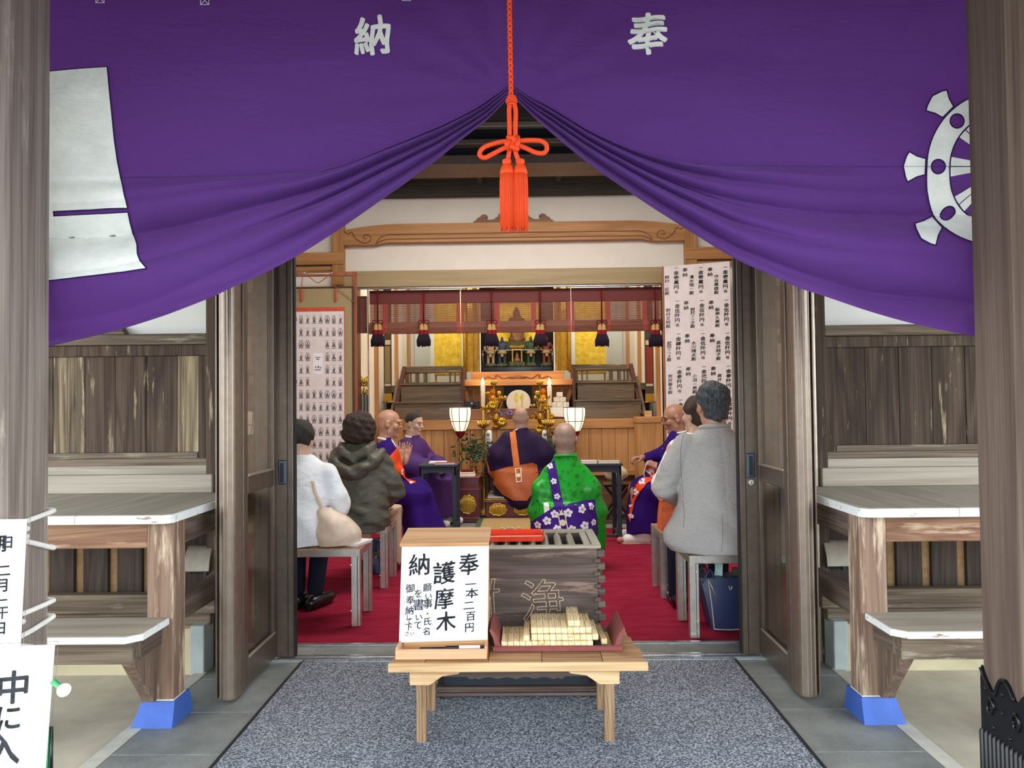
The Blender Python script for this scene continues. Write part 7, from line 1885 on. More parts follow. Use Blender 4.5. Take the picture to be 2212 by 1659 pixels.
# pearl disc on its stand
c = at(1120, 868, 9.0); rr = 26 * 9.0 / F_PX
r = thing('pearl_disc', 'round pearl white disc with gold lotus painting before the dark panel', 'disc', (c.x, 9.0, 1.19))
M().lathe([(rr, -.012), (rr, .010), (rr - .006, .014)], (c.x, 9.0, c.z), 40, 'y').build('disc', MT['moon'], r, smooth=40)
m = M()
for pts in ([(-.035, .10), (-.02, .11), (-.005, .08), (-.012, -.12), (-.045, -.12), (-.02, -.02), (-.055, .02), (-.05, .045)], [(.03, .09), (.055, .10), (.06, .05), (.045, -.12), (.015, -.12), (.035, .0), (.01, .05)]):
    vs, fs = fill2d([pts]); m.add([(c.x + x, 8.9875, c.z + y) for x, y in vs], fs)
m.build('gold_painting', MT['gold_leaf'], r, fix=False)
M().box(c.x - .07, c.x + .07, 8.97, 9.03, 1.1905, c.z - rr + .02, .004).build('disc_stand', MT['lacquer_black'], r)
# the shrine with open gold doors
r = thing('shrine', 'black lacquer shrine with open gold leaf doors above the altar', 'shrine', (XC, 9.9, 1.628))
h0, h1 = at(1037, 760, 9.6).x, at(1197, 760, 9.6).x
M().box(h0, h1, 10.25, 10.30, 1.60, 2.75).build('back_panel', MT['lacquer_black'], r)
M().box(h0 - .02, h0, 9.62, 10.3, 1.60, 2.75).build('side_panel', MT['lacquer_black'], r); M().box(h1, h1 + .02, 9.62, 10.3, 1.60, 2.75).build('side_panel', MT['lacquer_black'], r)
M().box(h0 - .02, h1 + .02, 9.6, 10.3, 1.63, 1.665, .004).build('shrine_sill', MT['lacquer_black'], r); M().box(h0 - .02, h1 + .02, 9.6, 10.3, 2.72, 2.78).build('shrine_head', MT['gold_dk'], r)
M().box(h0 + .03, h1 - .03, 9.64, 9.9, 1.665, 1.715, .005).build('shrine_step', MT['lacquer_black'], r)
gb0, gb1 = h0 + .18, h1 - .18; M().box(gb0, gb1, 10.22, 10.25, 1.98, 2.7).build('gold_back', MT['gold_leaf'], r)
for s in (-1, 1):
    e = h0 - .02 if s < 0 else h1 + .02; q = s
    M().box(e - .012, e + .012, 9.585, 9.61, 1.63, 2.75, .002).build('door_post', MT['gold'], r)
    for k in range(3):
        a = e + q * (.012 + k * .062); ya = 9.60 + (.03 if k % 2 else 0)
        m = M(); m.prism([(a, ya), (a + q * .062, 9.60 + (.0 if k % 2 else .03)), (a + q * .062, 9.612 + (.0 if k % 2 else .03)), (a, ya + .012)], 'z', 1.655, 2.75); m.build('gold_door_leaf', MT['gold_dk'] if k == 2 else MT['gold'], r, fix=True)
    M().tube([(e + q * .17, 9.56, 1.63), (e + q * .17, 9.56, 2.7)], .014, 10).build('gold_rod', MT['gold_leaf'], r, smooth=180)
m = M(); z0, z1 = at(1117, 783, 9.62).z, at(1117, 756, 9.62).z; a, b = at(1043, 770, 9.62).x, at(1193, 770, 9.62).x
for p, q in (((a, z1), (b, z1)), ((a, z0), (a, z1)), ((b, z0), (b, z1))): m.tube([(p[0], 9.625, p[1]), (q[0], 9.625, q[1])], .0038, 6)
m.build('silver_rail', MT['silver'], r, smooth=180)
for x in (1037.5, 1197): 
    p = at(x, 760, 9.58); M().box(p.x - .006, p.x + .006, 9.575, 9.585, 1.64, 2.6).build('white_post', MT['paper'], r)
# guardian statues in the shrine
def statue(px, mat, label, h=.335, arm=1):
    p = at(px, 776, 9.74); z = 1.768; r = thing('guardian_statue', label, 'statue', (p.x, 9.74, 1.7155))
    S = SDF((p.x - .13, 9.62, 1.71), (p.x + .13, 9.86, 1.72 + h + .1), .0055); k = h / .335
    def q(x, y, zz): return (p.x + x * k, 9.74 + y * k, z + zz * k)
    S.cap(q(-.033, 0, .0), q(-.026, 0, .13), .017 * k, .026 * k, .012); S.cap(q(.033, 0, .0), q(.026, 0, .13), .017 * k, .026 * k, .012)
    S.cap(q(-.033, -.02, -.006), q(-.033, .01, -.006), .013, .013, .008); S.cap(q(.033, -.02, -.006), q(.033, .01, -.006), .013, .013, .008)
    S.ell(q(0, 0, .15), (.045 * k, .034 * k, .035 * k), .02); S.ell(q(0, 0, .205), (.050 * k, .034 * k, .05 * k), .02); S.cap(q(-.045, 0, .235), q(.045, 0, .235), .020 * k, None, .02)
    S.ell(q(0, -.004, .285), (.022 * k, .024 * k, .028 * k), .012); S.ell(q(0, .0, .315), (.016 * k, .018 * k, .022 * k), .012)
    S.path([q(-.055, 0, .235), q(-.08, -.005, .19), q(-.055, -.03, .15)], [.014 * k, .013 * k, .011 * k], .01); S.path([q(.055, 0, .235), q(.085, -.005, .19), q(.06, -.03, .15)], [.014 * k, .013 * k, .011 * k], .01)
    S.mesh('figure', mat, r)
    m = M(); c = q(0, 0, 0); prof = [(.052 * k, .135 * k), (.056 * k, .155 * k), (.048 * k, .165 * k)]; m.lathe([(.047 * k, .165 * k), (.056 * k, .15 * k), (.062 * k, .118 * k), (.05 * k, .112 * k)], c, 16); m.prism([(c[0] - .022, z + .13 * k), (c[0] + .022, z + .13 * k), (c[0] + .012, z + .075 * k), (c[0] - .012, z + .075 * k)], 'y', c[1] - .062, c[1] - .05); m.build('loincloth', MT['statue_cloth'], r, smooth=60, fix=True)
    S = SDF((p.x - .11, 9.64, 1.71), (p.x + .11, 9.84, 1.80), .007); S.ell((p.x, 9.74, 1.735), (.075, .06, .035), .01); S.warp(lambda X, Y, Z: .008 * np.sin(90 * X + 40 * Z) * np.sin(70 * Y + 20 * Z)); S.cut(lambda X, Y, Z: 1.716 - Z); S.mesh('rock_base', MT['rock'], r)
    return r
statue(1060, MT['statue_flesh'], 'pale guardian statue at the left end of the shrine, behind a tassel')
statue(1085, MT['statue_blue'], 'blue guardian statue second from the left in the shrine')
statue(1147, MT['statue_green'], 'green guardian statue right of the small central shrine')
statue(1181, MT['statue_red'], 'reddish guardian statue at the right end of the shrine')
# small gilt shrine with a dark seated image, and the dark figure above
p = at(1117, 770, 9.72); r = thing('gilt_shrine', 'small gilt shrine with a dark seated image between the guardian statues', 'shrine', (p.x, 9.72, 1.7155))
S = SDF((p.x - .13, 9.62, 1.71), (p.x + .13, 9.86, 1.82), .007); S.box((p.x, 9.74, 1.745), (.10, .08, .03), .01, .0); S.warp(lambda X, Y, Z: .008 * np.sin(80 * X + 30 * Z) * np.sin(70 * Y)); S.cut(lambda X, Y, Z: 1.716 - Z); S.mesh('rock_base', MT['rock'], r)
for s in (-1, 1): M().box(p.x + s * .058 - .010, p.x + s * .058 + .010, 9.70, 9.80, 1.77, 1.945, .003).build('gilt_post', MT['gold'], r)
M().box(p.x - .072, p.x + .072, 9.69, 9.81, 1.925, 1.945, .003).build('gilt_lintel', MT['gold'], r)
m = M(); m.prism([(p.x - .098, 1.975), (p.x - .085, 1.955), (p.x + .085, 1.955), (p.x + .098, 1.975), (p.x + .088, 1.995), (p.x + .03, 1.985), (p.x - .03, 1.985), (p.x - .088, 1.995)], 'y', 9.68, 9.82); m.build('gilt_roof', MT['gold'], r, fix=True)
S = SDF((p.x - .07, 9.68, 1.76), (p.x + .07, 9.84, 1.93), .0055); S.ell((p.x, 9.76, 1.80), (.048, .035, .025), .015); S.cap((p.x, 9.76, 1.80), (p.x, 9.76, 1.86), .030, .022, .015); S.ell((p.x, 9.755, 1.895), (.017, .018, .022), .008); S.mesh('seated_image', MT['altar_dk'], r)
p = at(1116, 690, 10.0); r = thing('enshrined_statue', 'dark standing statue against gold leaf, seen through the blind', 'statue', (p.x, 10.0, 1.99))
M().box(p.x - .24, p.x + .24, 9.9, 10.2, 1.665, 2.06, .004).build('statue_plinth', MT['rock'], r)
S = SDF((p.x - .14, 9.88, 2.03), (p.x + .14, 10.12, 2.6), .008); S.ell((p.x, 10.0, 2.09), (.11, .08, .04), .02); S.cap((p.x, 10, 2.1), (p.x, 10, 2.34), .09, .07, .03); S.path([(p.x - .08, 10, 2.34), (p.x - .105, 9.97, 2.24), (p.x - .03, 9.93, 2.22)], [.03, .03, .022], .02); S.path([(p.x + .08, 10, 2.34), (p.x + .105, 9.97, 2.24), (p.x + .03, 9.93, 2.22)], [.03, .03, .022], .02); S.ell((p.x, 9.99, 2.43), (.045, .045, .055), .02); S.ell((p.x, 10, 2.48), (.03, .03, .03), .01)
S.warp(lambda X, Y, Z: .004 * np.sin(90 * X + 40 * Z)); S.mesh('figure', MT['altar_dk'], r)
# gold screens each side
for s, (a, b) in ((-1, (938, 997)), (1, (1243, 1309))):
    p0, p1 = at(a, 760, 10.45), at(b, 760, 10.45)
    r = thing('gold_screen', 'gold leaf folding screen at the %s of the black shrine' % ('left' if s < 0 else 'right'), 'screen', ((p0.x + p1.x) / 2, 10.45, 1.486))
    M().box(p0.x, p1.x, 10.45, 10.47, 1.67, 2.75, .002).build('gold_leaf_panel', MT['gold_leaf'], r)
    M().box(p0.x, p1.x, 10.445, 10.475, 1.64, 1.67, .003).build('screen_foot', MT['gold'], r)
    for x in (p0.x + .02, p1.x - .02): M().box(x - .012, x + .012, 10.45, 10.47, 1.4855, 1.64).build('screen_leg', MT['gold_dk'], r)
for s, x in ((-1, at(910, 760, 11.1).x), (1, at(1330, 760, 11.1).x)): M().box(x - .11, x + .11, 11.2, 11.25, 1.49, 3.2).build('wall_panel', MT['silver_screen'], bpy.data.objects['wall_back'])
# ---- side banners
for s, (a, b) in ((-1, (829, 847)), (1, (1393, 1413))):
    p0, p1 = at(a, 790, 8.9), at(b, 790, 8.9); Y = 8.9
    def zz(y): return at((a + b) / 2, y, Y).z
    r = thing('hanging_banner', 'long narrow brocade banner hanging at the %s side of the sanctum' % ('left' if s < 0 else 'right'), 'banner', ((p0.x + p1.x) / 2, Y, zz(870)))
    W0, W1 = p0.x, p1.x; yo = .03 * s
    def seg(n, y0, y1, mat, inset=0.0, dy=0.0): 
        x0_, x1_ = W0 + inset, W1 - inset
        m = M(); z0, z1 = zz(y1), zz(y0)
        m.prism([(x0_, Y + dy - s * .0), (x1_, Y + dy + .03 * s), (x1_, Y + dy + .03 * s + .004), (x0_, Y + dy + .004)], 'z', z0, z1); m.build(n, mat, r, fix=True)
    seg('banner_cloth', 600, 868, MT['bannerdk'], 0)
    seg('banner_band', 735, 745, MT['ivory'], .012, -.005); seg('banner_print', 748, 827, MT['brocade_gold'] if s < 0 else MT['brocade_redlt'], .016, -.005); seg('banner_band', 829, 834, MT['ivory'], .012, -.005); seg('banner_band', 835, 849, MT['bannerplain'], 0, -.005); seg('banner_hem', 850, 867, MT['banneryel'], 0, -.005)
    M().tube([(W0 - .015, Y, zz(869)), (W1 + .015, Y + .03 * s, zz(869))], .010, 8).build('banner_rod', MT['brass'], r, smooth=180)
    M().tube([((W0 + W1) / 2, Y, zz(600)), ((W0 + W1) / 2, Y, 3.49)], .004, 6).build('banner_cord', MT['cord_red'], r)
# ---- pleated bamboo blind in three panels
YB = 7.665
def bx(px): return at(px, 670, YB).x
def bz(py): return at(1106, py, YB).z
panels = [(798, 994.5, 'left'), (996, 1232.5, 'middle'), (1234, 1428, 'right')]
bands = {0: [(826, 838), (907, 918), (986, 994.5)], 1: [(996, 1002), (1068, 1079), (1147, 1158), (1225, 1232.5)], 2: [(1234, 1240), (1308, 1318), (1387, 1398)]}
for i, (a, b, nm) in enumerate(panels):
    r = thing('bamboo_blind', '%s panel of the maroon brocade and bamboo blind under the lintel' % nm, 'blind', (bx((a + b) / 2), YB, bz(718)), 'maroon bamboo blinds across the sanctum opening')
    M().box(bx(a), bx(b), YB - .006, YB + .006, bz(653), bz(624), .002).build('brocade_valance', MT['brocade_red'], r)
    m = M(); z = bz(694)
    while z < bz(653): m.box(bx(a), bx(b), YB - .0015, YB + .0015, z, z + .0070); z += .0088
    for x in np.linspace(a + 6, b - 6, 9): m.box(bx(x) - .0008, bx(x) + .0008, YB - .003, YB + .003, bz(694), bz(653))
    o = m.build('bamboo_strips', MT['blind'], r); o['kind'] = 'stuff'
    m = M(); z0, z1 = bz(718), bz(694)
    m.prism([(YB - .02, z1), (YB + .02, z1), (YB + .036, (z0 + z1) / 2), (YB + .03, z0), (YB - .03, z0), (YB - .036, (z0 + z1) / 2)], 'x', bx(a), bx(b)); m.build('rolled_bamboo', MT['blind'], r, fix=True)
    for c, d in bands[i]:
        M().box(bx(c), bx(d), YB - .009, YB - .0055, bz(694), bz(653)).build('brocade_band', MT['brocade_redlt'], r)
        M().prism([(YB - .0245, z1), (YB - .0405, (z0 + z1) / 2), (YB - .034, z0), (YB - .0305, z0), (YB - .037, (z0 + z1) / 2), (YB - .021, z1)], 'x', bx(c), bx(d)).build('brocade_band', MT['brocade_redlt'], r, fix=True)
for k, x in enumerate((994.8, )): 
    o = M().tube([(bx(x), YB - .03, bz(624)), (bx(x), YB - .03, bz(714))], .005, 6).build('blind_pole', MT['ivory'], bpy.data.objects['bamboo_blind'], smooth=180)
# dark blinds beyond the side jambs
for s, (a, b) in ((-1, (771, 793)),): 
    o = M().box(at(a, 700, 7.72).x, at(b, 700, 7.72).x, 7.715, 7.725, at(780, 720, 7.72).z, at(780, 640, 7.72).z).build('side_blind', MT['blind'], WALL_IN)
tas = [('leftmost of the six blind tassels, by the silver post', 816), ('second blind tassel from the left, before the pale wall', 915), ('third blind tassel from the left, before the shrine', 1062), ('fourth blind tassel from the left, before the shrine', 1167), ('fifth blind tassel from the left, before the gold screen edge', 1300), ('rightmost blind tassel, beside the donor list', 1416)]
for nm, x in tas:
    Y = 7.60; k = Y / F_PX; cx = at(x, 700, Y).x; Z = lambda py: at(x, py, Y).z
    r = thing('blind_tassel', 'crimson and black silk tassel, ' + nm, 'tassel', (cx, Y, Z(748)), 'silk tassels hanging from the blind')
    M().tube([(cx, Y + .03, Z(626)), (cx, Y, Z(640)), (cx, Y, Z(697))], .0075, 8).build('cord', MT['cord_red'], r, smooth=180)
    m = M()
    for s in (-1, 1): m.tube(spline([(cx, Y - .01, Z(697)), (cx + s * .03, Y - .015, Z(692)), (cx + s * .052, Y - .01, Z(695)), (cx + s * .045, Y - .015, Z(700)), (cx + s * .015, Y - .012, Z(699))], 5), .0048, 6)
    m.ball((cx, Y - .012, Z(697)), .011, 8, 6); m.build('bow', MT['cord_red'], r, smooth=180)
    for s in (-1, 1):
        c0 = cx + s * .020
        h = M().lathe([(.008, Z(698)), (.017, Z(701)), (.021, Z(708)), (.024, Z(713))], (c0, Y, 0), 14).build('tassel_head', MT['tassel_y'], r, smooth=60)
        M().lathe([(.024, Z(713)), (.027, Z(718)), (.029, Z(723))], (c0, Y, 0), 14).build('tassel_band', MT['tassel_r'], h, smooth=60)
        m = M()
        for j in range(22):
            t = 2 * PI * j / 22; e = random.uniform(-.008, .010)
            m.tube([(c0 + .026 * math.cos(t), Y + .026 * math.sin(t), Z(722)), (c0 + (.036 + s * .006 * math.cos(t)) * math.cos(t) + s * .006, Y + .033 * math.sin(t), Z(736)), (c0 + .037 * math.cos(t) + s * .008, Y + .035 * math.sin(t), Z(748) + e)], .0055, 4)
        m.lathe([(.025, Z(722)), (.030, Z(745))], (c0, Y, 0), 10)
        f_ = m.build('tassel_fringe', MT['tassel_b'], h, smooth=180); f_['kind'] = 'stuff'
# ---- lanterns
for s, x in ((-1, 994), (1, 1241)):
    Y = 8.30; cx = at(x, 900, Y).x; Z = lambda py: at(x, py, Y).z
    r = thing('standing_lantern', 'lit tulip-shaped paper lantern on a gold stand %s of the indigo robe' % ('left' if s < 0 else 'right'), 'lantern', (cx, Y, .484 if s < 0 else 0))
    prof = [(.112, Z(880)), (.119, Z(886)), (.116, Z(897)), (.103, Z(910)), (.082, Z(922)), (.055, Z(932))]
    M().lathe([(a * .985, z) for a, z in prof], (cx, Y, 0), 8, caps=False).build('paper_shade', MT['lantern_paper'], r)
    m = M()
    for k in range(8):
        t = 2 * PI * k / 8; m.tube([(cx + a * math.cos(t), Y + a * math.sin(t), z) for a, z in prof], .0042, 5)
    for a, z in (prof[0], prof[3]):
        m.tube([(cx + a * math.cos(2 * PI * k / 8), Y + a * math.sin(2 * PI * k / 8), z) for k in range(8)], .004, 5, loop=True)
    m.build('lantern_ribs', MT['lacquer_dkred'], r, smooth=180)
    M().lathe([(.057, Z(931)), (.052, Z(936)), (.030, Z(943)), (.018, Z(946)), (.014, Z(947))], (cx, Y, 0), 16).build('lantern_cup', MT['cord_red'], r, smooth=50)
    zb = .4845 if s < 0 else .0
    M().lathe([(.012, Z(945)), (.018, Z(955)), (.012, Z(960)), (.02, Z(972)), (.012, Z(980)), (.016, Z(990)), (.024, Z(996)), (.014, Z(1002)), (.016, Z(1015)), (.06, zb + .03), (.07, zb + .001)] if s < 0 else [(.012, Z(945)), (.018, Z(955)), (.012, Z(960)), (.02, Z(972)), (.012, Z(980)), (.014, .4), (.02, .3), (.014, .05), (.09, .03), (.10, .001)], (cx, Y, 0), 14).build('gold_stand', MT['brass'], r, smooth=50)
# ---- candles and gold lotus ornaments
for s, x in ((-1, 1043), (1, 1187)):
    Y = 8.90; cx = at(x, 850, Y).x; Z = lambda py: at(x, py, Y).z; side = 'left' if s < 0 else 'right'
    r = thing('tall_candle', 'lit white altar candle on the %s of the pearl disc' % side, 'candle', (cx, Y, 1.19))
    M().lathe([(.022, 1.215), (.026, Z(860)), (.030, Z(835)), (.028, Z(834)), (0.004, Z(835.5))], (cx, Y, 0), 18).build('wax', MT['wax'], r, smooth=50)
    M().lathe([(.003, Z(835)), (.016, Z(832)), (.020, Z(828)), (.013, Z(822)), (.002, Z(816))], (cx, Y, 0), 14).build('flame', MT['flame'], r, smooth=180)
    M().lathe([(.05, 1.191), (.05, 1.20), (.02, 1.207), (.035, 1.216)], (cx, Y, 0), 16).build('candle_dish', MT['gold'], r, smooth=50)
    Y = 8.55; cx = at(1044 if s < 0 else 1184, 900, Y).x; Z = lambda py: at(1044, py, Y).z
    r = thing('gold_candlestick', 'gold pole candlestick with lotus pan and yellow candle on the %s' % side, 'candlestick', (cx, Y, .26))
    M().lathe([(.09, .0), (.10, .02), (.05, .05), (.02, .09), (.014, .45), (.024, .48), (.014, .52), (.014, Z(985)), (.022, Z(980)), (.014, Z(975)), (.014, Z(945)), (.022, Z(938)), (.016, Z(930)), (.02, Z(924))], (cx, Y, 0), 14).build('pole', MT['brass'], r, smooth=50)
    m = M()
    for k in range(16):
        t = 2 * PI * k / 16; m.tube([(cx + .02 * math.cos(t), Y + .02 * math.sin(t), Z(924)), (cx + .055 * math.cos(t), Y + .055 * math.sin(t), Z(919)), (cx + .075 * math.cos(t), Y + .075 * math.sin(t), Z(909))], [.004, .011, .006], 6)
    m.build('lotus_pan', MT['gold'], r, smooth=180)
    M().lathe([(.011, Z(922)), (.013, Z(888)), (.004, Z(886))], (cx, Y, 0), 12).build('yellow_candle', MT['banneryel'], r, smooth=50)
def lotus(name_label, X0, items, Y, base):
    r = thing('gold_lotus_vase', name_label, 'ornament', (X0, Y, base))
    M().lathe([(.05, base), (.055, base + .015), (.025, base + .04), (.045, base + .09), (.05, base + .12), (.02, base + .17), (.03, base + .19)], (X0, Y, 0), 16).build('vase', MT['gold_dk'], r, smooth=50)
    for kind, x, y, rad in items:
        p = at(x, y, Y)
        p = Vector((p.x, Y + random.uniform(-.04, .03), p.z))
        M().tube(spline([(X0, Y, base + .18), ((X0 * .6 + p.x * .4), Y, base * .4 + p.z * .6), (p.x, p.y + .01, p.z - .01)], 6), .0045, 6).build('stem', MT['gold'], r, smooth=180)
        R_ = rad * Y / F_PX
        if kind == 'leaf':
            m = M(); n = 32; rings = []
            for q, dz in ((.08, .0), (.5, .012), (.85, .004), (1.0, -.012)):
                rings.append([(p.x + R_ * q * (1 + .05 * math.cos(16 * t) * q) * math.cos(t), p.y - dz - .006 * math.cos(16 * t) * q, p.z + R_ * q * (1 + .05 * math.cos(16 * t) * q) * .92 * math.sin(t)) for t in [2 * PI * k / n for k in range(n)]])
            back = [[(x_, y_ + .006, z_) for x_, y_, z_ in rg] for rg in rings[::-1]]
            m.rings(rings + back, loop=False); m.build('lotus_leaf', MT['gold'], r, smooth=60, fix=True)
        else:
            m = M()
            for k in range(7):
                t = 2 * PI * k / 7; o = .35 if kind == 'bud' else .9
                m.tube([(p.x, p.y, p.z - R_ * .5), (p.x + R_ * o * .7 * math.cos(t), p.y + R_ * o * .7 * math.sin(t), p.z), (p.x + R_ * o * math.cos(t), p.y + R_ * o * math.sin(t), p.z + R_ * .6), (p.x + R_ * o * .8 * math.cos(t), p.y + R_ * o * .8 * math.sin(t), p.z + R_ * .95)], [R_ * .12, R_ * .34, R_ * .26, R_ * .03], 6)
            m.build('lotus_flower', MT['gold'], r, smooth=180)
lotus('gilt lotus ornament with ribbed leaves on the left of the altar', at(1072, 930, 8.75).x, [('flower', 1066, 829, 8), ('leaf', 1064, 876, 12), ('leaf', 1054, 852, 7), ('bud', 1078, 852, 8), ('flower', 1086, 862, 8), ('leaf', 1084, 912, 12), ('leaf', 1073, 866, 8), ('bud', 1055, 892, 7), ('flower', 1048, 882, 7)], 8.75, 1.066 - .1)
lotus('gilt lotus ornament with ribbed leaves on the right of the altar', at(1168, 930, 8.75).x, [('flower', 1166, 829, 8), ('leaf', 1166, 927, 13), ('bud', 1161, 852, 9), ('leaf', 1179, 880, 10), ('flower', 1172, 868, 8), ('bud', 1158, 862, 8), ('leaf', 1190, 900, 8), ('bud', 1185, 858, 6), ('leaf', 1152, 902, 7), ('flower', 1150, 878, 6)], 8.75, 1.066 - .1)
# ---- fruit, cakes, cloth boxes
for s, x in ((-1, 1065), (1, 1173)):
    p = at(x, 856, 9.12); side = 'left' if s < 0 else 'right'
    st = thing('fruit_stand', 'small footed wooden stand for oranges on the %s of the altar shelf' % side, 'stand', (p.x, 9.12, 1.19)); M().lathe([(.05, 1.1905), (.04, 1.21), (.03, 1.25), (.055, 1.275), (.06, 1.283)], (p.x, 9.12, 0), 16).build('stand_body', MT['pine_x'], st, smooth=50)
    for k, nm in ((0, 'lower'), (1, 'upper')):
        q = thing('orange', '%s of the two stacked oranges on the %s altar stand' % (nm, side), 'fruit', (p.x, 9.12, 1.284 + k * .07))
        M().ball((p.x, 9.12, 1.322 + k * .072), (.040, .040, .0375), 18, 12).build('peel', MT['orange_fruit'], q, smooth=180)
        M().lathe([(.006, 0), (.004, .004)], (p.x, 9.12, 1.358 + k * .072), 6).build('stem_button', MT['leaf2'], q)
p = at(1209, 880, 9.0); z0 = 1.19
r = thing('cloth_box', 'pale grey cloth-covered box under the stacked white cakes', 'box', (p.x, 9.0, 1.19)); M().box(p.x - .105, p.x + .105, 8.90, 9.08, 1.1905, 1.2, .003).build('box_base', MT['silver_screen'], r)
M().prism([(p.x - .125, 1.2), (p.x - .11, 1.066 + .03), (p.x + .11, 1.066 + .02), (p.x + .125, 1.2)], 'y', 8.79, 8.80).build('hanging_cloth', MT['white_dye'], r, fix=True)
i = 0
for lv, cnt in enumerate((3, 2, 1)):
    for k in range(cnt):
        x0 = p.x + (k - cnt / 2) * .074
        q = thing('white_cake', 'white offering cake, %s of the pyramid on the right altar shelf' % (['left of the bottom row', 'middle of the bottom row', 'right of the bottom row', 'left of the middle row', 'right of the middle row', 'top'][i]), 'cake', (x0 + .037, 8.98, 1.2 + lv * .058), 'white cakes stacked as a pyramid'); i += 1
        M().box(x0 + .001, x0 + .073, 8.93, 9.03, 1.2005 + lv * .058, 1.2005 + lv * .058 + .057, .006).build('cake', MT['white_box'], q)
p = at(1020, 890, 8.95); r = thing('loudspeaker', 'dark grey loudspeaker box at the left end of the altar shelf', 'speaker', (p.x, 8.95, 1.066)); a, b = at(1003, 890, 8.95).x, at(1035, 890, 8.95).x
M().box(a, b, 8.90, 9.02, 1.1905, at(1020, 872, 8.95).z + .03, .005).build('cabinet', MT['table_navy'], r); M().lathe([(.028, 0), (.024, -.004), (.008, -.002), (0, -.004)], (p.x + .03, 8.899, 1.215), 16, 'y').build('speaker_cone', MT['rubber'], r, smooth=50); M().lathe([(.010, 0), (.008, -.004), (0, -.005)], (p.x + .0, 8.899, 1.255), 12, 'y').build('dial', MT['ivory'], r)
r = thing('white_packet', 'white paper packets beside the violet flowers on the altar shelf', 'packet', (at(1090, 900, 8.85).x, 8.86, 1.066)); a = at(1076, 900, 8.86).x
M().box(a, a + .09, 8.84, 8.88, 1.0655, 1.165, .003).build('packet', MT['paper'], r); M().box(a + .11, a + .20, 8.835, 8.87, 1.0655, 1.15, .003).build('packet', MT['paper_warm'], r)
for j, (x, y) in enumerate(((1079, 895), (1101, 892))):
    p = at(x, y, 8.8); r = thing('violet_flower', 'violet artificial flower %s on the altar' % ('left of the priest, nearest the gold vase' if j == 0 else 'beside the indigo priest\'s head'), 'flower', (p.x, 8.8, 1.066)); m = M()
    for k in range(8):
        t = 2 * PI * k / 8; m.ball((p.x + .022 * math.cos(t), 8.8 + .008 * math.sin(3 * t), p.z + .022 * math.sin(t)), (.017, .010, .017), 8, 6)
    m.build('petals', MT['violet_flower'], r, smooth=180); M().tube([(p.x, 8.81, 1.066), (p.x, 8.81, p.z)], .004, 6).build('stem', MT['leaf2'], r)
# small white votive lanterns with ink marks
for s, x in ((-1, 1056), (1, 1178)):
    p = at(x, 948, 8.6); r = thing('votive_lantern', 'small white paper votive lantern %s of the indigo robe' % ('left' if s < 0 else 'right'), 'lantern', (p.x, 8.6, p.z - .11)); k = 8.6 / F_PX
    M().lathe([(.022, p.z - .10), (.034, p.z - .08), (.038, p.z), (.034, p.z + .08), (.022, p.z + .10)], (p.x, 8.6, 0), 16).build('paper_body', MT['paper'], r, smooth=60)
    m = M(); write(m, [('奉', -.006, .045, .045), ('納', -.006, 0, .045), ('燈', -.006, -.045, .045)], lambda u, v: (p.x + u, 8.6 - math.sqrt(max(0, .0395 ** 2 - u * u)), p.z + v), .0, .05); m.build('lettering', MT['ink'], r)
    M().lathe([(.018, p.z - .115), (.023, p.z - .10)], (p.x, 8.6, 0), 12).build('lantern_foot', MT['lacquer_black'], r); M().tube([(p.x, 8.6, .26), (p.x, 8.6, p.z - .11)], .006, 6).build('lantern_stake', MT['lacquer_black'], r)
# ---- evergreen sprays in vases
def spray(label, c, Y, n, rad, zb):
    r = thing('evergreen_spray', label, 'plant', (c.x, Y, zb))
    M().lathe([(.035, zb), (.045, zb + .03), (.03, zb + .07), (.04, zb + .09)], (c.x, Y, 0), 14).build('vase', MT['brass'], r, smooth=50)
    m = M(); m2 = M()
    for k in range(7):
        a = 2 * PI * k / 7; m2.tube([(c.x, Y, zb + .08), (c.x + rad * .7 * math.cos(a), Y + .05 * math.sin(a), c.z + rad * random.uniform(.0, .7))], .003, 5)
    m2.build('twigs', MT['altar_dk'], r)
    for k in range(n):
        d = Vector((random.gauss(0, .5), random.gauss(0, .3), random.gauss(0, .42))); q = Vector((c.x, Y, c.z)) + d * rad
        if q.z < zb + .05: q.z = zb + .05
        ax = Vector((random.uniform(-1, 1), random.uniform(-.6, .6), random.uniform(-.7, .9))).normalized(); sd = ax.cross(Vector((random.uniform(-.5, .5), 1, random.uniform(-.5, .5)))).normalized(); L = random.uniform(.045, .07); W_ = .014
        nn = ax.cross(sd) * .004
        m.add([tuple(q), tuple(q + ax * L * .5 + sd * W_), tuple(q + ax * L), tuple(q + ax * L * .5 - sd * W_), tuple(q + ax * L * .5 + nn)], [(0, 1, 4), (1, 2, 4), (2, 3, 4), (3, 0, 4)])
    o = m.build('leaves', MT['leaf'], r); o['kind'] = 'stuff'
spray('dark green evergreen spray in a brass vase on the lacquer chest', at(1022, 975, 8.3), 8.34, 170, .17, .4845)
spray('dark green evergreen spray standing behind the green robe', at(1205, 965, 8.35), 8.45, 130, .15, .56)
M().lathe([(.06, .0), (.05, .02), (.02, .05), (.02, .52), (.04, .56)], (at(1205, 965, 8.35).x, 8.45, 0), 14).build('vase_stand', MT['lacquer_black'], bpy.data.objects['evergreen_spray.001'], smooth=50)
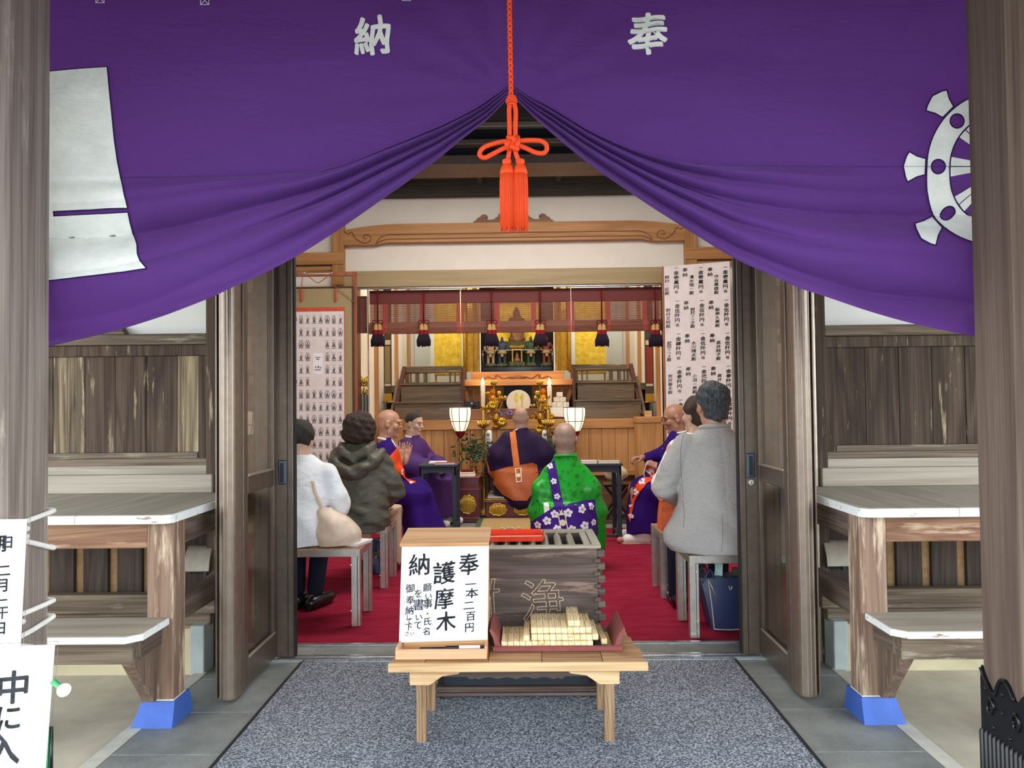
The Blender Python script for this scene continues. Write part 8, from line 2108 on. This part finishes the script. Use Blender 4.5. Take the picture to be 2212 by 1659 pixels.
# ---- ceremonial staffs at the left jamb
for k, (x, top_) in enumerate(((780.5, 852), (787, 849), (793.5, 853))):
    Y = 7.78; p = at(x, 850, Y); zt = at(x, top_, Y).z
    r = thing('ceremonial_staff', 'black staff with gold finial, %s of three by the left jamb' % ('leftmost', 'middle', 'rightmost')[k], 'staff', (p.x, Y, 0))
    M().tube([(p.x, Y, .001), (p.x, Y, zt)], .013, 10).build('shaft', MT['lacquer_black'], r, smooth=40)
    M().lathe([(.014, zt), (.018, zt + .02), (.010, zt + .035), (.014, zt + .05), (.006, zt + .07)], (p.x, Y, 0), 12).build('gold_ferrule', MT['gold'], r, smooth=50)
    if k == 1:
        c = (p.x, Y, zt + .115); m = M()
        for j in range(6):
            a = PI * j / 6; m.tube([(c[0] + .042 * math.cos(a) * math.sin(t), Y + .042 * math.sin(a) * math.sin(t), c[2] + .045 * math.cos(t)) for t in [2 * PI * i / 20 for i in range(20)]], .0045, 5, loop=True)
        m.ball(c, .026, 12, 8); m.build('gold_finial', MT['gold'], r, smooth=180)
    else:
        M().lathe([(.006, zt + .07), (.008, zt + .12), (.013, zt + .15), (.006, zt + .175), (.009, zt + .185), (.001, zt + .20)], (p.x, Y, 0), 10).build('gold_finial', MT['gold'], r, smooth=50)
# ================================================================ framed scroll of printed images (left) and donor list (right)
YS = 7.30
def S3(px, py, o=0.0): p = at(px, py, YS); return Vector((p.x, YS - o, p.z))
r = thing('scroll_stand', 'red-brown frame stand with a hanging scroll of many small printed images', 'scroll', (S3(686, 800).x, YS, 0))
xR, xL = S3(770, 800).x, S3(602, 800).x
for a, b in ((xR - .045, xR), (xL, xL + .045)): M().box(a, b, YS + .02, YS + .05, .0125, S3(690, 587).z, .004).build('frame_post', MT['brownframe'], r)
M().box(xL, xR, YS + .018, YS + .05, S3(690, 596).z, S3(690, 588).z, .004).build('frame_top', MT['brownframe'], r)
for x in (xL - .02, xR - .075): M().box(x, x + .09, YS - .15, YS + .2, .0125, .05, .006).build('frame_foot', MT['brownframe'], r)
iR, iL = S3(761, 800).x, S3(611, 800).x; zt, zb = S3(690, 623).z, .62
# scroll: mount, border, sheet
M().box(iL, iR, YS + .004, YS + .012, zb, zt, .002).build('brocade_mount', MT['brocade_gold'], r)
m = M(); e = .018
m.box(iL - e, iL + .002, YS, YS + .016, zb - .02, zt + .018, .004); m.box(iR - .002, iR + e, YS, YS + .016, zb - .02, zt + .018, .004); m.box(iL, iR, YS, YS + .016, zt, zt + .018, .004); m.box(iL, iR, YS, YS + .016, zb - .02, zb, .004); m.build('inner_frame', MT['darkframe'], r)
bR, bL = S3(745, 800).x, S3(627, 800).x; bt = S3(690, 664).z
M().box(bL, bR, YS + .0005, YS + .004, .655, bt).build('orange_border', MT['brocade_org'], r)
sR, sL = S3(743.5, 800).x, S3(628.5, 800).x; st, sb = S3(690, 673).z, .665
M().box(sL, sR, YS - .0015, YS + .0005, sb, st).build('printed_sheet', MT['paper_warm'], r)
def icon(m, cx, cz, k, y):
    """little printed seated or standing image: halo, body, lotus base, caption"""
    f = lambda x, z: (cx + x * .040, y, cz + z * .039)
    def disc(x, z, rx, rz, n=9): m.add([f(x + rx * math.cos(2 * PI * i / n), z + rz * math.sin(2 * PI * i / n)) for i in range(n)], [tuple(range(n))])
    def ring(x, z, rx, rz, t=.15, n=12):
        vs = [f(x + (rx - (t if j else 0)) * math.cos(2 * PI * i / n), z + (rz - (t if j else 0)) * math.sin(2 * PI * i / n)) for j in (0, 1) for i in range(n)]
        m.add(vs, [(i, (i + 1) % n, n + (i + 1) % n, n + i) for i in range(n)])
    v = k % 5
    if v == 0: ring(0, .1, .62, .85); disc(0, .38, .16, .19); m.add([f(-.42, -.45), f(.42, -.45), f(.2, .2), f(-.2, .2)], [(0, 1, 2, 3)])
    elif v == 1: ring(0, .42, .42, .42); disc(0, .42, .15, .2); m.add([f(-.3, -.6), f(.3, -.6), f(.26, .2), f(-.26, .2)], [(0, 1, 2, 3)])
    elif v == 2: ring(0, .05, .5, .95, .1); ring(0, .0, .34, .7, .1); disc(0, .3, .13, .16); m.add([f(-.2, -.55), f(.2, -.55), f(.14, .15), f(-.14, .15)], [(0, 1, 2, 3)])
    elif v == 3: disc(0, .45, .17, .2); m.add([f(-.5, -.5), f(.5, -.5), f(.36, -.1), f(.18, .26), f(-.18, .26), f(-.36, -.1)], [(0, 1, 2, 3, 4, 5)]); ring(0, .45, .36, .36, .08)
    else: disc(0, .5, .13, .17); m.add([f(-.2, -.7), f(.2, -.7), f(.3, .1), f(.12, .3), f(-.12, .3), f(-.3, .1)], [(0, 1, 2, 3, 4, 5)]); m.add([f(.3, .1), f(.5, .5), f(.42, .55), f(.2, .2)], [(0, 1, 2, 3)])
    m.add([f(-.5, -.62), f(.5, -.62), f(.42, -.74), f(-.42, -.74)], [(3, 2, 1, 0)]); m.add([f(-.55, -.84), f(.55, -.84), f(.55, -.96), f(-.55, -.96)], [(3, 2, 1, 0)])
    m.add([f(-.4, 1.12), f(.4, 1.12), f(.4, 1.03), f(-.4, 1.03)], [(3, 2, 1, 0)])
m = M(); k = 0
for j in range(13):
    for i in range(8):
        if i in (3, 4) and 2 <= j <= 5: continue
        p = S3(636.3 + i * 14.15, 691 + j * 26.9); 
        if p.z < .69: continue
        icon(m, p.x, p.z, (i * 7 + j * 3 + (i * j) % 4), YS - .0019); k += 1
o = m.build('printed_images', MT['ink_print'], r); o['kind'] = 'stuff'
p0, p1 = S3(677, 763), S3(697, 808); M().box(p0.x, p1.x, YS - .0028, YS - .0014, p1.z, p0.z).build('pasted_slip', MT['paper'], r)
m = M()
for x, y, w_, h in ((686.5, 772, 12, 2), (686.5, 776, 7, 3), (686.5, 799, 14, 2.5), (682, 793, 3, 4), (688, 793, 4, 5), (693, 794, 2.5, 4)):
    a = S3(x - w_ / 2, y + h / 2); b = S3(x + w_ / 2, y - h / 2); m.add([(a.x, YS - .0031, a.z), (b.x, YS - .0031, a.z), (b.x, YS - .0031, b.z), (a.x, YS - .0031, b.z)], [(0, 1, 2, 3)])
m.build('slip_print', MT['violet_flower'], r)
M().tube([S3(657, 593, .03), S3(720, 592, .03)], .0055, 8).build('hanging_rod', MT['ivory'], r, smooth=180)
m = M(); m.tube(spline([S3(665, 595, .035), S3(676, 604, .035), S3(688, 612, .035), S3(700, 606, .035), S3(713, 595, .035)], 5), .004, 6)
for x in (654, 724): m.tube(spline([S3(x + 2, 594, .033), S3(x, 612, .03), S3(x - 1 if x < 690 else x + 1, 625, .02)], 4), .004, 6); m.tube(spline([S3(x, 618, .02), S3(x + (-12 if x < 690 else 16), 632, .012), S3(x + (-26 if x < 690 else 44), 655 if x > 690 else 645, .012)], 4), .003, 6)
m.build('hanging_cord', MT['brownframe'], r, smooth=180)
for x in (652.5, 726.5): M().tube([S3(x, 627, .015), S3(x, 650, .015)], .011, 8).build('cord_weight', MT['brocade_org'], r, smooth=40)
for x in (660, 718): M().ball(S3(x, 591, .035), .012, 10, 8).build('rod_hook', MT['steel'], r, smooth=180)
r = thing('low_shelf', 'dark low shelf table at the foot of the framed scroll', 'table', (S3(690, 1010).x, 7.1, 0))
M().box(xL + .05, xR - .14, 7.02, 7.24, .585, .612, .004).build('shelf_top', MT['hinoki_x'], r)
for x in (xL + .06, xR - .18): M().box(x, x + .035, 7.04, 7.22, .0125, .585, .003).build('leg', MT['lacquer_black'], r)
p = S3(652, 980); r = thing('flower_arrangement', 'small leafy flower arrangement on the low shelf beside the door', 'plant', (p.x, 7.1, .612)); M().box(p.x - .06, p.x + .06, 7.06, 7.16, .6125, .69, .006).build('basket', MT['stair'], r)
m = M()
for k in range(60):
    q = Vector((p.x + random.gauss(0, .05), 7.1 + random.gauss(0, .03), .76 + random.gauss(0, .045))); ax = Vector((random.uniform(-1, 1), random.uniform(-.5, .5), random.uniform(-.2, 1))).normalized(); sd = ax.cross(Vector((0, 1, .2))).normalized()
    m.add([tuple(q), tuple(q + ax * .025 + sd * .010), tuple(q + ax * .05), tuple(q + ax * .025 - sd * .010)], [(0, 1, 2, 3)])
o = m.build('leaves', MT['leaf2'], r); o['kind'] = 'stuff'
# ---- donor list
C4 = [at(1434, 574, 7.45), at(1576, 566, 7.22)]
r = thing('donor_list', 'tall white sheet of brush-written donor columns hanging at the right', 'notice', ((C4[0].x + C4[1].x) / 2, 7.33, .0))
ztop = [C4[0].z, C4[1].z]
A = Vector((C4[0].x, 7.45, 0)); B = Vector((C4[1].x, 7.22, 0)); ux = (B - A); Wd = ux.length; nx = Vector((ux.y, -ux.x, 0)).normalized()
if nx.y > 0: nx = -nx
zb, z1 = .02, (ztop[0] + ztop[1]) / 2
def dq(px, py, o=0.0):
    """point on the list for a picture position (measured on its plane)"""
    d = CR @ Vector(((px - 1106) / F_PX, -(py - 829.5) / F_PX, -1.0)); O = Vector((0, 0, HC)); t = (A - O).dot(nx) / d.dot(nx)
    return O + d * t + nx * o
def slab(a, b, z0, z1_, o0, o1):
    p0 = A + ux * a; p1 = A + ux * b; vs = []
    for o in (o0, o1):
        for p, z in ((p0, z0), (p1, z0), (p1, z1_), (p0, z1_)): q = p + nx * o; vs.append((q.x, q.y, z))
    return vs, [(4, 5, 6, 7), (3, 2, 1, 0), (0, 1, 5, 4), (1, 2, 6, 5), (2, 3, 7, 6), (3, 0, 4, 7)]
M().add(*slab(-.0, 1.0, zb, z1, -.03, -.002)).build('backing_board', MT['paper_warm'], r, fix=True)
M().add(*slab(-.03, -.0, zb, z1, -.03, .003)).build('side_batten', MT['brownframe'], r, fix=True)
rows = [z1 - .001 - k * (z1 - dq(1500, 643).z) for k in range(9)]
for j in range(8):
    for i in range(3):
        a, b = (0, .37, .73, 1.0)[i], (0, .37, .73, 1.0)[i + 1]
        z0 = max(rows[j + 1], zb)
        if rows[j] - z0 < .02: continue
        M().add(*slab(a + .001, b + (.006 if i < 2 else 0), z0 - .004, rows[j], -.002 + .0, .0006 + .0009 * (2 - i) + .0004 * (j % 2))).build('paper_sheet', MT['paper_warm'], r, fix=True)
amt = [['壱萬', '壱萬', '壱萬'], ['伍阡', '伍阡', '伍阡'], ['肆阡', '伍阡', '伍阡'], ['参阡', '弐阡', '参阡'], ['参阡', '参阡', '参阡'], ['弐阡', '弐阡', '弐阡'], ['弐阡', '弐阡', '弐阡']]
nam = [['野村一臣殿', '清水悟一殿', '守谷章雄殿'], ['野村文明殿', '野村ミツ子殿', '飯岸久美殿'], ['前田さつき殿', '水川晴夫殿', '高井純子殿'], ['荒井春夫殿', '小沼一男殿', '高井一夫殿'], ['金子正夫殿', '小川一子殿', '高木正一殿'], ['中村一夫殿', '山田正子殿', '石井春子殿'], ['大野一夫殿', '川口正子殿', '木村春夫殿']]
m = M()
def col(text, x, y0, y1, h, wgt=.014):
    n = len(text); its = []
    for k, ch in enumerate(text):
        y = y0 + (y1 - y0) * ((k + .5) / n); gv, gf = glyph(ch, wgt)
        hh_ = h * (.75 if ch in '一也ミツつさき' else 1)
        m.add([tuple(dq(x + (a * 1.08 + .02 * math.sin(7 * b)) * hh_ * 1.15, y - (b + .10 * a) * hh_, .0042)) for a, b in gv], gf)
for j in range(7):
    dx = 2.3 * j; dy = 71.3 * j
    for i, (xa, xn, xh) in enumerate(((1461, 1441, 1480), (1514, 1494, 1534), (1567, 1547.5, None))):
        dy2 = dy - i * 1.0
        col('一金' + amt[j][i] + '円也', xa + dx, 574 + dy2, 636 + dy2, 9.4, .022); col(nam[j][i], xn + dx, 595 + dy2, 638 + dy2, 8.4)
        if xh: col('奉納', xh + dx, 578 + dy2, 599 + dy2, 9.2, .018)
m.build('brush_lettering', MT['ink'], r)
